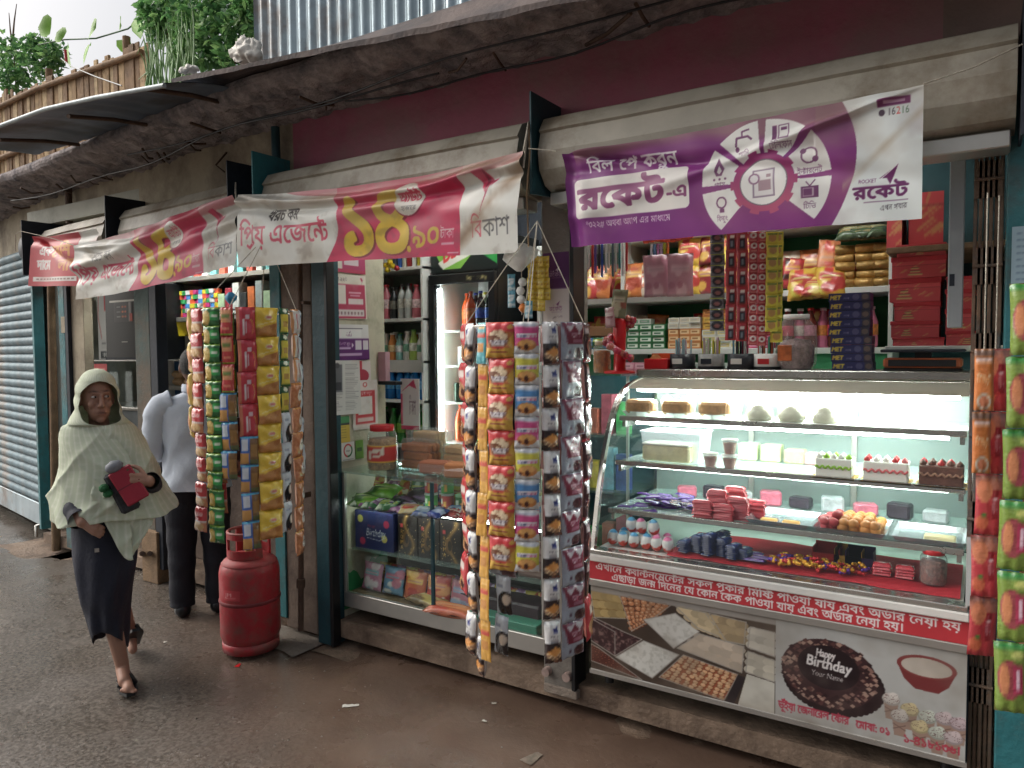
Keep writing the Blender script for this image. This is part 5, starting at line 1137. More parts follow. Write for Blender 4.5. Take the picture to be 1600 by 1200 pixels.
gpk = rand_pack('snack_pack', (120, 186, 40), [(210, 230, 120), (60, 120, 30)], .2, .13, .05, 1); dpk = rand_pack('snack_pack', (44, 30, 52), [(110, 60, 110), (30, 30, 34)], .2, .14, .05, 2); ypk = rand_pack('snack_pack', (216, 196, 130), [(206, 60, 44), (230, 220, 170)], .12, .09, .025, 3); bpk = rand_pack('snack_pack', (34, 58, 140), [(190, 206, 226), (70, 100, 180)], .11, .09, .04, 4); wpk = rand_pack('snack_pack', (150, 170, 186), [(210, 220, 230), (70, 100, 160)], .11, .09, .04, 5); rpk = rand_pack('snack_pack', (196, 34, 44), [(236, 226, 214), (150, 20, 30)], .06, .06, .03, 6)
for i, (me, x, y, z, rz, lab) in enumerate(((gpk, -2.86, 3.06, .80, .3, 'lime green snack pack lying at the left end of the counter shelf'), (gpk, -2.80, 3.14, .84, .1, 'upper lime green snack pack behind the first'), (dpk, -2.62, 3.10, .80, -.2, 'dark purple snack pack beside the lime green packs'), (dpk, -2.58, 3.2, .84, .4, 'upper dark snack pack leaning at the back of the counter'), (ypk, -2.52, 3.0, .79, .5, 'cream and red packet on the counter shelf'), (wpk, -2.42, 3.0, .785, .2, 'pale blue packet beside the cream one'), (bpk, -2.31, 3.0, .79, -.3, 'royal blue packet in front of the round crisp cans'), (bpk, -2.28, 3.08, .79, .5, 'second royal blue packet behind the first'))):
    lay('snack_pack', me, (x, y-.05, z), rz, lab, 'snack pack', rx=R(-72))
def crisp_can(x, y, z, col, label, cap=(226, 190, 180)):
    t = thing('crisp_can', label, 'can', (x, y, z), rnd.uniform(-.3, .3), 'round crisp cans in the glass counter')
    me = MB().lathe([(.033, 0), (.034, .003), (.034, .075), (.033, .078)], 20).mesh('can', PLASTIC)
    me = MB().lathe([(.0335, i*.0065) for i in range(13)], 28).mesh('can', PLASTIC)
    def f(co):
        a = np.degrees(np.arctan2(co[:, 1], co[:, 0])); z_ = co[:, 2]; C = np.tile(lin(np.array(col)/255.), (len(co), 1)); C[(np.abs(a+115) < 14) & (np.abs(z_-.05) < .012)] = lin(np.array([230, 226, 216])/255.); C[(np.abs(a+70) < 14) & (np.abs(z_-.03) < .02)] = lin(np.array([216, 150, 50])/255.); return C
    inst('can', vcol_mesh(me, f), t); MB().lathe([(.0355, .0782), (.0355, .087), (.03, .089), (.001, .089)], 20).obj('cap', mat('can_cap_%d' % cap[0], S(*cap), .4), t)
crisp_can(-2.45, 3.02, .852, (196, 34, 40), 'upper red crisp can with white cap'); crisp_can(-2.45, 3.02, .7605, (70, 150, 60), 'lower green crisp can under the red one', (200, 206, 200)); crisp_can(-2.365, 3.05, .852, (56, 140, 56), 'upper green crisp can beside the red one', (150, 190, 150)); crisp_can(-2.365, 3.05, .7605, (170, 40, 40), 'lower dark red crisp can', (180, 180, 176)); crisp_can(-2.28, 3.06, .7605, (50, 120, 60), 'green crisp can at the right of the pyramid', (150, 180, 150))
for i in range(9): lay('small_red_pack', rpk, (-2.4+.045*i, 2.965+.01*(i % 2), .79), rnd.uniform(-.5, .5), 'small red and white packet in the row before the crisp cans', 'snack pack', 'small red packets in the glass counter', R(-60))
for i, (base, acc) in enumerate((((206, 120, 150), [(120, 180, 190), (240, 220, 220)]), ((110, 150, 180), [(220, 120, 140), (240, 230, 220)]), ((206, 90, 40), [(240, 180, 80), (180, 40, 30)]), ((196, 60, 50), [(240, 160, 90), (230, 220, 210)]), ((190, 110, 130), [(150, 170, 200), (220, 200, 200)]))):
    me = rand_pack('toy_pack', base, acc, .15, .15, .03, 40+i, (20, 20)); stand('toy_pack', me, (-2.87+.155*i, 3.03, .41), rnd.uniform(-.1, .1), ['pink toy packet in the bottom left of the counter', 'blue grey toy packet at the bottom of the counter', 'orange toy packet at the bottom of the counter', 'red toy packet at the bottom of the counter', 'dusty pink toy packet right of the red one at the bottom'][i], 'toy packet', None, R(-12))
me = rand_pack('orange_bag', (206, 96, 40), [(226, 130, 60), (190, 60, 30)], .3, .1, .05, 60); lay('orange_bag', me, (-2.26, 2.98, .29), .1, 'long orange bag lying at the bottom of the counter', 'bag', rx=R(-80))
me = rand_pack('brown_bag', (150, 110, 50), [(190, 160, 80), (110, 80, 40)], .26, .1, .05, 61); lay('brown_bag', me, (-2.45, 3.03, .29), -.2, 'tan bag lying left of the orange bag', 'bag', rx=R(-80))
o = MB().box((-.24, -.12, 0), (.24, .12, .11), .01).obj('dark_carton', mat('dark_plum_card', S(60, 40, 50), .5, var=.2), None, (-2.02, 3.12, .2505)); tag(o, 'dark plum carton at the bottom of the counter behind the strips', 'carton')
o = MB().box((-.2, -.1, 0), (.2, .1, .05), .004).obj('green_folder', mat('green_folder', S(70, 130, 110), .4), None, (-1.95, 3.02, .2505)); tag(o, 'flat green folder stack low in the counter at right', 'folder')

# ------------------------------------------------------------------ on the counter: big jar and bread packs
lb = Cv(120, 30, 6.2, (196, 36, 32)); lb.rect(0, .0, 6.2, .07, (226, 190, 60)); lb.rect(0, .93, 6.2, 1, (226, 190, 60))
t = sweet_jar(-2.80, 3.03, .9445, .082, .245, M_redlid, mat('rusk_fill', S(176, 140, 96), .7, var=.5, vs=50, bump=.8, bs=50), 'big clear jar with red lid and red label on the glass counter', 'biscuit_jar')
me = MB().lathe([(.0835, .045+.0925*k/8) for k in range(9)], 48).mesh('label_band', PLASTIC)
def f(co):
    a = np.degrees(np.arctan2(co[:, 1], co[:, 0])); z = co[:, 2]; C = np.tile(lin(np.array([196, 36, 32])/255.), (len(co), 1)); C[(z < .054) | (z > .13)] = lin(np.array([226, 190, 60])/255.); C[(np.abs(a+75) < 32) & (np.abs(z-.095-.0003*(a+75)) < .022)] = lin(np.array([224, 214, 196])/255.); C[(np.abs(a+75) < 22) & (np.abs(z-.092-.0003*(a+75)) < .008)] = lin(np.array([180, 60, 60])/255.); return C
inst('label_band', vcol_mesh(me, f), t)
M_toast = mat('toast_bread', S(206, 168, 118), .85, var=.2, vs=20, bump=.4); M_stick = mat('brown_rusk', S(168, 104, 56), .8, var=.3, vs=25, bump=.4)
def bread_pack(x, y, z, n, m, wv, label, w=.06, rz=0., tray=True):
    t = thing('bread_pack', label, 'bread', (x, y, z), rz); t.scale = (1.15, 1.2, 1.45)
    for i in range(n): MB().box((-wv/2, -.012, 0), (wv/2, .012, w*.5), .006).obj('rusk', m, t, (rnd.uniform(-.006, .006), (i % 3-1)*.028, .006+(i//3)*.032), (0, 0, rnd.uniform(-.08, .08)))
    h = .006+((n-1)//3+1)*.034
    MB().box((-wv/2-.012, -.05, 0), (wv/2+.012, .05, h+.008), .016).obj('clear_bag', G_poly, t); return t
bread_pack(-2.60, 3.12, .9445, 9, M_stick, .17, 'stack of brown ridged rusks in clear wrap beside the jar')
bread_pack(-2.62, 3.22, .9445, 12, M_toast, .15, 'tall clear bin of pale toast behind the jar', .07)
bread_pack(-2.42, 3.03, .9445, 3, mat('red_brown_bread', S(176, 110, 80), .8, var=.2), .14, 'low red brown bread pack in the middle of the counter', .09, .1)
bread_pack(-2.34, 3.18, .985, 6, M_toast, .2, 'clear box of pale toast sticks on top of other packs', .06, -.05)
bread_pack(-2.34, 3.18, .9445, 3, M_stick, .19, 'flat brown rusk pack under the toast sticks', .06, .05)
bread_pack(-2.22, 3.0, .9445, 3, mat('orange_bread', S(196, 130, 84), .8, var=.2), .16, 'round orange brown bread pack at the counter front', .1, .2)
bread_pack(-2.06, 3.06, .9445, 6, M_toast, .17, 'pale bread pack next to the hanging strips', .08, -.2)
bread_pack(-2.1, 3.22, .9445, 6, M_toast, .2, 'toast pack at the back right of the counter', .08, .1)
bx = thing('toast_bin', 'open clear plastic bin behind the big jar', 'bin', (-2.62, 3.22, .9445)); mb = MB(); mb.loft([[(sx*(.095+.02*k), sy*(.055+.015*k), z) for sx, sy in ((-1, -1), (1, -1), (1, 1), (-1, 1))] for k, z in ((0, 0.0), (1, .2))], True, False, False); mb.obj('wall', G_jar, bx)

# ------------------------------------------------------------------ back shelf with bottles, mid shop
MS = thing('bottle_shelf', 'white wall shelf of bottles left of the tall drinks cooler', 'shelf')
SX0, SX1 = -3.44, -2.94
for z in (1.0, 1.285, 1.535, 1.80, 2.12): MB().box((SX0, 3.56, z-.02), (SX1, 3.86, z), .002).obj('board', M_white, MS)
MB().box((SX0, 3.86, .15), (SX1, 3.875, 2.5)).obj('back_panel', mat('shelf_back', S(150, 165, 155), .6, var=.1), MS)
MB().box((SX1-.015, 3.565, .15), (SX1, 3.858, 2.45)).obj('side_panel', M_white, MS)
MB().box((SX0, 3.545, 1.46), (SX1, 3.558, 1.537)).obj('price_rail', M_alu, MS)
def bottle_mesh(name, m, r_=.03, h=.2, neck=.35, cap=None):
    mb = MB(); mb.lathe([(r_*.8, 0), (r_, .01), (r_, h*.25), (r_*.93, h*.3), (r_*.93, h*.42), (r_, h*.48), (r_*.97, h*.62), (r_*.6, h*.78), (r_*neck, h*.86), (r_*neck, h*.93)], 12); mb.cur = 1; mb.lathe([(r_*(neck+.1), h*.93), (r_*(neck+.1), h*.995), (.001, h)], 10)
    mb.cur = 2; mb.lathe([(r_*1.01, h*.3), (r_*1.02, h*.31), (r_*1.02, h*.55), (r_*1.01, h*.56)], 12); return mb
def bottle_kind(name, col, capc, labc, r_=.03, h=.2, neck=.35, clear=False):
    mb = bottle_mesh(name, None, r_, h, neck)
    m = clear_mat(name+'_clear', tuple(min(1, c*1.0) for c in col), .1, .06, .35, tuple(c*.9 for c in col)) if clear else mat(name+'_body', col, .25, var=.12, vs=15)
    me = mb.mesh(name, m, mat(name+'_cap', capc, .35), mat(name+'_label', labc, .45, var=.5, vs=60)); return me
b_blue = bottle_kind('water_bottle', S(40, 120, 190), S(40, 100, 190), S(90, 160, 210), .032, .22, .3)
b_green = bottle_kind('green_bottle', S(40, 110, 40), S(50, 140, 60), S(110, 150, 50), .034, .23, .3); b_dark = bottle_kind('dark_bottle', S(40, 44, 46), S(60, 60, 64), S(120, 120, 110), .03, .21, .3)
b_white = bottle_kind('shampoo_bottle', S(206, 206, 196), S(226, 226, 220), S(110, 160, 130), .03, .18, .5); b_or = bottle_kind('orange_bottle', S(206, 130, 70), S(226, 226, 220), S(220, 190, 140), .03, .17, .5); b_lime = bottle_kind('lime_bottle', S(160, 190, 90), S(90, 150, 60), S(226, 230, 200), .03, .19, .5); b_pink = bottle_kind('pink_bottle', S(196, 110, 120), S(200, 60, 70), S(220, 190, 190), .034, .22, .4); b_aqua = bottle_kind('aqua_bottle', S(140, 190, 180), S(60, 140, 130), S(226, 230, 226), .03, .17, .45)
b_clear = bottle_kind('clear_bottle', S(170, 176, 172), S(60, 70, 80), S(190, 190, 180), .03, .22, .28)
def row(kinds, x0, x1, y, z, dx, label, cat, group, jit=.006, ys=(0,)):
    x = x0; i = 0
    while x < x1:
        for yo in ys:
            me, nm = kinds[i % len(kinds)]; o = inst(me.name.split('.')[0], me, None, (x+rnd.uniform(-jit, jit), y+yo+rnd.uniform(-jit, jit), z), (0, 0, rnd.random()*6), rnd.uniform(.93, 1.05)); tag(o, label % nm, cat, (group % nm)); i += 1
        x += dx
row([(b_blue, 'blue')], -3.38, -2.97, 3.62, 1.2855, .066, '%s water bottle in the row on the lower bottle shelf', 'bottle', '%s water bottles on the shelf', ys=(0, .075))
row([(b_green, 'green'), (b_green, 'green'), (b_dark, 'dark')], -3.38, -2.97, 3.62, 1.0005, .07, '%s drink bottle low on the bottle shelf', 'bottle', '%s drink bottles on the lowest shelf', ys=(0, .08))
row([(b_white, 'white'), (b_or, 'orange'), (b_lime, 'lime'), (b_aqua, 'aqua'), (b_white, 'white')], -3.4, -2.97, 3.61, 1.5355, .058, '%s toiletry bottle on the middle bottle shelf', 'bottle', '%s toiletry bottles on the middle shelf', ys=(0, .08))
row([(b_clear, 'clear'), (b_dark, 'dark'), (b_pink, 'pink'), (b_clear, 'clear'), (b_pink, 'pink')], -3.4, -2.97, 3.61, 1.8005, .062, '%s tall bottle on the upper bottle shelf', 'bottle', '%s tall bottles on the upper shelf', ys=(0, .085))
for i in range(12):
    col = (S(60, 100, 170), S(200, 196, 180), S(150, 40, 44), S(226, 226, 220), S(190, 176, 60), S(70, 80, 90))[i % 6]
    o = MB().box((0, -.09, 0), (.028, .09, rnd.uniform(.2, .27)), .002).obj('exercise_book', mat('book_%d' % (i % 6), col, .5, var=.1), None, (-3.42+.04*i, 3.70, 2.1205), (0, rnd.uniform(-.05, .05), 0)); tag(o, '%s spined book on the top of the bottle shelf' % ('blue', 'cream', 'red', 'white', 'yellow', 'grey')[i % 6], 'book', '%s books above the bottles' % ('blue', 'cream', 'red', 'white', 'yellow', 'grey')[i % 6])
fl = thing('plastic_flower', 'yellow and red plastic flower hanging above the bottles', 'flower', onY(608, 418, 3.5))
for k in range(5): MB().lathe([(.001, -.01), (.02, 0), (.012, .02), (.001, .025)], 8).obj('petal', mat('yellow_petal', S(220, 190, 40), .5) if k < 4 else mat('red_petal', S(170, 40, 50), .5), fl, (.03*math.cos(k*1.4)+(.04 if k == 4 else 0), 0, .025*math.sin(k*1.4)))

# ------------------------------------------------------------------ tall drinks cooler
KX0, KX1, KY0, KY1 = -2.925, -2.43, 3.6, 4.12
K = thing('drinks_cooler', 'tall black glass door drinks cooler with green and red header', 'cooler')
def kp(mb, n, m, p=None): return mb.obj(n, m, K if p is None else p)
M_cool = mat('cooler_black', S(24, 27, 30), .35, var=.15)
kp(MB().box((KX0, KY0+.04, .16), (KX0+.03, KY1, 2.3), .004), 'side_wall', M_cool); kp(MB().box((KX1-.03, KY0+.04, .16), (KX1, KY1, 2.3), .004), 'side_wall', M_cool)
kp(MB().box((KX0+.03, KY1-.03, .16), (KX1-.03, KY1, 2.3)), 'back_wall', M_white); kp(MB().box((KX0+.03, KY0+.04, .16), (KX1-.03, KY1-.03, .3)), 'base', M_cool)
kp(MB().box((KX0+.03, KY0+.04, 2.06), (KX1-.03, KY1-.03, 2.3)), 'header_box', M_cool)
c = Cv(110, 40, 2.6, (26, 34, 34)); c.poly([(1.5, .9), (2.6, .5), (2.6, .15), (1.6, .72)], (30, 140, 60)); c.poly([(.25, .5), (.5, 1), (1.5, 1), (1.7, .55), (1.2, .1), (.5, .1)], (120, 180, 60)); c.poly([(.3, .3), (1.5, .85), (1.55, .45), (.5, .1)], (226, 226, 214)); c.text('DEW', .5, .3, w=.95, h=.34, col=(206, 40, 44), bold=.03, skew=.35); c.text('Mountain', .6, .72, w=.6, h=.1, col=(200, 210, 200), skew=.35)
flat_print('header_sign', c, KX1-KX0, .2, PLASTIC, K, (KX0, KY0+.034, 2.075))
dr = kp(MB().box((KX0, KY0, 2.0), (KX1, KY0+.035, 2.06), .004), 'door', M_cool)
for a, b in (((KX0, KY0, .3), (KX0+.045, KY0+.035, 2.0)), ((KX1-.045, KY0, .3), (KX1, KY0+.035, 2.0)), ((KX0, KY0, .24), (KX1, KY0+.035, .30))): kp(MB().box(a, b, .004), 'stile', M_cool, dr)
kp(MB().box((KX0+.045, KY0+.012, .3), (KX1-.045, KY0+.018, 2.0)), 'door_pane', G_glass, dr)
c = Cv(40, 8, 6, (24, 27, 30)); c.text('Super cooling', 3.6, .3, w=1.8, h=.4, col=(190, 176, 110), bold=.02); flat_print('door_badge', c, KX1-KX0-.02, .05, PLASTIC, dr, (KX0+.01, KY0-.0015, 2.005))
kp(MB().box((KX0+.032, KY0+.05, .32), (KX0+.052, KY0+.075, 1.98), .003), 'light_strip', lamp_mat('cooler_light', (.95, .98, 1.), 32.))
kp(MB().box((KX0+.032, KY0+.08, .302), (KX0+.036, KY1-.032, 2.055)), 'liner', M_white); kp(MB().box((KX1-.036, KY0+.08, .302), (KX1-.032, KY1-.032, 2.055)), 'liner', M_white)
CZ = (1.72, 1.50, 1.27, 1.02, .78)
for z in CZ: kp(MB().box((KX0+.055, KY0+.09, z-.012), (KX1-.04, KY1-.04, z), .002), 'wire_shelf', M_white)
c_or = bottle_kind('orange_drink', S(220, 90, 40), S(220, 80, 40), S(226, 120, 60), .034, .24, .3); c_cola = bottle_kind('cola_bottle', S(30, 22, 24), S(30, 60, 170), S(40, 90, 190), .034, .24, .3); c_lem = bottle_kind('lemon_drink', S(206, 214, 190), S(220, 210, 60), S(150, 180, 90), .034, .24, .3); c_grn = bottle_kind('green_drink', S(70, 190, 80), S(60, 160, 70), S(80, 180, 80), .034, .25, .3)
def crow(z, seq, y=KY0+.14):
    for i, (me, nm, x) in enumerate(seq): o = inst(me.name.split('.')[0], me, None, (x, y, z+.0005), (0, 0, rnd.random()*6)); tag(o, '%s bottle standing in the lit drinks cooler' % nm, 'bottle', '%s bottles in the cooler' % nm)
crow(1.72, [(c_or, 'orange drink', -2.70), (c_cola, 'blue labelled cola', -2.625), (c_cola, 'blue labelled cola', -2.555), (c_lem, 'yellow capped lemon drink', -2.485)])
crow(1.02, [(c_or, 'orange drink', -2.79), (c_or, 'orange drink', -2.71), (c_grn, 'bright green drink', -2.62), (c_grn, 'bright green drink', -2.54)]); crow(.78, [(c_grn, 'bright green drink', -2.80), (c_grn, 'bright green drink', -2.72), (c_cola, 'blue labelled cola', -2.64), (c_cola, 'blue labelled cola', -2.55)])
can_g = MB().lathe([(.028, 0), (.031, .006), (.031, .11), (.026, .12)], 16).mesh('drink_can', mat('can_dark', S(40, 60, 44), .3, metal=.4, var=.6, vs=40))
for i in range(5): o = inst('drink_can', can_g, None, (-2.8+.075*i, KY0+.14, 1.2705)); tag(o, 'dark green drink can on the cooler shelf', 'can', 'dark cans in the cooler')
box_w = MB().box((-.025, -.03, 0), (.025, .03, .12), .003).mesh('milk_carton', mat('milk_carton', S(220, 222, 220), .4, var=.2, vs=30))
for i in range(4): o = inst('milk_carton', box_w, None, (-2.76+.07*i, KY0+.14, 1.5005)); tag(o, 'white milk carton on the cooler shelf', 'carton', 'milk cartons in the cooler')
# posters on the grey pillar and things hung beside it
c = Cv(40, 46, .85, (82, 22, 88)); rocket_logo(c, .2, .35, .42, (206, 190, 206)); c.rect(0, .0, .85, .03, (150, 130, 150)); o = flat_print('logo_poster', c, .13, .16, PAPER, None, (-1.655, 2.8385, 1.86)); tag(o, 'upper purple logo poster on the grey pillar', 'poster')
c = Cv(40, 46, .85, (196, 186, 180)); rocket_logo(c, .2, .42, .42, (110, 40, 96)); c.text('এখন সবার', .3, .2, w=.34, h=.06, col=(90, 70, 80), skew=.1); o = flat_print('logo_poster', c, .13, .16, PAPER, None, (-1.655, 2.8385, 1.70)); tag(o, 'cream logo poster below the purple one on the grey pillar', 'poster')
c = Cv(40, 46, .85, (82, 22, 88)); rocket_logo(c, .2, .35, .42, (206, 190, 206)); o = flat_print('logo_poster', c, .13, .16, PAPER, None, (-1.655, 2.8385, 1.54)); tag(o, 'lowest purple logo poster behind the hanging strips', 'poster')
hk = thing('plastic_funnel', 'crumpled white plastic bag hung at the corner of the pink banner', 'bag', onY(812, 392, 2.62))
mb = MB(); rings = []
for z, r_ in ((.03, .02), (0, .075), (-.03, .07), (-.06, .04), (-.085, .012)): rings.append([((r_*(1+.25*math.sin(3*a+z*40)))*math.cos(a), .6*r_*math.sin(a), z) for a in np.linspace(0, 2*math.pi, 18, endpoint=False)])
mb.loft(rings); mb.obj('film', mat('white_film', S(206, 204, 196), .5, var=.12, bump=.5, bs=30), hk)
ypkt = rand_pack('yellow_sachet', (220, 186, 30), [(240, 214, 80), (190, 140, 20)], .035, .05, .012, 71, (10, 12))
for i in range(4):
    p = onY(829+i*8, 400, 2.78+.02*(i % 2)); t = thing('sachet_strip', 'strip of yellow sachets beside the white plastic bag', 'sachet strip', p, 0, 'yellow sachet strips by the pillar')
    for k in range(5 if i < 3 else 4): inst('sachet', ypkt, t, (rnd.uniform(-.003, .003), 0, -k*.047), (0, 0, rnd.uniform(-.4, .4)))
t = thing('ball_chain', 'chain of white plastic balls hanging by the cooler', 'toy', onY(815, 430, 2.72))
for k in range(4): MB().lathe([(.001, -.02), (.014, -.014), (.02, 0), (.014, .014), (.001, .02)], 12).obj('ball', M_white if k else mat('orange_ball', S(210, 120, 50), .4), t, (rnd.uniform(-.008, .008), 0, -.03-.037*(3-k)))
MB().tube([(0, 0, .12), (0, 0, -.17)], .002, 5).obj('string', M_rope, t)
tq = rand_pack('teal_sachet', (90, 160, 180), [(220, 226, 226), (50, 90, 110)], .035, .075, .012, 73, (10, 14))
for i, (u, v) in enumerate(((799, 428), (826, 470))):
    t = thing('sachet_strip', ['teal and white sachet strip left of the white ball chain', 'teal sachet hanging under the yellow sachets'][i], 'sachet strip', onY(u, v, 2.7))
    for k in range(2-i): inst('sachet', tq, t, (0, 0, -k*.07), (0, 0, .3))
# more stock
xp = [rand_pack('snack_pack', b_, a_, .09, .12, .035, 140+i, (16, 18)) for i, (b_, a_) in enumerate((((196, 60, 50), [(230, 200, 90), (240, 230, 220)]), ((60, 120, 70), [(220, 210, 90), (200, 220, 190)]), ((206, 170, 60), [(180, 60, 40), (240, 230, 200)]), ((50, 70, 140), [(210, 220, 230), (200, 80, 60)]), ((150, 90, 140), [(230, 200, 220), (90, 50, 110)]), ((190, 190, 180), [(200, 60, 60), (90, 120, 160)])))]
xn = ('red', 'green', 'mustard', 'blue', 'violet', 'white')
for i in range(26):
    j = (i*5+i//6) % 6; stand('snack_pack', xp[j], (-2.9+.047*i, 3.12+.09*(i % 2), .885-.01*(i % 3)), rnd.uniform(-.3, .3), '%s snack pack leaning at the back of the upper counter shelf' % xn[j], 'snack pack', '%s packs at the back of the upper counter shelf' % xn[j], R(-14))
for i in range(8):
    j = (i*3+1) % 6; lay('snack_pack', xp[j], (-2.92+.052*i, 2.975+.02*(i % 2), .785), rnd.uniform(-.7, .7), '%s snack pack lying along the front of the upper counter shelf' % xn[j], 'snack pack', '%s packs along the counter front' % xn[j], R(-78))
for i in range(18):
    j = (i*4+2) % 6; stand('snack_pack', xp[j], (-2.9+.066*i, 3.16, .375), rnd.uniform(-.3, .3), '%s packet standing at the bottom back of the glass counter' % xn[j], 'snack pack', '%s packets at the counter bottom' % xn[j], R(-10))
kk = [(c_or, 'orange drink'), (c_cola, 'blue labelled cola'), (c_lem, 'yellow capped lemon drink'), (c_grn, 'bright green drink')]
for r_, z in enumerate((1.72, 1.02, .78)):
    crow(z, [(*kk[(i+r_) % 4], -2.81+.072*i) for i in range(5)], KY0+.25)
for z in (1.50, 1.27):
    crow(z, [(*kk[(i*3) % 4], -2.81+.072*i) for i in range(5)], KY0+.28)
MB().tube([(GX0+.05, GY1-.04, .922), (GX1-.05, GY1-.04, .922)], .006, 8).obj('led_or_fill_tube', lamp_mat('counter_fill', (.95, 1., .97), 26.), GC)  # invented fill tube, added to brighten the inside of the counter
MB().tube([(GX0+.05, GY0+.06, .746), (GX1-.05, GY0+.06, .746)], .005, 8).obj('led_or_fill_tube', MATS['counter_fill'], GC)  # second added fill tube, lights the boxes under the upper shelf
# ------------------------------------------------------------------ right shop: wall shelves behind the showcase
WS = thing('wall_shelf', 'tall white wall shelf packed with snacks behind the bakery showcase', 'shelf')
WX0, WX1, WY = -2.32, -.375, 3.9
M_shelfw = mat('shelf_white', S(220, 222, 216), .5, var=.06)
for z in (1.22, 1.595, 1.885, 2.225): MB().box((WX0, WY, z-.03), (WX1, WY+.36, z), .003).obj('board', M_shelfw, WS)
for x in (WX0, -1.765, WX1-.02): MB().box((x, WY+.004, .16), (x+.022, WY+.355, 2.224), .002).obj('upright', M_shelfw, WS)
MB().box((WX0, WY+.36, .16), (WX1, WY+.37, 2.24)).obj('back_panel', M_green, WS)
c = Cv(12, 8, 1.5, (150, 140, 110)); c.text('78', .3, .2, w=.8, h=.5, col=(50, 46, 40), bold=.04); o = flat_print('price_tag', c, .05, .03, PAPER, WS, (-.76, WY-.001, 1.856))
MB().box((WX0, WY-.012, 1.858), (-1.0, WY-.001, 1.886)).obj('price_rail', M_alu, WS)
# room lamps: LED tubes under the ceiling and one bare bulb
for i, (x, y, z, l_) in enumerate(((-1.0, 3.45, 2.50, 1.1), (-2.4, 3.40, 2.50, 1.0))):
    t = thing('tube_lamp', ['lit LED tube on the ceiling above the bakery showcase', 'lit LED tube on the ceiling above the glass counter'][i], 'lamp', (x, y, z)); MB().tube([(-l_/2, 0, 0), (l_/2, 0, 0)], .014, 10).obj('tube', lamp_mat('room_tube', (.95, 1., .98), 46.), t); MB().box((-l_/2-.02, -.02, .014), (l_/2+.02, .02, .05), .003).obj('fitting', M_white, t)
p = onY(1400, 345, 3.7); t = thing('bulb', 'bright round bulb at the corner of the purple banner', 'lamp', p); MB().lathe([(.001, -.028), (.018, -.022), (.027, 0), (.02, .02), (.012, .035)], 14).obj('globe', lamp_mat('bulb_glow', (1., .98, .92), 70.), t); MB().lathe([(.014, .035), (.014, .07)], 10).obj('socket', M_white, t)
# --- upper left bay: sweets and crackers in bags
def bag_row(kinds, x0, x1, y, z, dx, label, cat, lean=R(-12), dz=0., rows=1, dy=.09):
    for r_ in range(rows):
        x = x0; i = r_
        while x < x1:
            me, nm, h = kinds[i % len(kinds)]; o = inst(me.name.split('.')[0], me, None, (x+rnd.uniform(-.008, .008), y+dy*r_+rnd.uniform(-.01, .01), z+h*.99), (lean*rnd.uniform(.6, 1.3), rnd.uniform(-.08, .08), rnd.uniform(-.2, .2))); tag(o, label % nm, cat, (label % nm)[:40]+' group'); i += 1; x += dx
def rp(name, base, acc, w, h, b, seed): return rand_pack(name, base, acc, w, h, b, seed, (18, 20))
k_or = (rp('orange_bag', (214, 120, 44), [(240, 190, 90), (180, 60, 30)], .13, .2, .05, 81), 'orange', .2); k_yl = (rp('yellow_bag', (216, 176, 60), [(240, 220, 140), (190, 90, 40)], .13, .19, .05, 82), 'yellow', .19); k_rd = (rp('red_bag', (196, 40, 40), [(240, 200, 80), (230, 226, 216)], .12, .2, .045, 83), 'red', .2); k_gn = (rp('green_bag', (60, 140, 70), [(226, 220, 150), (210, 120, 50)], .12, .18, .045, 84), 'green', .18); k_cr = (rp('cream_bag', (220, 200, 170), [(200, 90, 50), (240, 230, 210)], .12, .2, .045, 85), 'cream', .2)
bag_row([k_yl, k_or, k_gn, k_rd, k_or, k_cr], -2.22, -1.8, WY+.06, 1.8855, .085, '%s snack bag on the upper shelf left of the upright', 'snack bag')
bag_row([k_or, k_cr, k_yl, k_or], -1.70, -1.42, WY+.06, 1.8855, .085, '%s snack bag right of the shelf upright', 'snack bag')
k_py = (rp('yellow_red_bag', (222, 180, 40), [(200, 40, 44), (226, 220, 80)], .15, .17, .06, 86), 'yellow and red', .17); k_mr = (rp('maroon_bag', (150, 34, 44), [(222, 180, 60), (210, 90, 70)], .13, .17, .05, 87), 'maroon', .17)
bag_row([k_py, k_mr, k_py, k_rd], -1.38, -1.0, WY+.06, 1.8855, .10, '%s crisp bag on the upper shelf behind the pink bags', 'snack bag'); bag_row([k_py, k_mr], -1.38, -1.0, WY+.07, 2.04, .12, '%s crisp bag piled on top behind the pink bags', 'snack bag')
# --- upper right bay
bag_row([k_py, (rp('gold_red_bag', (206, 150, 40), [(190, 40, 44), (240, 220, 120)], .12, .12, .05, 88), 'gold', .12), k_py], -.80, -.60, WY+.05, 1.8855-.06, .075, '%s packet pile on the right upper shelf', 'snack bag', R(-30))
o = inst('mango_bag', rp('mango_bag', (190, 40, 44), [(230, 170, 60), (60, 30, 24)], .1, .16, .04, 89), None, (-.83, WY+.06, 2.05), (R(-10), .12, .1)); tag(o, 'red pouch with dark fruit leaning on the right upper shelf', 'snack bag')
o = inst('stick_bag', rp('stick_bag', (206, 120, 70), [(230, 150, 90), (200, 60, 50)], .1, .25, .04, 90), None, (-.665, WY+.08, 2.13), (R(-8), .1, .05)); tag(o, 'tall orange pouch standing on the right upper shelf', 'snack bag')
M_gold = mat('gold_biscuit_wrap', S(176, 138, 76), .3, metal=.3, var=.35, vs=30, bump=.3, rand=.2); bis = MB().tube([(-.055, 0, 0), (-.05, 0, 0), (.05, 0, 0), (.055, 0, 0)], [.016, .022, .022, .016], 12).mesh('biscuit_roll', M_gold)
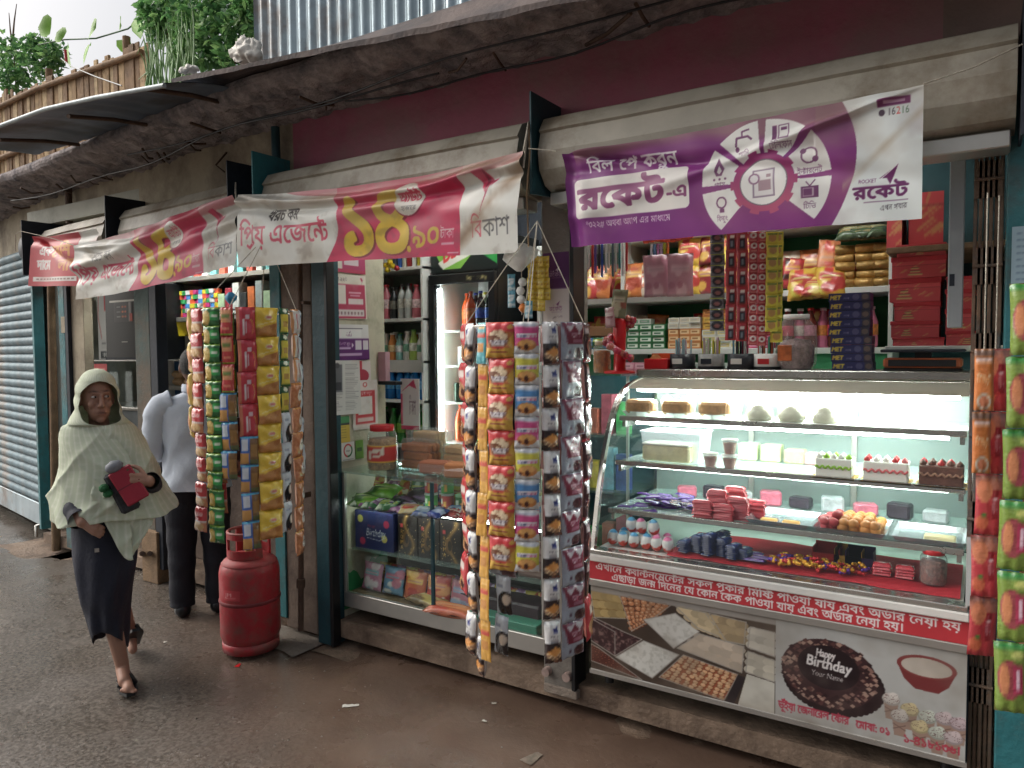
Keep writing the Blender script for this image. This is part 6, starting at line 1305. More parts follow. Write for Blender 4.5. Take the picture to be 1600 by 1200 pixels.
for c_, (x, n) in enumerate(((-.585, 5), (-.50, 5), (-.425, 5))):
    for k in range(n):
        o = inst('biscuit_roll', bis, None, (x+rnd.uniform(-.008, .008), WY+.03+.012*(k % 2), 1.907+k*.041), (rnd.random()*3, rnd.uniform(-.06, .06), rnd.uniform(-.15, .15)), (.8, 1, 1)); tag(o, 'golden wrapped biscuit roll in the stacks under the banner corner', 'biscuit pack', 'golden biscuit rolls on the upper shelf')
for i in range(3):
    o = inst('olive_bag', rp('olive_bag', (70, 90, 60), [(150, 130, 80), (40, 60, 50)], .12, .09, .05, 91+i), None, (-.56+.06*i, WY+.03, 2.17), (R(-50), 0, rnd.uniform(-.2, .2))); tag(o, ['olive green bag lying on the biscuit rolls at left', 'olive green bag on the middle of the biscuit rolls', 'olive bag at the right end of the biscuit rolls'][i], 'snack bag')
# --- middle level: cartons of soap and medicine
def carton(nm, col, w, d, h, acc):
    c = Cv(20, 12, w/h, col); A = w/h; c.rect(.1*A, .25, .9*A, .8, acc); c.rect(.2*A, .42, .7*A, .62, tuple(np.array(col)*.8)); c.rect(0, 0, A, .06, tuple(np.array(col)*.6)); return c
def carton_stack(x, y, z, nx_, nz_, w, d, h, col, acc, name, label, grp):
    me0 = MB().box((-w/2, -d/2+.0006, 0), (w/2, d/2, h), .001).mesh('carton', mat('card_%d_%d_%d' % col, S(*col), .5)); A = w/h
    c = carton(name, col, w, d, h, acc); fm = sheet('face', c, lambda u, v: ((u-.5)*w, u*0-d/2-.0004, v*h), BOXP)
    for k in range(nz_):
        for i in range(nx_):
            t = thing(name, label, 'carton', (x+i*(w+.002)+rnd.uniform(-.002, .002), y+rnd.uniform(-.006, .006), z+k*(h+.0006)), rnd.uniform(-.02, .02), grp); inst('box', me0, t); inst('printed_face', fm, t)
carton_stack(-1.70, WY+.06, 1.5955, 3, 4, .075, .06, .034, (44, 120, 66), (220, 226, 214), 'soap_carton', 'green and white soap carton in the stack at the middle shelf', 'green soap cartons')
carton_stack(-1.70, WY+.06, 1.7345, 2, 1, .07, .06, .03, (206, 206, 196), (110, 150, 120), 'soap_carton', 'pale soap carton on top of the green stack', 'pale soap cartons')
carton_stack(-1.46, WY+.06, 1.5955, 3, 3, .06, .06, .036, (206, 130, 60), (230, 200, 150), 'biscuit_carton', 'orange biscuit carton in the middle shelf stack', 'orange biscuit cartons'); carton_stack(-1.46, WY+.06, 1.7055, 3, 2, .06, .06, .03, (222, 220, 206), (200, 190, 160), 'white_carton', 'white carton on top of the orange cartons', 'white cartons above the orange ones')
carton_stack(-1.26, WY+.06, 1.5955, 3, 3, .075, .06, .033, (222, 222, 210), (206, 190, 120), 'tea_carton', 'cream tea carton in the wide middle shelf stack', 'cream tea cartons'); carton_stack(-1.26, WY+.06, 1.6965, 3, 2, .075, .06, .034, (206, 150, 50), (220, 180, 60), 'tea_carton', 'mustard carton above the cream tea cartons', 'mustard cartons'); carton_stack(-1.26, WY+.06, 1.766, 3, 1, .075, .06, .04, (190, 110, 40), (206, 130, 50), 'tea_carton', 'brown orange carton at the top of the tea stack', 'brown orange cartons')
carton_stack(-1.02, WY+.06, 1.5955, 2, 4, .06, .06, .034, (206, 60, 110), (226, 150, 180), 'pink_carton', 'hot pink carton beside the hanging sachets', 'hot pink cartons')
bag_row([(rp('teal_bag', (50, 110, 60), [(200, 190, 60), (40, 80, 50)], .11, .07, .04, 95), 'green', .07), (rp('blue_bag', (60, 130, 180), [(200, 220, 230), (40, 80, 140)], .11, .07, .04, 96), 'blue', .07)], -2.2, -1.82, WY+.05, 1.5955, .07, '%s soft pack on the middle shelf behind the candy stand', 'snack bag'); o = MB().box((-.2, -.06, 0), (.2, .06, .06), .004).obj('brown_carton', mat('brown_carton', S(120, 84, 56), .6), None, (-2.03, WY+.09, 1.67)); tag(o, 'long brown carton on the middle shelf behind the candy stand', 'carton')
# --- lower level: pink cartons and a white box
carton_stack(-1.72, WY+.03, 1.2205, 4, 7, .075, .06, .042, (206, 130, 150), (220, 170, 180), 'pink_soap_carton', 'pale pink soap carton in the low stack', 'pale pink soap cartons'); carton_stack(-1.38, WY+.03, 1.2205, 3, 7, .09, .06, .042, (216, 218, 210), (150, 170, 160), 'white_soap_carton', 'white soap carton in the low stack', 'white soap cartons')
for i in range(8):
    col = (S(196, 60, 80), S(220, 200, 190), S(206, 130, 150), S(190, 120, 60))[i % 4]; o = inst('tonic_bottle', bottle_kind('tonic_%d' % (i % 4), (S(96, 44, 34), S(200, 90, 120), S(110, 50, 40), S(206, 120, 150))[i % 4], (S(226, 226, 220), S(226, 226, 220), S(200, 60, 60), S(226, 200, 210))[i % 4], col, .03, .2, .45), None, (-.86+.055*i, WY+.06+.03*(i % 2), 1.5955)); tag(o, '%s syrup bottle on the middle shelf behind the candle boxes' % ('brown', 'pink', 'dark brown', 'rosy')[i % 4], 'bottle', '%s syrup bottles' % ('brown', 'pink', 'dark brown', 'rosy')[i % 4])
# --- side shelf with red cake boxes
RS = thing('side_shelf', 'grey shelf at the right wall carrying red cake boxes', 'shelf')
for z in (1.60, 2.02): MB().box((-.37, 3.55, z-.025), (.15, 4.2, z), .003).obj('board', M_wood if z > 2 else M_shelfw, RS)
MB().box((-.372, 4.2, .16), (.15, 4.22, 2.5)).obj('back_panel', mat('teal_panel', S(36, 74, 80), .6, var=.3), RS)
def cake_face(seed, w, h, plain=False):
    rs = np.random.RandomState(seed); A = w/h; c = Cv(40, 22, A, (196, 52, 58))
    for k in range(5): x = rs.uniform(.05, .9)*A; y = rs.uniform(.1, .7); c.line([(x, y), (x+.25, y+.2)], .05, (206, 160, 90), .8); c.line([(x+.1, y), (x+.3, y+.16)], .03, (206, 160, 90), .7)
    if not plain:
        x = A*rs.uniform(.3, .75)
        for i, r_ in enumerate((.28, .22, .15)): c.rect(x-r_, .16+i*.18, x+r_, .28+i*.18, (206, 180, 110)); c.rect(x-r_, .24+i*.18, x+r_, .28+i*.18, (110, 60, 50))
    c.rect(0, .74, A, .77, (140, 30, 40)); c.rect(0, .77, A, 1, (206, 58, 64)); c.line([(.1*A, .8), (.2*A, .97)], .05, (206, 160, 90), .7); c.line([(.5*A, .8), (.6*A, .97)], .05, (206, 160, 90), .7); return c
M_redcard = mat('red_card', S(180, 44, 52), .5, var=.1)
def cake_box(x, y, z, w, d, h, seed, label, rz=0.):
    t = thing('cake_box', label, 'cake box', (x, y, z), rz, 'red cake boxes on the right shelf'); MB().box((-w/2, -d/2+.001, 0), (w/2, d/2, h*.76), .002).obj('tray', M_redcard, t); MB().box((-w/2-.004, -d/2-.002, h*.762), (w/2+.004, d/2+.004, h), .002).obj('lid', M_redcard, t)
    flat_print('printed_face', cake_face(seed, w, h), w, h*.76, BOXP, t, (-w/2, -d/2-.0008, 0))
zz = 1.6005; labs = ['bottom red cake box in the tall stack', 'second red cake box from the bottom of the tall stack', 'middle red cake box with layered cake print', 'red cake box just under the top of the tall stack', 'wide red cake box near the top of the tall stack', 'topmost red cake box of the tall stack']
for i, (w, h, dx) in enumerate(((.19, .035, 0), (.18, .07, -.01), (.17, .08, -.005), (.19, .10, -.012), (.20, .09, .0), (.18, .05, .01))):
    cake_box(-.25+dx, 3.68, zz, w, .2, h, 20+i, labs[i], rnd.uniform(-.04, .04)); zz += h+.001
zz2 = 1.6005
for i, h in enumerate((.06, .09, .08, .05)):
    cake_box(-.095, 3.66, zz2, .10, .2, h, 40+i, ['lowest red box of the short right stack', 'second red box of the short right stack', 'third red box of the short right stack', 'top red box of the short right stack'][i], rnd.uniform(-.03, .03)); zz2 += h+.001
t = pbox('tall_red_box', cake_face(50, .16, .28, True), .13, .1, .24, 'tall red box standing on end beside the banner', 'cake box', (-.235, 3.72, 2.0205), .1, None, M_redcard)
t = pbox('dark_red_box', cake_face(51, .1, .28, True), .06, .1, .2, 'narrow dark red box left of the tall red box', 'cake box', (-.345, 3.70, 2.0205), -.1, None, mat('dark_red_card', S(110, 30, 40), .5))
# --- weighing tray on the showcase top
sc = thing('weighing_scale', 'orange and black weighing scale on the showcase at the right', 'scale', (-.22, 3.5, 1.4985)); MB().box((-.14, -.1, .0), (.14, .1, .012), .004).obj('base', M_black, sc); MB().box((-.14, -.105, .0125), (.14, .1, .052), .008).obj('body', mat('scale_orange', S(176, 96, 60), .45, var=.2), sc); MB().box((-.12, -.109, .018), (.12, -.1055, .046), .002).obj('display', M_black, sc); MB().box((-.03, -.03, .0525), (.03, .03, .075)).obj('stem', M_black, sc); MB().box((-.15, -.11, .0755), (.15, .11, .088), .004).obj('pan', M_navy, sc)
# --- stack of blue candle boxes
def met_face():
    c = Cv(56, 16, 3.6, (40, 44, 104)); c.text('MET', .12, .25, w=.95, h=.5, col=(216, 196, 60), bold=.03, slant=.2); c.text('soap', 1.35, .35, w=.5, h=.2, col=(170, 170, 200)); c.ell(2.4, .5, .3, .36, (80, 84, 130)); c.rect(2.85, 0, 3.6, 1, (64, 62, 80)); c.ell(3.2, .5, .28, .3, (110, 96, 90)); c.rect(0, 0, 3.6, .06, (24, 26, 60)); return c
mfc = met_face(); zz = 1.4985
for i in range(9):
    t = thing('mosquito_coil_box', ('lowest', 'second from the bottom', 'third from the bottom', 'fourth from the bottom', 'middle', 'fourth from the top', 'third from the top', 'second from the top', 'topmost')[i]+' of the nine stacked blue boxes lettered MET', 'box', (-.495+(.0 if i > 3 else .012)+rnd.uniform(-.004, .004), 3.47+rnd.uniform(-.005, .005), zz), rnd.uniform(-.03, .03), 'stack of blue boxes on the showcase'); MB().box((-.08, -.05, 0), (.08, .05, .0355), .001).obj('carton', mat('met_blue', S(40, 44, 100), .5), t); flat_print('printed_face', mfc, .16, .0355, BOXP, t, (-.08, -.0508, 0)) if i == 0 else inst('printed_face', metface, t)
    if i == 0: metface = t.children[1].data
    zz += .0365
# --- big clear jar, straw tubs
t = thing('toffee_jar', 'big bulging clear jar of pink sweets on the showcase', 'jar', (-.715, 3.46, 1.4985)); MB().lathe([(.06, .002), (.075, .03), (.078, .1), (.06, .13), (.001, .14)], 20).obj('sweets', mat('pinkish_sweets', S(180, 150, 150), .5, var=.5, vs=45, bump=1., bs=60), t); MB().lathe([(.065, 0), (.085, .03), (.09, .12), (.082, .19), (.055, .22), (.05, .235)], 22).obj('jar_wall', G_jar, t); MB().box((-.06, -.088, .04), (.0, -.08, .11), .003).obj('label', mat('orange_label', S(200, 110, 60), .5, var=.3, vs=30), t); MB().lathe([(.056, .225), (.056, .245), (.001, .247)], 18).obj('lid', M_white, t)
def straw_tub(x, tubc, cols, label, lab2=None):
    t = thing('pen_tub', label, 'tub', (x, 3.45, 1.4985)); MB().lathe([(.055, 0), (.06, .004), (.06, .072), (.057, .072), (.055, .008), (.001, .008)], 24).obj('tub', tubc, t); MB().lathe([(.0612, .0), (.0625, .002), (.0625, .012), (.0612, .014)], 24).obj('rim', M_black, t)
    if lab2: me = MB().box((-.03, -.0635, .025), (.02, -.0605, .05), .001).obj('label', lab2, t)
    for k in range(22):
        a = rnd.random()*6.28; r_ = rnd.uniform(.015, .05); h = rnd.uniform(.125, .15); bx_, by_ = r_*math.cos(a)*.8, r_*math.sin(a)*.8; c_ = cols[k % len(cols)]; MB().tube([(bx_, by_, .012), (bx_*1.1, by_*1.1, h)], .0042, 6).obj('pen', mat('pen_%.2f_%.2f_%.2f' % c_, c_, .35), t)
TU = mat('dark_tub', S(40, 44, 50), .35, var=.3, vs=30); TG = mat('grey_tub', S(150, 150, 146), .4, var=.3, vs=30)
straw_tub(-1.235, TU, [S(150, 190, 196), S(170, 200, 206), S(190, 170, 180)], 'dark tub of pale blue pens, leftmost on the showcase', M_white); straw_tub(-1.095, TG, [S(216, 206, 200), S(200, 170, 180), S(110, 180, 50), S(206, 200, 60)], 'grey tub of pink, green and yellow pens', M_navy); straw_tub(-.955, TU, [S(44, 44, 50), S(160, 60, 90), S(110, 160, 190), S(206, 200, 196), S(90, 160, 70)], 'dark tub of mixed black and coloured pens', M_white); straw_tub(-.835, M_white, [S(60, 150, 120), S(200, 210, 206), S(110, 70, 60), S(176, 90, 60)], 'white tub of green and brown pens beside the sweets jar', M_redlid)
# --- candy ball stand and the small glass cabinet left of the showcase
CB = thing('small_glass_cabinet', 'narrow glass cabinet of small goods between pillar and showcase', 'cabinet')
bx0, bx1, by0, by1 = -1.95, -1.45, 3.3, 3.62
for z in (.16, .55, .88, 1.16): MB().box((bx0, by0, z), (bx1, by1, z+.012)).obj('shelf', clear_mat('counter_shelf_glass', (.8, .9, .87), .14), CB)
MB().box((bx0-.01, by0-.01, 1.465), (bx1+.01, by1, 1.476)).obj('top_pane', MATS['thick_top_glass'], CB); MB().box((bx0, by0, .17), (bx1, by0+.005, 1.46)).obj('front_pane', G_glass, CB)
for x in (bx0, bx1-.012): MB().box((x, by0-.004, .15), (x+.012, by0+.01, 1.464)).obj('post', M_alu, CB)
MB().box((bx0, by1, .15), (bx1, by1+.01, 1.46)).obj('back_panel', M_dteal, CB)
for j, z in enumerate((.173, .563, .893, 1.173)):
    for i in range(6):
        col = [(60, 80, 150), (70, 160, 90), (200, 170, 60), (190, 100, 80), (120, 170, 190), (190, 90, 110)][(i*2+j) % 6]; h = rnd.uniform(.12, .22); o = MB().box((-.032, -.03, 0), (.032, .03, h), .003).obj('small_carton', mat('smallc_%d' % ((i*2+j) % 6), S(*col), .45, var=.4, vs=25), None, (bx0+.05+i*.078, by0+.08, z), (0, 0, rnd.uniform(-.2, .2))); nm = ('blue', 'green', 'yellow', 'brick red', 'pale blue', 'pink')[(i*2+j) % 6]; tag(o, '%s small carton in the narrow glass cabinet' % nm, 'carton', '%s cartons in the narrow cabinet' % nm)
cs = thing('candy_ball_stand', 'red stand covered with shiny red candy balls', 'stand', (-1.515, 3.34, 1.477))
M_cred = mat('red_plastic', S(200, 26, 34), .3, var=.08); MB().lathe([(.001, .0), (.075, .0), (.078, .006), (.07, .012), (.03, .016), (.028, .09), (.03, .16), (.034, .25), (.026, .27), (.001, .28)], 18).obj('column', M_cred, cs); MB().tube([(0, 0, .28), (.005, 0, .40)], .004, 6).obj('rod', M_steel, cs)
cbm = [MB().lathe([(.001, -.017), (.012, -.012), (.017, 0), (.012, .012), (.001, .017)], 10).mesh('candy_ball', mat('ball_%d' % i, c_, .2, var=.2, vs=50, coat=.5)) for i, c_ in enumerate((S(150, 44, 56), S(170, 84, 70), S(190, 50, 80), S(80, 130, 60)))]
for k in range(70):
    a = k*2.4; z = .07+.2*((k*.618) % 1); r_ = .056+.014*math.sin(k*5); inst('candy_ball', cbm[3 if k == 11 else k % 3], cs, (r_*math.cos(a), r_*math.sin(a), z))
o = inst('gum_pouch', rp('gum_pouch', (120, 120, 90), [(200, 190, 160), (150, 80, 60)], .08, .14, .02, 98), None, (-1.50, 3.32, 1.885), (R(-4), .1, .1)); tag(o, 'green brown pouch hanging above the candy ball stand', 'pouch')
o = inst('pink_pouch', rp('pink_pouch', (190, 140, 146), [(214, 190, 190), (150, 80, 90)], .06, .1, .02, 99), None, (-1.555, 3.31, 1.80), (R(-4), -.1, -.2)); tag(o, 'small dusty pink pouch at the top left of the candy stand', 'pouch')
sweet_jar(-1.63, 3.38, 1.477, .045, .16, mat('beige_lid', S(200, 180, 150), .4), mat('orange_fill', S(196, 120, 40), .5, var=.4, vs=40, bump=.6), 'small jar of orange sweets left of the candy stand', 'orange_jar')
t = thing('sweet_box', 'red open box with orange print right of the candy stand', 'box', (-1.36, 3.44, 1.4985)); MB().box((-.05, -.05, 0), (.07, .05, .05), .004).obj('tray', M_cred, t); MB().box((-.05, .05, .0), (.07, .056, .075), .002).obj('flap', mat('orange_card', S(206, 90, 40), .45, var=.2), t); MB().lathe([(.03, 0), (.012, .02)], 12, (0, -.02, .05)).obj('sweets', M_stick, t)
# --- hung goods at the front
def hung_strip(name, me, n, dh, loc, label, cat, rz=0., group=None, m2=None):
    t = thing(name, label, cat, loc, rz, group)
    for k in range(n): inst('sachet', me if not m2 or k % 2 == 0 else m2, t, (rnd.uniform(-.002, .002), rnd.uniform(-.003, .003), -k*dh), (rnd.uniform(-.05, .05), 0, rnd.uniform(-.1, .1)))
    return t
def sachet(name, base, draw, w, h, b=.012, res=(14, 14)):
    c = Cv(res[0], res[1], w/h, base); draw(c, w/h); return pillow(name, c, w, h, b)
s_dark = sachet('sachet', (120, 124, 130), lambda c, A: (c.ell(A/2, .5, A*.38, .36, (44, 40, 44)), c.ell(A/2, .45, A*.2, .18, (150, 90, 84)), c.rect(0, .9, A, 1, (190, 200, 60))), .058, .046)
s_rb = sachet('sachet', (176, 34, 44), lambda c, A: (c.rect(A*.3, .1, A*.75, .6, (40, 36, 44)), c.rect(A*.35, .66, A*.7, .8, (230, 220, 210)), c.rect(A*.4, .2, A*.6, .5, (120, 130, 140))), .045, .075)
s_ro = sachet('sachet', (176, 30, 44), lambda c, A: (c.ell(A/2, .62, A*.33, .26, (226, 214, 206)), c.ell(A/2, .62, A*.16, .13, (150, 40, 44)), c.rect(A*.2, .1, A*.8, .25, (210, 120, 110))), .04, .042)
s_ye = sachet('sachet', (214, 200, 40), lambda c, A: (c.ell(A/2, .5, A*.3, .28, (190, 140, 60)), c.rect(A*.15, .72, A*.85, .84, (120, 140, 40))), .05, .05)
yh = 3.06
for i, (u, me, n, dh, lab) in enumerate(((1121, s_dark, 9, .0455, 'strip of grey sachets with dark round print'), (1143, s_rb, 6, .074, 'red and black sachet strip next to the grey one'), (1160, s_rb, 6, .074, 'second red and black sachet strip'), (1178, s_ro, 11, .0415, 'red sachet strip with white round print'), (1191, s_ro, 11, .0415, 'second red sachet strip with white round print'), (1207, s_ye, 8, .0495, 'bright yellow sachet strip beside the red ones'))):
    hung_strip('sachet_strip', me, n, dh, onY(u, 362, yh), lab + ' hanging over the showcase', 'sachet strip', R(20)+rnd.uniform(-.15, .15))
hung_strip('sachet_strip', s_ro, 9, .0415, onY(1201, 380, yh+.06), 'red strip half hidden behind the yellow sachets', 'sachet strip', R(10)); hung_strip('sachet_strip', s_ye, 9, .0495, onY(1214, 362, yh+.05), 'far yellow strip behind the front yellow sachets', 'sachet strip', R(25))
MB_pk = rand_pack('cotton_bag', (206, 150, 166), [(226, 190, 200), (190, 120, 140)], .115, .19, .055, 121, (22, 26), print_mat('satin_plastic', .3, .3, 40.))
for i, (u, v) in enumerate(((1024, 398), (1063, 396))): o = inst('pink_bag', MB_pk, None, onY(u, v, 3.18), (0, rnd.uniform(-.05, .05), R(20)), (1, 1, 1.0)); tag(o, ['left one of two pink translucent bags hanging from the shelf', 'right one of two pink translucent bags hanging from the shelf'][i], 'bag')
pc = [S(200, 206, 206), S(50, 130, 130), S(220, 224, 224), S(190, 60, 60), S(110, 90, 170), S(60, 60, 60), S(40, 80, 170), S(210, 214, 214), S(200, 200, 196), S(90, 110, 120)]
hg = thing('toothbrush_card', 'row of coloured toothbrushes hung in clear packs under the purple banner', 'toothbrushes', onY(908, 376, 3.18))
for i in range(14): MB().box((i*.0175, -.004+.006*(i % 2), -.18+.02*(i % 3)), (i*.0175+.010, .004+.006*(i % 2), 0), .002).obj('brush', mat('brush_%d' % (i % 10), pc[i % 10], .3), hg)
MB().box((-.01, .01, -.17), (.25, .012, .01)).obj('clear_pack', G_poly, hg)
hm = thing('marker_pack', 'small pack of pastel markers above the pink bags', 'markers', onY(1018, 382, 3.3))
for i in range(6): MB().tube([(i*.016, 0, -.085), (i*.016, 0, 0)], .0065, 8).obj('marker', mat('marker_%d' % i, (S(200, 206, 210), S(110, 160, 200), S(200, 140, 190), S(190, 170, 210), S(190, 210, 60), S(220, 120, 60))[i], .35), hm)
hs = thing('sausage_string', 'red orange string of small packs along the banner foot', 'snack string', onY(1010, 377, 3.28))
for i in range(9): MB().lathe([(.003, -.018), (.011, -.012), (.012, .01), (.003, .018)], 8).obj('pack', mat('orange_red', S(206, 80, 50), .4, var=.2), hs, (i*.026, 0, .004*math.sin(i)), (0, R(90), 0))
for zz_, n_ in ((1.8855, 17), (1.5955, 20)):
    for i in range(n_):
        k_ = (k_or, k_yl, k_rd, k_gn, k_cr, k_py, k_mr)[(i*3) % 7]; o = inst('snack_bag', k_[0], None, (-2.24+i*.105*(17/n_), WY+.2, zz_+k_[2]+(.02 if zz_ > 1.7 else -.0)), (R(-6), rnd.uniform(-.1, .1), rnd.uniform(-.2, .2))); tag(o, '%s bag in the back row of the %s wall shelf level' % (k_[1], 'upper' if zz_ > 1.7 else 'middle'), 'snack bag', '%s bags in the %s back row' % (k_[1], 'upper' if zz_ > 1.7 else 'middle'))
# ------------------------------------------------------------------ hanging hoops with packet strips
def pk(name, w, h, draw, base, b=None, res=(20, 24)):
    c = Cv(res[0], res[1], w/h, base); A = w/h; draw(c, A); c.rect(0, .955, A, 1, tuple(np.array(base)*.8+20), .6); c.rect(0, 0, A, .045, tuple(np.array(base)*.8+20), .6); return pillow(name, c, w, h, b or w*.34, seed=len(name)+int(w*1000))
def d_peanut(c, A):
    c.rect(0, .0, A, .30, (206, 160, 40)); c.rect(0, .72, A, 1, (200, 30, 40)); c.poly([(0, .72), (0, .3), (A*.3, .72)], (214, 60, 40)); c.poly([(A, .7), (A, .2), (A*.75, .45)], (214, 170, 50)); c.ell(A*.47, .52, A*.36, .26, (120, 70, 44))
    rs = np.random.RandomState(1)
    for k in range(26): a = rs.rand()*6.28; r_ = rs.rand()**.5; c.ell(A*.47+A*.32*r_*math.cos(a), .6+.16*r_*math.sin(a), .055, .04, (220, 196, 160)); 
    c.rect(A*.2, .44, A*.78, .50, (226, 220, 220)); c.rect(A*.26, .36, A*.7, .43, (220, 214, 216)); c.text('কুড়মুড়', A*.2, .44, w=A*.56, h=.1, col=(80, 60, 70)); c.rect(A*.28, .28, A*.68, .34, (190, 40, 40)); c.rect(A*.2, .16, A*.78, .20, (150, 60, 40)); c.ell(A*.87, .85, .07, .06, (220, 170, 50))
def d_milk(bc):
    def f(c, A):
        c.rect(0, .25, A, .82, bc); c.put(np.clip((.86-c.Y+.05*np.sin(c.X*9))*8, 0, 1)*(c.Y > .78), bc); c.rect(A*.1, .5, A*.9, .62, (226, 220, 224)); c.text('মিল্ক', A*.12, .5, w=A*.38, h=.1, col=(60, 60, 110), bold=.01); c.text('কেক', A*.52, .5, w=A*.36, h=.1, col=(200, 40, 100), bold=.01); c.ell(A*.5, .28, A*.38, .17, (196, 124, 50)); c.ell(A*.5, .33, A*.3, .1, (220, 160, 80)); c.ell(A*.48, .22, .07, .09, (80, 40, 30)); c.ell(A*.22, .2, .05, .05, (90, 50, 40)); c.rect(A*.15, .86, A*.85, .9, (170, 180, 200))
    return f
def d_layer(c, A):
    c.rect(0, 0, A, .36, (40, 26, 26)); c.put(((c.X-A*.3)/.5)**2+((c.Y-.36)/.14)**2 < 1, (44, 28, 28)); c.poly([(A*.08, .30), (A*.55, .42), (A*.98, .32), (A*.5, .20)], (214, 140, 50)); c.poly([(A*.08, .30), (A*.5, .20), (A*.5, .10), (A*.08, .2)], (226, 196, 150)); c.poly([(A*.5, .20), (A*.98, .32), (A*.98, .2), (A*.5, .10)], (206, 160, 110)); c.line([(A*.08, .25), (A*.5, .15), (A*.98, .26)], .02, (90, 50, 40)); c.ell(A*.72, .06, .1, .05, (120, 70, 50))
    c.poly([(A*.4, .82), (A*.75, .86), (A*.62, .74)], (30, 40, 110)); c.rect(A*.45, .72, A*.72, .79, (40, 50, 120)); c.text('লেয়ার', A*.3, .6, w=A*.5, h=.08, col=(90, 90, 100)); c.rect(A*.3, .5, A*.75, .56, (150, 150, 156))
def d_bis(c, A):
    c.rect(A*.2, .42, A*.96, .93, (116, 24, 52)); c.poly([(A*.05, .95), (A*.2, .42), (A*.3, .95)], (116, 24, 52)); c.poly([(A*.16, .9), (A*.3, .72), (A*.5, .9), (A*.7, .7), (A*.9, .92)], (206, 200, 206)); c.text('ড্রাই', A*.36, .6, w=A*.4, h=.1, col=(210, 190, 200)); c.rect(A*.4, .48, A*.8, .53, (190, 150, 166)); c.ell(A*.7, .2, A*.26, .14, (70, 36, 44)); c.ell(A*.3, .22, .05, .05, (90, 60, 80)); c.rect(A*.5, .05, A*.95, .1, (90, 60, 66))
def d_dark(c, A): c.ell(A*.6, .4, A*.4, .22, (160, 100, 84)); c.ell(A*.6, .4, A*.25, .14, (60, 26, 30)); c.rect(A*.1, .7, A*.6, .85, (206, 190, 190)); c.rect(0, 0, A, .1, (180, 30, 40))
def d_mango(c, A): c.rect(A*.1, .62, A*.9, .72, (206, 70, 50)); c.rect(A*.15, .3, A*.8, .5, (196, 130, 40)); c.rect(A*.2, .84, A*.8, .9, (230, 180, 90))
def d_wafer(c, A): c.ell(A*.5, .3, A*.4, .2, (200, 150, 100)); c.rect(A*.2, .6, A*.8, .8, (226, 214, 206)); c.ell(A*.7, .25, .15, .1, (80, 36, 30))
def d_noodle(c, A): c.rect(0, .04, A, .42, (206, 130, 84)); c.ell(A*.5, .24, A*.4, .16, (222, 180, 120)); c.rect(0, .4, A, .46, (226, 214, 206)); c.rect(A*.15, .62, A*.8, .8, (222, 180, 176)); c.text('চানাচুর', A*.15, .64, w=A*.66, h=.14, col=(200, 30, 40))
def d_green(c, A): c.ell(A*.3, .4, A*.25, .4, (196, 160, 70)); c.ell(A*.32, .45, A*.14, .25, (214, 186, 100)); c.rect(A*.55, .3, A*.95, .75, (30, 150, 60)); c.rect(A*.62, .45, A*.9, .6, (206, 220, 190)); c.rect(0, .9, A, 1, (150, 190, 60))
def d_small(c, A): c.rect(A*.1, .45, A*.9, .9, (222, 150, 96)); c.rect(A*.2, .6, A*.8, .72, (110, 130, 50)); c.rect(A*.25, .2, A*.8, .3, (220, 120, 90)); c.rect(0, 0, A, .08, (150, 190, 50))
def d_redv(c, A):
    c.rect(A*.0, .0, A*.2, 1, (196, 130, 80), .8); c.ell(A*.78, .4, A*.1, .22, (216, 150, 50), 1); c.ell(A*.74, .38, A*.1, .2, (196, 28, 52)); c.rect(A*.5, .62, A*.7, .76, (216, 190, 196))
    c.rect(A*.36, .14, A*.44, .62, (222, 206, 206)); c.rect(A*.5, .2, A*.56, .56, (214, 180, 186))
def d_yel(c, A): c.poly([(0, 0), (0, .22), (A*.42, .38), (A, .52), (A, 0)], (190, 130, 60)); c.put((c.noise(9, 5) > .55)*(c.Y < .3+c.X/A*.2), (170, 104, 44), .8); c.ell(A*.52, .66, A*.16, .08, (226, 214, 180)); c.rect(A*.42, .62, A*.64, .7, (206, 120, 110)); c.line([(A*.1, .4), (A*.8, .56)], .02, (240, 236, 220))
def d_blue(c, A): c.rect(A*.55, 0, A, 1, (120, 84, 40)); c.rect(0, .05, A*.5, .42, (206, 150, 70)); c.rect(A*.1, .5, A*.45, .9, (206, 214, 222)); c.rect(A*.6, .3, A*.95, .7, (150, 110, 50)); c.rect(0, .92, A, 1, (60, 170, 206)); c.rect(A*.55, 0, A, .2, (90, 100, 60))
def d_gy(c, A): c.rect(A*.1, .1, A*.9, .75, (206, 190, 50)); c.rect(A*.25, .3, A*.75, .5, (176, 140, 60)); c.ell(A*.5, .88, A*.25, .08, (220, 226, 200))
def d_wb(c, A): c.put(((c.X-A*.7)/A/.5)**2+((c.Y-.3)/.32)**2 < 1, (26, 26, 30)); c.ell(A*.75, .42, A*.22, .14, (206, 190, 170)); c.rect(A*.2, .7, A*.6, .8, (150, 160, 176))
def d_org(c, A): c.put((c.noise(10, 8) > .5), (196, 130, 80), .8); c.ell(A*.66, .5, A*.26, .22, (222, 216, 206)); c.text('বাদাম', A*.48, .46, w=A*.36, h=.12, col=(70, 60, 50)); c.rect(0, .92, A, 1, (214, 150, 60))
def d_owhite(c, A): c.rect(A*.15, 0, A*.85, 1, (196, 190, 184)); c.rect(A*.4, .2, A*.5, .8, (180, 60, 60)); c.rect(0, .92, A, 1, (206, 130, 50))
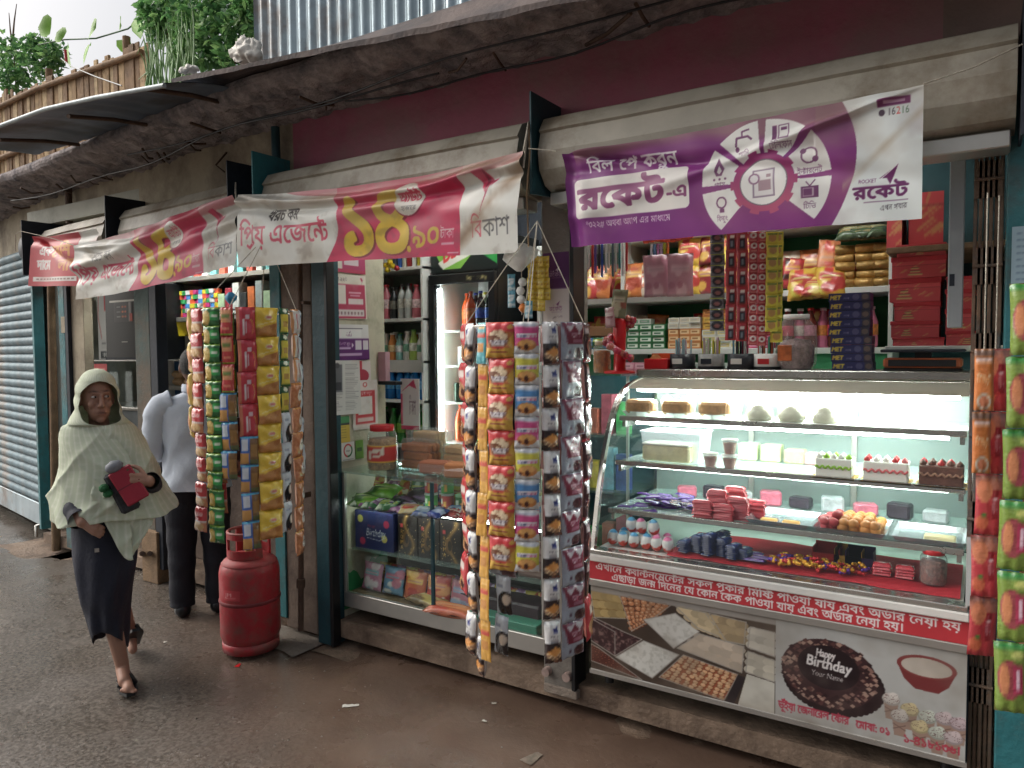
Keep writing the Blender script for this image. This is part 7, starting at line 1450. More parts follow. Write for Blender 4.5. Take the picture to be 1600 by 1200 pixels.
P_pea = pk('packet', .108, .128, d_peanut, (190, 110, 40)); P_m1 = pk('packet', .09, .111, d_milk((206, 60, 130)), (216, 216, 214)); P_m2 = pk('packet', .09, .111, d_milk((206, 200, 60)), (216, 216, 214)); P_m3 = pk('packet', .09, .111, d_milk((70, 140, 200)), (216, 216, 214)); P_lay = pk('packet', .066, .155, d_layer, (222, 222, 220), .035); P_bis = pk('packet', .12, .137, d_bis, (156, 164, 176), .03); P_dk = pk('packet', .10, .15, d_dark, (64, 28, 34)); P_mg = pk('packet', .05, .155, d_mango, (214, 156, 40), .008); P_tq = pk('packet', .05, .15, d_mango, (80, 170, 180), .012); P_wf = pk('packet', .10, .145, d_wafer, (190, 34, 44))
P_nd = pk('packet', .10, .125, d_noodle, (190, 36, 44)); P_gr = pk('packet', .095, .09, d_green, (40, 110, 56), .035); P_sm = pk('packet', .062, .135, d_small, (196, 44, 44), .03); P_rv = pk('packet', .09, .155, d_redv, (190, 26, 50)); P_ye = pk('packet', .118, .142, d_yel, (226, 190, 24), .05); P_bl = pk('packet', .085, .14, d_blue, (40, 96, 176), .03); P_gy = pk('packet', .06, .13, d_gy, (30, 90, 50), .025); P_wb = pk('packet', .07, .14, d_wb, (196, 206, 214), .03); P_or = pk('packet', .10, .125, d_org, (176, 104, 60), .035); P_ow = pk('packet', .09, .125, d_owhite, (206, 140, 80), .03); P_yo = pk('packet', .10, .16, lambda c, A: (c.ell(A*.5, .45, A*.4, .3, (206, 130, 60)), c.rect(A*.2, .7, A*.8, .85, (226, 190, 60))), (222, 190, 90), .05)
def hoop(center, r_, label, hook):
    h = thing('wire_hoop', label, 'hoop', center); mb = MB(); pts = [(r_*math.cos(a), r_*math.sin(a), 0) for a in np.linspace(0, 2*math.pi, 41)]; mb.tube(pts, .005, 6, caps=False); mb.obj('ring', M_steel, h)
    for k in range(4):
        a = k*math.pi/2+.6; MB().tube([(r_*math.cos(a), r_*math.sin(a), 0), tuple(Vector(hook)-Vector(center))], .0022, 5).obj('string', M_rope, h)
    return h
def strip(center, r_, ang, seq, label, cat='packet strip', group=None, dz=0., tilt=0.):
    c = Vector(center); tc = Vector((-c.x, -c.y, 0)).normalized(); rt = Vector((tc.y*-1, tc.x, 0)) if False else Vector((-tc.y, tc.x, 0))
    # tc points at the viewer's side of the lane; rt is the right hand as seen from there
    d = tc*math.cos(R(ang)) + rt*math.sin(R(ang)); p = c + d*r_; rz = math.atan2(d.y, d.x)+math.pi/2
    t = thing('packet_strip', label, cat, p+Vector((0, 0, dz)), rz, group); z = .012
    for me, n, h in seq:
        for k in range(n):
            m_ = me[k % len(me)] if isinstance(me, list) else me
            inst('packet', m_, t, (rnd.uniform(-.003, .003)+tilt*z, rnd.uniform(-.004, .004), z), (rnd.uniform(-.07, .07), rnd.uniform(-.025, .025), rnd.uniform(-.12, .12)), (1, 1, h/me_h(m_)*1.0)); z -= h
    return t
def me_h(me): return -min(v.co.z for v in me.vertices)
_h = {}
_mh = me_h
def me_h(me):
    if me.name not in _h: _h[me.name] = _mh(me)
    return _h[me.name]
C2 = onY(820, 512, 2.44); C2.z = 1.685
hoop(C2, .235, 'wire hoop with strings holding the snack strips before the glass counter', C2+Vector((.0, .1, .42)))
q = [(-76, [(P_wf, 7, .147)], 'red wafer strip seen edge on at the left of the front hoop'), (-60, [(P_lay, 8, .156)], 'white and brown layer cake strip at the left of the front hoop'), (-41, [(P_tq, 1, .15), (P_mg, 7, .158)], 'long flat orange strip with one teal packet on top'), (-22, [(P_pea, 7, .129)], 'red and yellow peanut packet strip facing the lane'), (1, [([P_m1, P_m2, P_m3], 8, .1125)], 'white cake strip with pink, yellow and blue labels by turns'), (23, [(P_lay, 8, .155)], 'white and brown layer cake strip between label strip and grey strip'), (46, [(P_bis, 9, .138)], 'grey and maroon biscuit packet strip'), (76, [(P_dk, 7, .15), (P_wf, 1, .16)], 'dark chocolate wafer strip at the right of the front hoop')]
for ang, seq, lab in q: strip(C2, .235, ang, seq, lab)
strip(C2, .19, -66, [(P_lay, 9, .150)], 'inner layer cake strip that hangs lowest under the front hoop', dz=-.0); strip(C2, .15, -38, [(P_bis, 6, .15), (P_wb, 2, .15)], 'grey strip hanging inside the front hoop with a white packet at its end', dz=-.05); strip(C2, .20, -150, [(P_lay, 6, .155)], 'layer cake strip on the far side of the front hoop'); strip(C2, .22, 150, [(P_dk, 6, .15)], 'dark wafer strip on the far side of the front hoop')
C1 = onY(384, 484, 2.47); C1.z = 1.80
hoop(C1, .26, 'wire hoop of snack strips above the red gas cylinder', C1+Vector((.02, .12, .40)))
q = [(-84, [(P_yo, 4, .16)], 'yellow bulging packet strip edge on at the left of the far hoop'), (-61, [(P_nd, 9, .122)], 'red and white snack strip near the man in the pale shirt'), (-37, [(P_gr, 13, .088)], 'long green packet strip on the far hoop'), (-20, [(P_sm, 3, .137), (P_bl, 3, .14)], 'narrow strip of red packets over blue ones'), (0, [(P_rv, 4, .156), (P_bl, 4, .138)], 'strip of tall red packets ending in blue ones'), (21.5, [(P_ye, 8, .142)], 'yellow crisp packet strip above the gas cylinder'), (42, [(P_gy, 4, .13), (P_wb, 4, .15)], 'narrow green and yellow strip ending in white and black packets'), (65, [(P_ow, 3, .125), (P_or, 7, .127)], 'orange brown nut packet strip at the right of the far hoop'), (83, [(P_wb, 6, .14)], 'black and white packet strip edge on beside the brown pillar')]
for ang, seq, lab in q: strip(C1, .26, ang, seq, lab)
strip(C1, .15, -30, [(P_gy, 4, .13), (P_dk, 2, .15)], 'dark strip hanging inside the far hoop', dz=-.02); strip(C1, .2, 170, [(P_dk, 7, .15)], 'dark packet strip on the far side of the far hoop'); strip(C1, .2, -45, [(P_wf, 2, .15), (P_nd, 3, .15)], 'red and white strip hanging low behind the green strip', dz=-.26)
t = thing('blue_ribbon', 'crumpled blue ribbon tied on top of the far hoop', 'ribbon', onY(360, 466, 2.42)); mb = MB(); rings = [[(r_*math.cos(a)*(1+.3*math.sin(3*a)), .7*r_*math.sin(a), z) for a in np.linspace(0, 6.283, 12, endpoint=False)] for z, r_ in ((-.03, .008), (-.01, .03), (.01, .035), (.03, .012))]; mb.loft(rings); mb.obj('bow', mat('blue_film', S(50, 130, 170), .35, var=.2), t)
# strips at the right edge of the picture
def d_toast(c, A): c.rect(0, .75, A, .92, (180, 110, 90)); c.ell(A*.3, .72, A*.25, .18, (206, 120, 80)); c.rect(A*.55, .3, A*.75, .75, (150, 20, 36)); c.text('টোস্ট', A*.58, .36, w=A*.14, h=.3, col=(226, 180, 186)); c.ell(A*.25, .22, A*.2, .12, (196, 90, 50)); c.ell(A*.3, .34, .04, .03, (60, 120, 50)); c.rect(0, .9, A, 1, (130, 84, 70))
def d_bread(c, A): c.rect(0, .9, A, 1, (40, 130, 50)); c.ell(A*.45, .48, A*.36, .27, (150, 60, 66)); c.ell(A*.3, .48, A*.15, .22, (206, 130, 80)); c.rect(A*.55, .3, A*.86, .68, (176, 40, 80)); c.rect(A*.66, .36, A*.74, .62, (226, 190, 206)); c.ell(A*.7, .82, A*.2, .05, (200, 206, 110)); c.rect(0, 0, A, .05, (60, 150, 60))
def d_orange(c, A): c.rect(0, .85, A, 1, (110, 80, 64)); c.rect(A*.1, .78, A*.9, .84, (220, 190, 180)); c.text('বিস্কুট', A*.15, .45, w=A*.7, h=.12, col=(226, 190, 150)); c.ell(A*.5, .16, A*.36, .13, (206, 190, 170)); c.ell(A*.5, .16, A*.24, .09, (190, 110, 70)); c.rect(0, 0, A, .03, (110, 80, 64))
P_to = pk('packet', .078, .185, d_toast, (186, 40, 52), .022); P_br = pk('packet', .08, .2, d_bread, (120, 146, 54), .03); P_og = pk('packet', .05, .18, d_orange, (206, 116, 40), .018)
def side_strip(u, v, y, me, n, h, label, rz):
    t = thing('packet_strip', label, 'packet strip', onY(u, v, y), rz); z = 0.
    for k in range(n): inst('packet', me, t, (rnd.uniform(-.003, .003)-.004*k, rnd.uniform(-.004, .004), z), (rnd.uniform(-.05, .05), rnd.uniform(-.03, .03), rnd.uniform(-.15, .15))); z -= h
    MB().tube([(0, 0, 0), (0, 0, .45)], .002, 5).obj('string', M_rope, t)
side_strip(1538, 545, 2.56, P_og, 2, .185, 'short orange packet strip at the right edge of the showcase', R(10)); side_strip(1556, 545, 2.62, P_to, 5, .187, 'red toast packet strip right of the showcase', R(14)); side_strip(1604, 442, 2.5, P_br, 6, .203, 'lime green bread packet strip at the right edge', R(8)); side_strip(1634, 560, 2.52, P_to, 5, .187, 'red packet strip cut off by the right edge of the picture', R(5))
# ------------------------------------------------------------------ gas cylinder
g = thing('gas_cylinder', 'red gas cylinder with dusty dome and guard collar standing on the wet lane', 'gas cylinder', (-3.36, 2.57, -.012), R(20))
M_gas = mat('red_gas_paint', S(158, 34, 44), .5, var=.15, vs=5, bump=.15, bs=20, dirt=S(124, 70, 64), ds=11, da=.62, rv=.2)
M_gasd = mat('red_gas_dusty', S(172, 62, 66), .6, var=.15, vs=6, dirt=S(150, 100, 96), ds=4, da=.6)
r_ = .157
MB().lathe([(.05, .022), (.11, .03), (r_-.012, .05), (r_, .085), (r_, .265)], 40).obj('lower_body', M_gas, g)
MB().lathe([(r_+.001, .263), (r_+.004, .268), (r_+.004, .278), (r_+.001, .283)], 40).obj('weld_band', mat('weld', S(110, 36, 40), .6, var=.3, vs=20), g)
MB().lathe([(r_, .281), (r_, .425), (r_-.006, .455), (r_-.025, .485), (r_-.07, .512), (.05, .522), (.001, .525)], 40).obj('dome', M_gas, g)
MB().lathe([(r_-.075, .5135), (r_-.03, .489), (r_-.012, .47), (r_-.0115, .471), (r_-.03, .491), (r_-.075, .5155)], 40).obj('dust_layer', M_gasd, g)
MB().lathe([(r_-.016, .0), (r_-.01, .0), (r_-.008, .05), (r_-.016, .052)], 40).obj('foot_ring', M_gas, g)
def collar(a0, a1):
    mb = MB(); rc, z0, z1, n = .108, .505, .64, 22; win = (.14, .5, .28, .82)
    for ri, ro in ((rc-.006, rc+.006),):
        def blk(t0, t1, za, zb, k=6):
            rings = []
            for i in range(k+1):
                a = R(a0+(a1-a0)*(t0+(t1-t0)*i/k)); c_, s_ = math.cos(a), math.sin(a); rings.append([(ri*c_, ri*s_, za), (ro*c_, ro*s_, za), (ro*c_, ro*s_, zb), (ri*c_, ri*s_, zb)])
            mb.loft(rings, True, True, False)
        blk(0, 1, z0, z0+.045, 14); blk(0, 1, z1-.032, z1, 14); blk(0, .16, z0+.0451, z1-.0321, 3); blk(.84, 1, z0+.0451, z1-.0321, 3)
    return mb
collar(-150, -20).obj('guard_collar', M_gas, g); collar(30, 160).obj('guard_collar', M_gas, g)
mb = MB(); mb.tube([(.108*math.cos(a), .108*math.sin(a), .64) for a in np.linspace(0, 2*math.pi, 41)], .0075, 8, caps=False); mb.obj('collar_rim', mat('worn_rim', S(150, 84, 80), .5, var=.3, vs=30), g)
MB().lathe([(.022, .52), (.022, .56), (.014, .565), (.014, .60), (.02, .602), (.02, .615), (.001, .617)], 14).obj('valve', mat('brass', S(170, 140, 80), .35, metal=.8, var=.2), g)
c = Cv(24, 14, 1.6, (178, 34, 46)); c.text('JM', .2, .4, w=.6, h=.35, col=(206, 150, 150)); c.line([(.2, .25), (1.2, .3)], .06, (200, 120, 120)); inst('stencil_mark', sheet('stencil_mark', c, lambda u, v: (.1582*np.cos(np.radians(-112+36*u)), .1582*np.sin(np.radians(-112+36*u)), .30+.055*v), PAPER), g)
# ------------------------------------------------------------------ the shop on the left: coffee machine, bread case, shelf
LZ = .1
cf = thing('counter_cabinet', 'grey cabinet under the coffee machine and bread case', 'cabinet'); MB().box((-6.35, 3.26, .1), (-5.45, 3.75, 1.14), .006).obj('body', mat('grey_cab', S(110, 116, 116), .5, var=.15), cf); MB().box((-6.36, 3.25, 1.14), (-5.44, 3.76, 1.165), .004).obj('worktop', M_alu, cf)
bc = thing('bread_case', 'glass bread case with blue back below the coffee machine', 'display case', (-5.85, 3.5, 1.166))
MB().box((-.42, .2, 0), (.40, .21, .36)).obj('blue_back', mat('blue_sheet', S(36, 84, 130), .4, var=.2), bc); MB().box((-.43, -.21, 0), (.41, -.205, .36)).obj('front_glass', G_glass, bc); MB().box((-.43, -.21, .36), (.41, .21, .372), .003).obj('roof', M_alu, bc)
for x in (-.43, .395): MB().box((x, -.212, 0), (x+.015, -.197, .36)).obj('post', M_alu, bc)
MB().tube([(.0, .16, .02), (.0, .16, .34)], .01, 8).obj('light_tube', lamp_mat('case_tube', (.8, .92, 1.), 7.), bc)
c = Cv(24, 30, .7, (196, 60, 60)); [c.rect(.1, .1+i*.14, .6, .16+i*.14, (220, 150, 140)) for i in range(6)]; flat_print('red_label', c, .24, .30, PAPER, bc, (-.42, -.2135, .04))
for i, (x, z, s) in enumerate(((.16, .03, 1.), (.27, .03, .8), (.30, .10, .8), (.10, .04, 1.3))):
    o = MB().lathe([(.02, 0), (.055, .02), (.06, .05), (.045, .08), (.001, .09)], 14, sx=1.3*s, sy=.8*s).obj('bread_loaf', mat('crust_%d' % (i % 2), (S(206, 150, 90), S(160, 110, 70))[i % 2], .7, var=.3, vs=15, bump=.3), None, (-5.85+x, 3.42+.02*i, 1.168+z)); tag(o, ['round bread loaf in the middle of the bread case', 'small loaf beside the blue light in the bread case', 'upper small loaf beside the blue light', 'large brown loaf standing in the bread case'][i], 'bread')
cm = thing('coffee_machine', 'black coffee vending machine with lit menu panel', 'coffee machine', (-5.84, 3.5, 1.54))
MB().box((-.22, -.2, 0), (.26, .2, .62), .01).obj('body', M_black, cm); MB().box((-.22, -.205, .0), (.26, -.2005, .02)).obj('base_trim', M_navy, cm)
c = Cv(50, 34, 1.25, (58, 56, 60)); [(c.rect(.2+0, .68-i*.22, .45, .73-i*.22, (150, 150, 150)), c.ell(.6, .705-i*.22, .07, .05, (214, 110, 60)), c.ell(.78, .705-i*.22, .07, .05, (206, 90, 60))) for i in range(3)]; c.rect(1.0, .05, 1.15, .9, (200, 200, 200), .7); c.rect(1.05, .05, 1.25, .4, (206, 80, 60)); flat_print('menu_panel', c, .26, .17, PLASTIC, cm, (-.08, -.2025, .30)); MB().box((-.14, -.2035, .46), (.24, -.2005, .475)).obj('trim_line', M_alu, cm); MB().box((.02, -.2035, .14), (.1, -.2005, .145)).obj('spout', M_alu, cm)
c = Cv(20, 10, 2., (206, 206, 200)); c.text('CAFE', .2, .3, w=1.5, h=.4, col=(90, 80, 76), bold=.03); flat_print('brand_plate', c, .14, .06, PLASTIC, cm, (-.04, -.2025, .54))
ps = thing('advert_stand', 'white and red advertising panel beside the coffee machine', 'sign', (-6.35, 3.4, 1.54)); c = Cv(30, 70, .45, (206, 206, 200)); c.rect(.18, .68, .28, .9, (190, 50, 50)); c.line([(.05, .95), (.02, .6), (.1, .3)], .015, (190, 70, 60)); c.poly([(.45, .7), (.38, .5), (.42, .3), (.45, .3)], (110, 120, 110)); c.rect(.08, .15, .38, .28, (190, 190, 184)); c.rect(.1, .22, .2, .24, (120, 120, 120)); c.rect(.06, .02, .4, .12, (60, 64, 64)); c.text('কফি', .1, .04, w=.24, h=.07, col=(220, 220, 214)); flat_print('panel', c, .26, .60, PLASTIC, ps, (0, -.004, 0)); MB().box((-.015, -.002, 0), (.275, .03, .61), .004).obj('frame', M_black, ps)
t = thing('ketchup_bottle', 'red bottle with yellow top at the right of the coffee machine', 'bottle', (-5.50, 3.4, 1.54)); MB().lathe([(.04, 0), (.042, .1), (.03, .105)], 12).obj('body', M_cred, t); MB().lathe([(.042, .1055), (.042, .17), (.02, .18)], 12).obj('cap', mat('yellow_cap', S(220, 190, 50), .4), t)
# shelf bay behind the man
ls = thing('sweet_shelf', 'shelf with coloured candy jars and cartons behind the man', 'shelf'); lx0, lx1, ly = -5.75, -3.7, 3.62
for z in (1.02, 1.32, 1.88, 2.2): MB().box((lx0, ly, z-.035), (lx1, ly+.36, z), .003).obj('board', M_alu, ls)
MB().box((lx0, ly+.37, .1), (lx1, ly+.385, 2.5)).obj('back_panel', mat('dark_back', S(34, 40, 46), .6, var=.2), ls); MB().box((lx0-.03, ly, .1), (lx0, ly+.37, 2.45)).obj('upright', M_white, ls)
cc = [S(60, 150, 90), S(206, 190, 60), S(70, 130, 190), S(180, 60, 120), S(206, 90, 60), S(200, 200, 200)]
tuck = [MB().box((-.024, -.02, 0), (.024, .02, .035), .003).mesh('candy_block', mat('block_%d' % i, c_, .35, var=.2, vs=30)) for i, c_ in enumerate(cc)]
nmz = ('green', 'yellow', 'blue', 'magenta', 'orange', 'white')
for k in range(6):
    for i in range(12): j = (i*5+k*3) % 6; o = inst('candy_block', tuck[j], None, (lx0+.06+i*.052+rnd.uniform(-.006, .006), ly+.06+rnd.uniform(-.01, .01), 1.8805+k*.036), (0, 0, rnd.uniform(-.4, .4))); tag(o, '%s candy pack in the bright heap on the upper shelf behind the man' % nmz[j], 'candy', '%s candy packs behind the man' % nmz[j])
for i in range(16):
    nm = ('pale green', 'crimson', 'white', 'black', 'orange', 'grey')[i % 6]; col = (S(170, 196, 160), S(150, 50, 64), S(206, 210, 206), S(40, 44, 46), S(200, 110, 60), S(150, 160, 160))[i % 6]; o = MB().box((-.04, -.04, 0), (.04, .04, .17+.04*(i % 3)), .004).obj('goods_carton', mat('goods_%d' % (i % 6), col, .45, var=.3, vs=20), None, (-5.05+i*.09, ly+.08, 1.8805)); tag(o, '%s tall carton on the upper shelf behind the man' % nm, 'carton', '%s cartons behind the man' % nm)
for i in range(18):
    nm = ('red', 'white', 'aqua')[i % 3]; o = MB().box((-.035, -.04, 0), (.035, .04, .14+.03*(i % 2)), .004).obj('top_carton', mat('topc_%d' % (i % 3), (S(206, 90, 70), S(216, 220, 216), S(110, 190, 190))[i % 3], .45, var=.2), None, (lx0+.06+i*.11, ly+.08, 2.2005)); tag(o, '%s carton in the top row under the sagging banner' % nm, 'carton', '%s cartons in the top row' % nm)
for i, x in enumerate((-5.62, -5.36)):
    t = thing('yellow_bucket', ['left yellow bucket hanging under the candy shelf', 'right yellow bucket hanging under the candy shelf'][i], 'bucket', (x, 3.7, 1.73)); MB().lathe([(.075, 0), (.09, .11), (.095, .112)], 16).obj('pail', mat('yellow_pail', S(210, 190, 40), .4), t)
for i in range(7):
    o = MB().box((-.07, -.05, 0), (.07, .05, .06), .02).obj('bread_bag', mat('bag_bread', S(196, 160, 120), .5, var=.25, vs=15, bump=.3), None, (-5.66+(i % 4)*.15, ly+.08, 1.3205+.062*(i//4)), (0, 0, rnd.uniform(-.2, .2))); tag(o, 'plastic wrapped bread loaf on the shelf left of the man', 'bread', 'bread loaves left of the man')
for i in range(5):
    o = MB().lathe([(.05, 0), (.07, .03), (.06, .13), (.02, .17)], 12).obj('clear_sack', mat('grey_sack', S(150, 150, 140), .5, var=.2, bump=.4), None, (-5.62+i*.17, ly+.1, 1.0205)); tag(o, 'grey plastic sack on the low shelf behind the man', 'sack', 'grey sacks behind the man')
tl2 = thing('tube_lamp', 'lit LED tube over the shelf behind the man', 'lamp', (-5.2, 3.3, 2.52)); MB().tube([(-.5, 0, 0), (.5, 0, 0)], .014, 10).obj('tube', lamp_mat('left_tube', (.95, 1., .98), 110.), tl2); MB().box((-.52, -.02, .015), (.52, .02, .05)).obj('fitting', M_white, tl2)
wt = thing('wooden_counter', 'dark wooden counter in front of the man', 'counter'); MB().box((-5.35, 3.22, .1), (-3.72, 3.5, .92), .006).obj('body', M_brownp, wt); MB().box((-5.38, 3.18, .92), (-3.70, 3.52, .95), .006).obj('top', M_wood, wt)

# ------------------------------------------------------------------ people
def blob(mb, p0, p1, r0, r1, n=14, sx=1.):
    p0, p1 = Vector(p0), Vector(p1); d = p1-p0; L = d.length; t = d.normalized() if L > 1e-6 else Vector((0, 0, 1)); pts = []; rs = []
    for a in (85, 60, 30): pts.append(p0 - t*r0*math.sin(R(a))); rs.append(r0*math.cos(R(a)))
    for k in range(5): pts.append(p0.lerp(p1, k/4)); rs.append(r0+(r1-r0)*k/4)
    for a in (30, 60, 85): pts.append(p1 + t*r1*math.sin(R(a))); rs.append(r1*math.cos(R(a)))
    mb.tube(pts, rs, n)
def ellipsoid(mb, c, rx, ry, rz, n=16):
    prof = [(math.sin(a), -math.cos(a)) for a in np.linspace(.06, math.pi-.06, 12)]; mb.add(*_ell(prof, c, rx, ry, rz, n), True)
def _ell(prof, c, rx, ry, rz, n):
    vs = [(c[0]+rx*r_*math.cos(2*math.pi*k/n), c[1]+ry*r_*math.sin(2*math.pi*k/n), c[2]+rz*z) for r_, z in prof for k in range(n)]; m = len(prof)
    fs = [(i*n+k, i*n+(k+1) % n, (i+1)*n+(k+1) % n, (i+1)*n+k) for i in range(m-1) for k in range(n)]; fs += [tuple(range(n))[::-1], tuple(range((m-1)*n, m*n))]; return vs, fs
def fuse(mb, name, m, parent, voxel=.005, smooth=4):
    me = mb.mesh(name, m); o = bpy.data.objects.new(name, me); COL.objects.link(o)
    md = o.modifiers.new('r', 'REMESH'); md.mode = 'VOXEL'; md.voxel_size = voxel
    if smooth: sm = o.modifiers.new('s', 'SMOOTH'); sm.iterations = smooth; sm.factor = .5
    dg = bpy.context.evaluated_depsgraph_get(); me2 = bpy.data.meshes.new_from_object(o.evaluated_get(dg)); bpy.data.objects.remove(o); me2.materials.clear(); me2.materials.append(m); me2.polygons.foreach_set('use_smooth', np.ones(len(me2.polygons), bool)); me2.name = name
    return inst(name, me2, parent)
SKIN = print_mat('skin', .55, .05, 90., spec=.4)
def hand(mb, wrist, d, up, side, s=1., curl=35., spread=8.):     # d: along the hand, up: back of the hand, side: thumb side
    W_, d, up, side = Vector(wrist), Vector(d).normalized(), Vector(up).normalized(), Vector(side).normalized()
    palm = W_+d*.045*s
    blob(mb, W_+d*.012*s+side*.012*s, palm+d*.04*s+side*.024*s, .016*s, .014*s); blob(mb, W_+d*.012*s-side*.008*s, palm+d*.035*s-side*.022*s, .016*s, .013*s); blob(mb, W_, palm+d*.035*s, .02*s, .017*s)
    for k, (o, L, r_) in enumerate(((.028, .068, .0085), (.0095, .076, .0088), (-.009, .07, .0085), (-.026, .054, .0075))):
        b = palm+d*.042*s+side*o*s; an = 0.; p = b
        for j, f in enumerate((.45, .3, .25)):
            an += curl*(1. if j else .7); dd = d*math.cos(R(an)) - up*math.sin(R(an)) + side*(o*1.2 if j == 0 else 0); q_ = p+dd*L*f*s; blob(mb, p, q_, r_*s*(1-.08*j), r_*s*(.94-.08*j), 10); p = q_
    b = W_+d*.025*s+side*.026*s; p = b
    for j, (dd, L) in enumerate(((d*.6+side*.75-up*.25, .036), (d*.85+side*.3-up*.35, .03), (d*.9-side*.05-up*.4, .024))):
        q_ = p+dd.normalized()*L*s; blob(mb, p, q_, (.0125-.0015*j)*s, (.011-.0015*j)*s, 10); p = q_
WZ = thing('person', 'woman in pale green shawl and navy robe walking with a red purse', 'person', (-3.525, 1.96, -.015), R(60.5)); WZ.scale = (.93, 1.04, 1.06)
hx, hy, hz = -.085, -.02, 1.315; ht = R(14); cs_, sn_ = math.cos(ht), math.sin(ht)
def HP(x, y, z): return (hx + x*cs_ - y*sn_ , hy + x*sn_ + y*cs_, hz+z)     # head frame, -y is the face
mb = MB()
ellipsoid(mb, HP(0, .01, .02), .072, .088, .10, 20); ellipsoid(mb, HP(0, -.028, -.045), .052, .054, .06, 18); ellipsoid(mb, HP(0, -.055, -.088), .022, .02, .018)
blob(mb, HP(0, -.083, .018), HP(0, -.099, -.022), .0085, .0125); ellipsoid(mb, HP(.011, -.088, -.027), .008, .01, .007); ellipsoid(mb, HP(-.011, -.088, -.027), .008, .01, .007)
blob(mb, HP(-.035, -.068, .034), HP(-.006, -.079, .03), .009, .008); blob(mb, HP(.035, -.068, .034), HP(.006, -.079, .03), .009, .008)
ellipsoid(mb, HP(-.036, -.058, -.02), .02, .018, .018); ellipsoid(mb, HP(.036, -.058, -.02), .02, .018, .018)
blob(mb, HP(-.016, -.078, -.052), HP(.016, -.078, -.052), .006, .006); blob(mb, HP(-.013, -.077, -.061), HP(.013, -.077, -.061), .0065, .0065)
for sg in (-1, 1): ellipsoid(mb, HP(sg*.075, .01, .0), .008, .02, .03)
blob(mb, (hx, hy+.02, hz-.06), (hx+.01, .01, 1.15), .045, .05); blob(mb, (-.06, .01, 1.1), (-.06, .01, .92), .09, .09); blob(mb, (-.06, .01, .9), (-.065, .01, .78), .095, .1)
for sg in (-1, 1): blob(mb, (-.06, .01, 1.1), (-.06+sg*.13, .01, 1.1), .055, .045)
blob(mb, (-.16, .01, 1.09), (-.205, -.04, .90), .04, .034); blob(mb, (-.205, -.04, .90), (-.165, -.185, .80), .036, .024)
blob(mb, (.06, .01, 1.09), (.14, -.05, .92), .045, .038); blob(mb, (.14, -.05, .92), (.135, -.255, .965), .036, .024)
hand(mb, (-.165, -.185, .80), (.75, -.1, -.45), (-.3, -.85, .4), (.3, .2, .9), .82, 48.)
hand(mb, (.135, -.255, .965), (-.96, -.12, .12), (.0, -1, .15), (.1, .05, 1.), .95, 22.)
blob(mb, (-.11, .0, .76), (-.075, -.06, .44), .07, .05); blob(mb, (-.075, -.06, .44), (-.012, -.02, .09), .05, .033); blob(mb, (-.03, .02, .76), (-.04, .14, .45), .07, .05); blob(mb, (-.04, .14, .45), (.03, .38, .11), .05, .033)
blob(mb, (-.012, -.01, .075), (-.005, -.10, .045), .034, .03); blob(mb, (-.012, .01, .045), (.015, -.155, .028), .03, .024); blob(mb, (.03, .38, .1), (.04, .30, .04), .033, .024)
for k in range(5): blob(mb, (.0+.012*k-.018, -.15, .024), (.014+.013*k-.018, -.185+.008*abs(k-3.2), .02), .0095, .0075, 8)
bd = fuse(mb, 'body', SKIN, WZ, .0042, 3)
def wpaint(co):
    C = np.tile(lin(np.array([158, 116, 95])/255.), (len(co), 1)); d = co-np.array([hx, hy, hz]); x = d[:, 0]*cs_+d[:, 1]*sn_; y = -d[:, 0]*sn_+d[:, 1]*cs_; z = d[:, 2]; fr = y < -.04
    def blend(m, col, a):
        C[:] = C*(1-(m*a)[:, None]) + lin(np.array(col)/255.)*(m*a)[:, None]
    for sg in (-1, 1):
        blend(fr*np.exp(-(((x-sg*.029)/.019)**2+((z-.034-.004*np.cos((x-sg*.03)*60))/.0038)**2)), (36, 24, 20), .85)     # brow
        blend(fr*np.exp(-(((x-sg*.028)/.017)**2+((z-.013)/.008)**2)), (84, 54, 44), .5)
    blend(fr*np.exp(-((x/.02)**2+((z+.0565)/.008)**2)), (112, 58, 54), .7); blend(fr*np.exp(-((x/.02)**2+((z+.0565)/.0017)**2)), (50, 26, 24), .8); return C
vcol_mesh(bd.data, wpaint)
for sg in (-1, 1):
    e = HP(sg*.029, -.071, .0135); mb = MB(); ellipsoid(mb, (0, 0, 0), .0125, .008, .0062, 14); ob = mb.obj('eye', print_mat('eye', .2), bd, e, (0, 0, ht)); vcol_mesh(ob.data, lambda co: np.where(((co[:, 0]-.0035)**2+co[:, 2]**2 < .0056**2)[:, None]*np.ones((1, 3), bool), lin(np.array([30, 20, 16])/255.), lin(np.array([190, 180, 172])/255.)))
# navy robe
M_robe = mat('navy_robe', S(24, 28, 44), .75, var=.25, vs=6, bump=.25, bs=50)
mb = MB(); N_ = 56; prof = [(1.17, -.06, .01, .12, .09), (1.1, -.06, .01, .175, .11), (.95, -.06, .01, .155, .12), (.82, -.065, .005, .15, .125), (.70, -.065, .0, .148, .13), (.58, -.07, -.005, .142, .14), (.46, -.075, .0, .118, .15), (.34, -.075, .03, .10, .16), (.22, -.07, .05, .09, .17), (.16, -.065, .06, .082, .17)]
ps_ = smooth_profile(prof, 4); rings = []
for z, cx_, cy_, rx, ry in ps_:
    ring = []
    for k in range(N_):
        a = 2*math.pi*k/N_; low = max(0, (.9-z)/.7); f = 1+low*(.07*math.sin(5*a+z*6)+.045*math.sin(9*a-z*11)); zz_ = z + (0.10*max(0, math.cos(a+1.9))*max(0, (.4-z)/.2) if z < .4 else 0); ring.append((cx_+rx*f*math.cos(a), cy_+ry*f*math.sin(a), zz_))
    rings.append(ring)
mb.loft(rings, True, False); o_ = mb.obj('robe', M_robe, WZ); sd = o_.modifiers.new('t', 'SOLIDIFY'); sd.thickness = .004
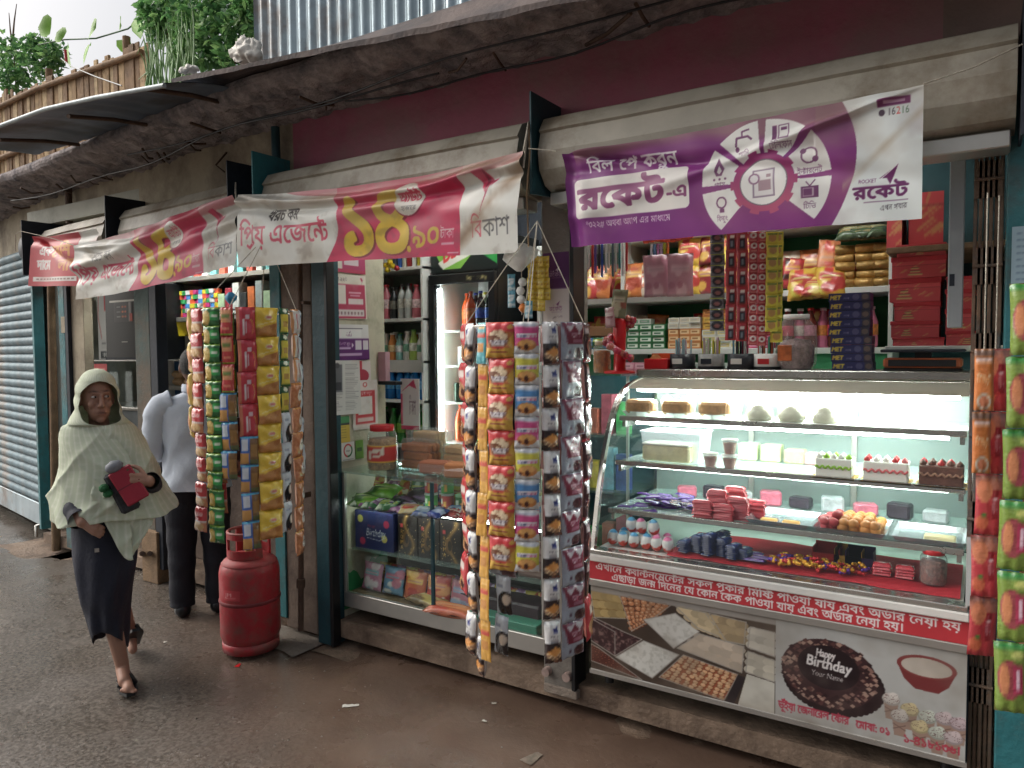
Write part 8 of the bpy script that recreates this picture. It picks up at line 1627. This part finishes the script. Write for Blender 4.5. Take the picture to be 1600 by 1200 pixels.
for nm, pts, rs in (('sleeve', [(-.15, .01, 1.08), (-.185, -.02, 1.0), (-.205, -.05, .9), (-.2, -.10, .845), (-.178, -.17, .808)], [.06, .054, .052, .048, .044]), ('sleeve', [(.05, .01, 1.08), (.11, -.02, 1.0), (.145, -.05, .92), (.15, -.14, .935), (.146, -.23, .962)], [.06, .054, .05, .044, .036])):
    q_ = smooth_profile([(*p, r_) for p, r_ in zip(pts, rs)], 5); mb = MB(); mb.tube([p[:3] for p in q_], [p[3]*(1+.08*math.sin(i*1.7)) for i, p in enumerate(q_)], 18, caps=False); mb.obj(nm, M_robe, WZ)
MB().box((-.115, -.150, .655), (-.095, -.147, .672)).obj('badge', M_alu, WZ)
# shawl
M_shawl = print_mat('pale_green_gauze', .85, .25, 380., spec=.15, trans=.15)
def shawl(inner=False):
    NA, rows = 180, 130; P = []; zc = 1.205; ztop = hz+.137
    for i in range(rows):
        t = i/(rows-1)
        for j in range(NA):
            w = j/(NA-1)                                     # from the front edge round the back to the front edge
            if t < .36:                                      # hood
                k = t/.36; z = ztop - (ztop-zc)*k; zz_ = (z-1.30)/.098; op = R(62)*math.sqrt(max(0, 1-zz_*zz_)) if abs(zz_) < 1 else 0.
                a = -math.pi/2 + op + ht*.9 + (2*math.pi-2*op)*w
                u = min(1, max(0, (ztop-z)/.125)); pr = math.sin(math.acos(max(-1, min(1, 1-u)))) if u < 1 else 1.
                rx = .003+.098*pr; ry = .003+.118*pr
                if z < 1.31: f = (1.31-z)/.105; rx += .045*f*f*(.6+.4*f); ry -= .010*f
                x = hx + rx*math.cos(a); y = hy+.012 + ry*math.sin(a) - .012*(1 if False else 0)
                fold = .004*math.sin(z*90+a*3)*min(1, k*2)
                x += fold*math.cos(a); y += fold*math.sin(a)
                if z < 1.25: x += (1.25-z)*.5*(-.06-hx)
            else:
                k = (t-.36)/.64; a = -math.pi/2 + ht*.9*(1-k) - .35*min(1, k*3) + (2*math.pi+.75*min(1, k*3))*w; lap = .012*min(1, max(0, (w-.78)*6))*min(1, k*4)
                ca, sa = math.cos(a), math.sin(a); fr = max(0, -sa)     # fr: how frontal
                hem = (.86 + (-.245*math.exp(-((ca-.35)/.38)**2) if sa < .2 else 0) - (.21*math.exp(-((ca+.55)/.3)**2) if sa > -.4 else 0)) if inner else .80 + .03*max(0, ca)**2 - .02*fr + .012*math.sin(3*a)
                z = zc + (hem-zc)*k; cx_ = hx + (-.05-hx)*min(1, k*2.2); e = k**.55
                rx = .146 + (.262-.146)*e + lap; ry = .105 + (.18-.105)*e + lap
                if ca > .5 and z < 1.02: rx += .015*min(1, (1.02-z)/.15)
                f1 = .020*(1-abs(math.sin(a*1.3+z*9+.4)))**2 + .014*(1-abs(math.sin(a*2.1-z*12+1)))**3 + .010*(1-abs(math.sin(a*3.3+z*17)))**3*fr + .006*math.sin(11*a+z*12)*k*k - .008
                rr = 1; dn = .014 if inner else 0; x = cx_ + (rx-dn*2+f1*(.35+k))*ca; y = .005 + (ry-dn+f1*(.35+k))*sa - .02*fr*k
                # raised right forearm pushes the cloth forward
                if ca > .25 and sa < .3: y -= .05*math.exp(-((ca-.75)/.35)**2)*min(1, k*1.6)
                if k > .75 and ca > .5 and not inner: x += (k-.75)*.2*ca
            P.append((x, y, z))
    jj, ii = np.meshgrid(np.arange(NA), np.arange(rows)); st_ = np.clip((jj % 4 == 0)*.55 + (ii % 6 < 2)*.25*(jj % 8 < 5), 0, 1).reshape(-1, 1)
    C = lin(np.array([206, 214, 188])/255.)*(1-st_)+lin(np.array([232, 234, 218])/255.)*st_
    if inner: k0 = int(rows*.5); return grid_mesh('shawl_end', np.array(P)[k0*NA:], C[k0*NA:], NA, rows-k0, M_shawl)
    return grid_mesh('shawl', np.array(P), C, NA, rows, M_shawl)
for nm, inn in (('shawl', False), ('shawl_end', True)): sw = inst(nm, shawl(inn), WZ); sd = sw.modifiers.new('t', 'SOLIDIFY'); sd.thickness = .002
# sandals and what she holds
def sandal(x, y, z, rz, rx=0.):
    sdl = MB(); pl = [(-.036, .03), (-.04, -.06), (-.045, -.15), (-.02, -.20), (.02, -.20), (.042, -.15), (.036, -.05), (.034, .03), (0, .05)]; sdl.prism([(a, b, 0) for a, b in pl], (0, 0, .014)); ob = sdl.obj('sandal', M_black, WZ, (x, y, z), (rx, 0, rz)); MB().tube([(-.04, -.09, .012), (-.02, -.10, .058), (.015, -.10, .058), (.04, -.09, .012)], .011, 8).obj('strap', M_black, ob); MB().tube([(-.036, -.02, .012), (0, -.035, .09), (.034, -.02, .012)], .008, 8).obj('strap', M_black, ob)
sandal(-.004, .015, .002, R(8)); sandal(.045, .40, .035, R(5), R(-35))
pu = thing('red_purse', 'red wallet purse held against the shawl', 'purse', (0, 0, 0)); pu.parent = None
pw = WZ.matrix_basis @ Vector((.045, -.265, .955)); pu.location = pw; pu.rotation_euler = (R(-8), R(-28), R(60.5))
MB().box((-.05, -.012, -.085), (.05, .010, .085), .006).obj('cover', mat('red_leather', S(150, 30, 50), .5, var=.12, bump=.15, bs=60), pu); MB().box((-.0505, -.0125, -.002), (.0505, .0105, .003)).obj('fold_line', mat('dark_red_leather', S(104, 20, 36), .5), pu)
kb = thing('patterned_pouch', 'black pouch with green pompoms behind the red purse', 'pouch', WZ.matrix_basis @ Vector((.0, -.235, .95))); kb.rotation_euler = (0, R(-22), R(60.5))
MB().box((-.04, -.012, -.13), (.045, .014, .07), .012).obj('pouch', mat('black_white_cloth', S(40, 42, 46), .7, var=.8, vs=30), kb); MB().lathe([(.001, -.03), (.025, -.02), (.034, 0), (.025, .02), (.001, .03)], 14, (.02, -.01, .09), sx=1.2).obj('grey_ball', mat('grey_cloth', S(120, 124, 130), .6, var=.3, vs=20), kb)
for p in ((-.055, -.012, .02), (-.05, -.01, -.01), (.065, -.014, .055)): MB().lathe([(.001, -.02), (.018, -.012), (.022, 0), (.016, .014), (.001, .02)], 12, p).obj('pompom', mat('green_pom', S(30, 96, 52), .8, var=.3, vs=60, bump=.6, bs=120), kb)

# man seen from behind
MN = thing('person', 'man in pale blue shirt and dark trousers standing with his back turned', 'person', (-4.07, 2.75, -.01), R(60+175))
mb = MB(); mz = 1.62
ellipsoid(mb, (0, .01, 1.52), .075, .092, .105, 20); ellipsoid(mb, (0, -.03, 1.455), .05, .05, .055); blob(mb, (0, .0, 1.45), (0, .01, 1.34), .05, .056); blob(mb, (0, .01, 1.26), (0, .01, 1.0), .095, .1)
for sg in (-1, 1):
    blob(mb, (0, .01, 1.28), (sg*.15, .01, 1.27), .06, .05); blob(mb, (sg*.19, .01, 1.28), (sg*.235, -.01, 1.02), .052, .042); blob(mb, (sg*.235, -.01, 1.02), (sg*.15, -.22, .98), .04, .03); blob(mb, (sg*.075, .0, .9), (sg*.09, 0, .5), .095, .065); blob(mb, (sg*.09, 0, .5), (sg*.095, .02, .08), .058, .042); blob(mb, (sg*.095, .03, .05), (sg*.11, -.16, .035), .042, .036); ellipsoid(mb, (sg*.078, .01, 1.51), .01, .02, .03)
    hand(mb, (sg*.15, -.22, .98), (-sg*.3, -1, .0), (0, 0, 1), (-sg, 0, 0), 1., 30.)
bm = fuse(mb, 'body', SKIN, MN, .006, 3); vcol_mesh(bm.data, lambda co: np.tile(lin(np.array([112, 78, 60])/255.), (len(co), 1)))
mb = MB(); ellipsoid(mb, (0, .022, 1.54), .083, .094, .10, 22); fuse(mb, 'hair', mat('black_hair', S(20, 18, 18), .6, var=.3, vs=40, bump=.6, bs=150), MN, .006, 2)
M_shirt = mat('pale_blue_shirt', S(192, 200, 212), .8, var=.06, vs=6, bump=.45, bs=11)
mb = MB(); prof = [(1.385, 0, .012, .062, .062), (1.36, 0, .012, .075, .07), (1.33, 0, .01, .15, .085), (1.28, 0, .012, .205, .11), (1.18, 0, .012, .20, .128), (1.05, 0, .01, .185, .125), (.93, 0, .01, .185, .14), (.83, 0, .012, .198, .156), (.78, 0, .012, .202, .16)]
rings = []
for z, cx_, cy_, rx, ry in smooth_profile(prof, 5):
    rings.append([(cx_+rx*(1+(.035*math.sin(6*a+z*22)+.025*math.sin(11*a-z*31))*min(1, max(0, (1.3-z)*4)))*math.cos(a), cy_+ry*(1+(.05*math.sin(5*a-z*26)+.02*math.sin(9*a+z*40))*min(1, max(0, (1.3-z)*4)))*math.sin(a), z) for a in np.linspace(0, 2*math.pi, 60, endpoint=False)])
mb.loft(rings, True, False); mb.obj('shirt', M_shirt, MN); mb = MB(); mb.loft([[(r_*math.cos(a), .012+r_*math.sin(a), z) for a in np.linspace(0, 6.283, 24, endpoint=False)] for r_, z in ((.064, 1.365), (.066, 1.415), (.072, 1.412), (.076, 1.37))], True, False); mb.obj('collar', M_shirt, MN)
for sg in (-1, 1):
    q_ = smooth_profile([(sg*.12, .01, 1.30, .085), (sg*.20, .01, 1.26, .078), (sg*.228, .005, 1.14, .068), (sg*.24, -.01, 1.03, .062), (sg*.215, -.08, .99, .055), (sg*.165, -.19, .98, .046)], 5); mb = MB(); mb.tube([p[:3] for p in q_], [p[3]*(1+.05*math.sin(i*2.1)) for i, p in enumerate(q_)], 20, caps=False); mb.obj('sleeve', M_shirt, MN)
M_trs = mat('dark_trousers', S(24, 26, 36), .8, var=.25, vs=6, bump=.3, bs=20); mb = MB()
for sg in (-1, 1):
    q_ = smooth_profile([(sg*.07, .01, .86, .10), (sg*.085, .0, .74, .105), (sg*.095, .0, .5, .088), (sg*.10, .01, .28, .076), (sg*.102, .02, .06, .074)], 5); mb.tube([p[:3] for p in q_], [p[3]*(1+.04*math.sin(i*1.9)) for i, p in enumerate(q_)], 22)
fuse(mb, 'trousers', M_trs, MN, .008, 2)
for sg in (-1, 1):
    mb = MB(); blob(mb, (sg*.10, .05, .045), (sg*.115, -.16, .035), .05, .042); fuse(mb, 'shoe', M_black, MN, .006, 2)
# ------------------------------------------------------------------ greenery on the roof, litter on the lane
def leaf_mat(n, c): 
    m = mat(n, c, .5, var=.35, vs=3); N = m.node_tree.nodes; L = m.node_tree.links; b = N['Principled BSDF']; t = N.new('ShaderNodeBsdfTranslucent'); x = N.new('ShaderNodeMixShader'); x.inputs[0].default_value = .4; L.new(b.inputs['Base Color'].links[0].from_socket, t.inputs[0]); L.new(b.outputs[0], x.inputs[1]); L.new(t.outputs[0], x.inputs[2]); L.new(x.outputs[0], N['Material Output'].inputs[0]); return m
LG = [leaf_mat('leaf_a', S(112, 158, 96)), leaf_mat('leaf_b', S(146, 186, 116)), leaf_mat('leaf_c', S(80, 124, 78))]
def leafy(name, label, base, blobs, n, size, seed, trunk):
    t = thing(name, label, 'plant', base); rs = random.Random(seed); mb = MB()
    for i in range(n):
        c, r_ = blobs[rs.randrange(len(blobs))]; d = Vector((rs.gauss(0, 1), rs.gauss(0, 1), rs.gauss(0, 1))).normalized()*r_*rs.random()**.45; p = Vector(c)+d
        a = Vector((rs.gauss(0, 1), rs.gauss(0, 1), rs.gauss(-.3, .7))).normalized(); b = a.cross(Vector((rs.gauss(0, 1), rs.gauss(0, 1), rs.gauss(0, 1)))).normalized(); s = size*rs.uniform(.6, 1.3); mb.cur = rs.choice((0, 0, 1, 2)); nn = a.cross(b)*s*.12
        mb.add([p, p+a*s*.5+b*s*.26-nn, p+a*s, p+a*s*.5-b*s*.26-nn], [(0, 1, 2), (0, 2, 3)], False)
    mb.obj('crown', LG, t)
    for (p, q) in trunk: MB().tube([p, Vector(p).lerp(Vector(q), .5)+Vector((rs.uniform(-.03, .03), 0, 0)), q], [.012, .009, .004], 6).obj('trunk', M_wood, t)
    return t
yb = 2.98
def rel(u, v, y, b): return tuple(onY(u, v, y)-Vector(b))
b0 = onY(330, 100, yb); b0.z = 3.0
pts = [(250, 40, .13), (300, 30, .16), (345, 45, .17), (385, 40, .15), (415, 55, .12), (330, 85, .13), (370, 85, .13), (270, 5, .13), (330, -5, .16), (400, 10, .13), (235, 20, .08), (290, 75, .1), (425, 30, .08)]
leafy('bushy_shrub', 'dense dark green shrub on the roof in front of the tin wall', b0, [(rel(u, v, yb, b0), r_) for u, v, r_ in pts], 5600, .055, 4, [((0, 0, 0), rel(300, 30, yb, b0)), ((.05, 0, 0), rel(385, 40, yb, b0)), ((-.05, 0, 0), rel(250, 20, yb, b0))])
b1 = onY(30, 150, 4.4); b1.z = 3.0
leafy('small_tree', 'loose dark tree behind the plank fence at the far left', b1, [(rel(u, v, 4.4, b1), r_) for u, v, r_ in ((25, 110, .28), (50, 90, .26), (70, 100, .2), (15, 80, .2), (60, 70, .16), (85, 85, .14), (20, 125, .22))], 1500, .085, 8, [((0, 0, 0), rel(20, 60, 4.4, b1)), (rel(20, 60, 4.4, b1), rel(26, 6, 4.4, b1)), (rel(20, 75, 4.4, b1), rel(14, 20, 4.4, b1))])
# spring onions in a row
on = thing('onion_clump', 'clump of long thin arching green onion blades on the roof edge', 'plant', onY(255, 132, 2.66)); rs = random.Random(2)
for i in range(70):
    x = rs.uniform(-.22, .25); h = rs.uniform(.12, .34); lx = rs.uniform(-.1, .1); dr = rs.random() < .35; MB().tube([(x, rs.uniform(0, .1), -.02), (x+lx*.3, .04, h*.55), (x+lx*.7, .04, h), (x+lx*(1.6 if dr else 1.), .03, h*(.75 if dr else 1.25))], [.006, .005, .004, .0015], 5).obj('blade', LG[1] if i % 3 else mat('pale_blade', S(150, 180, 130), .5), on)
# vine with big heart shaped leaves
vn = thing('broad_leaf_vine', 'vine with big pale heart shaped leaves above the plank fence', 'vine', onY(130, 110, 3.36)); b2 = onY(130, 110, 3.36)
heart = [(0, 0), (.35, -.12), (.5, .15), (.42, .5), (.0, 1.0), (-.42, .5), (-.5, .15), (-.35, -.12)]
M_vine = leaf_mat('vine_leaf', S(140, 190, 84))
vp = [Vector(rel(u, v, 3.36, b2)) for u, v in ((60, 70), (100, 62), (150, 60), (200, 45), (225, 25), (290, 5), (345, 5))]; MB().tube(vp, .006, 6).obj('stem', LG[2], vn)
for i, (u, v, s, a) in enumerate(((80, 42, .13, 80), (150, 44, .13, 100), (108, 75, .12, 190), (142, 72, .11, 170), (192, 62, .09, 200), (100, 58, .1, 60), (190, 40, .07, 30), (222, 30, .12, 190), (283, 6, .14, 170), (300, 2, .13, 110), (345, 8, .14, 190), (375, 6, .12, 160), (318, 12, .1, 210))):
    p = Vector(rel(u, v, 3.34, b2)); s *= 1.5; ca, sa = math.cos(R(a)), math.sin(R(a)); vs = [(x*s*ca-y*s*sa, -.12*s*abs(x)*2-.05*s*y, x*s*sa+y*s*ca) for x, y in heart]; MB().add(vs+[(0, -.06*s, 0)], [(8, k, (k+1) % 8) for k in range(8)], True).obj('leaf', M_vine, vn, p, (rnd.uniform(-.4, .4), 0, rnd.uniform(-.5, .5)))
# white sack and rag on the canopy
def crumple(name, label, cat, loc, sx, sy, sz, m, seed, rot=(0, 0, 0)):
    mb = MB(); rings = []
    for i, (r_, z) in enumerate(((.6, 0), (.95, .15), (1., .4), (.75, .75), (.3, 1.))):
        rings.append([(sx*r_*(1+.25*mnoise.noise((math.cos(a)*2+seed, math.sin(a)*2, z*3)))*math.cos(a), sy*r_*math.sin(a), sz*z*(1+.3*mnoise.noise((math.cos(a)*2, math.sin(a)*2+seed, 1)))) for a in np.linspace(0, 6.283, 14, endpoint=False)])
    mb.loft(rings); o = mb.obj(name, m, None, loc, rot); tag(o, label, cat); q = o.modifiers.new('s', 'SUBSURF'); q.levels = q.render_levels = 2; tx = bpy.data.textures.new('c', 'CLOUDS'); tx.noise_scale = .03; d_ = o.modifiers.new('d', 'DISPLACE'); d_.texture = tx; d_.strength = .05; d_.mid_level = .5; return o
M_sack = mat('white_sack', S(214, 210, 200), .6, var=.1, bump=.3)
crumple('white_sack', 'torn white plastic sack lying on the canopy before the shrub', 'sack', onY(384, 98, 2.5), .11, .06, .12, M_sack, 1, (0, R(14), 0)); crumple('white_rag', 'small white rag beside the onion clump', 'rag', onY(296, 113, 2.45), .07, .04, .03, M_sack, 4)
o = MB().tube([onY(96, 92, 3.2), onY(112, 104, 3.0), onY(150, 120, 2.7), onY(190, 134, 2.4)], .004, 5).obj('wire', M_black); tag(o, 'thin black wire running down to the canopy edge', 'wire')
o = MB().tube([onY(102, 78, 3.2), onY(104, 98, 3.2)], .012, 6).obj('red_tag', mat('red_tag', S(206, 50, 60), .4)); tag(o, 'small red plastic tag tied to the vine', 'tag')
def onG(u, v):
    r_ = _f + _r*((u-800)/FOC) + _u*((600-v)/FOC); k = -CAM_H/r_.z; p = Vector((r_.x*k, r_.y*k, 0)); p.z = gz(p.x, p.y); return p
def scrap(name, label, u, v, sx, sy, m, seed):
    p = onG(u, v); P = []
    for j in range(6):
        for i in range(8): P.append(((i/7-.5)*sx, (.5-j/5)*sy*(1-.5*i/7), .003+.006*abs(mnoise.noise((i*.6+seed, j*.7, 0)))))
    o = inst(name, grid_mesh(name, np.array(P), None, 8, 6, m), None, p, (0, 0, R(seed*40))); tag(o, label, 'litter')
scrap('paper_scrap', 'white paper scrap on the brown mud below the step', 548, 1098, .075, .03, M_sack, 1); scrap('plastic_scrap', 'pale crumpled film near the bottom of the lane', 832, 1178, .09, .06, mat('dull_film', S(120, 108, 96), .4, var=.5, vs=30), 2)
for i, (u, v) in enumerate(((757, 1121), (772, 1095), (258, 998))): scrap('paper_bit', ['tiny white bit of paper right of the paper scrap', 'tiny white bit near the pillar foot', 'tiny white bit left of the gas cylinder'][i], u, v, .022, .016, M_sack, i)
scrap('red_wrapper', 'small red wrapper at the foot of the gas cylinder', 372, 1030, .04, .025, M_cred, 3)
cb_ = thing('dark_backdrop', 'tall dark box added to darken the gap behind the drinks cooler', 'cupboard', (-2.55, 4.3, .11)); MB().box((-.32, -.12, 0), (.2, .15, 2.5), .005).obj('backdrop_body', M_dteal, cb_); MB().box((-.3, -.126, .05), (.18, -.1205, 2.45), .003).obj('door', M_navy, cb_)  # invented dark box, added so the lit gap behind reads as shade
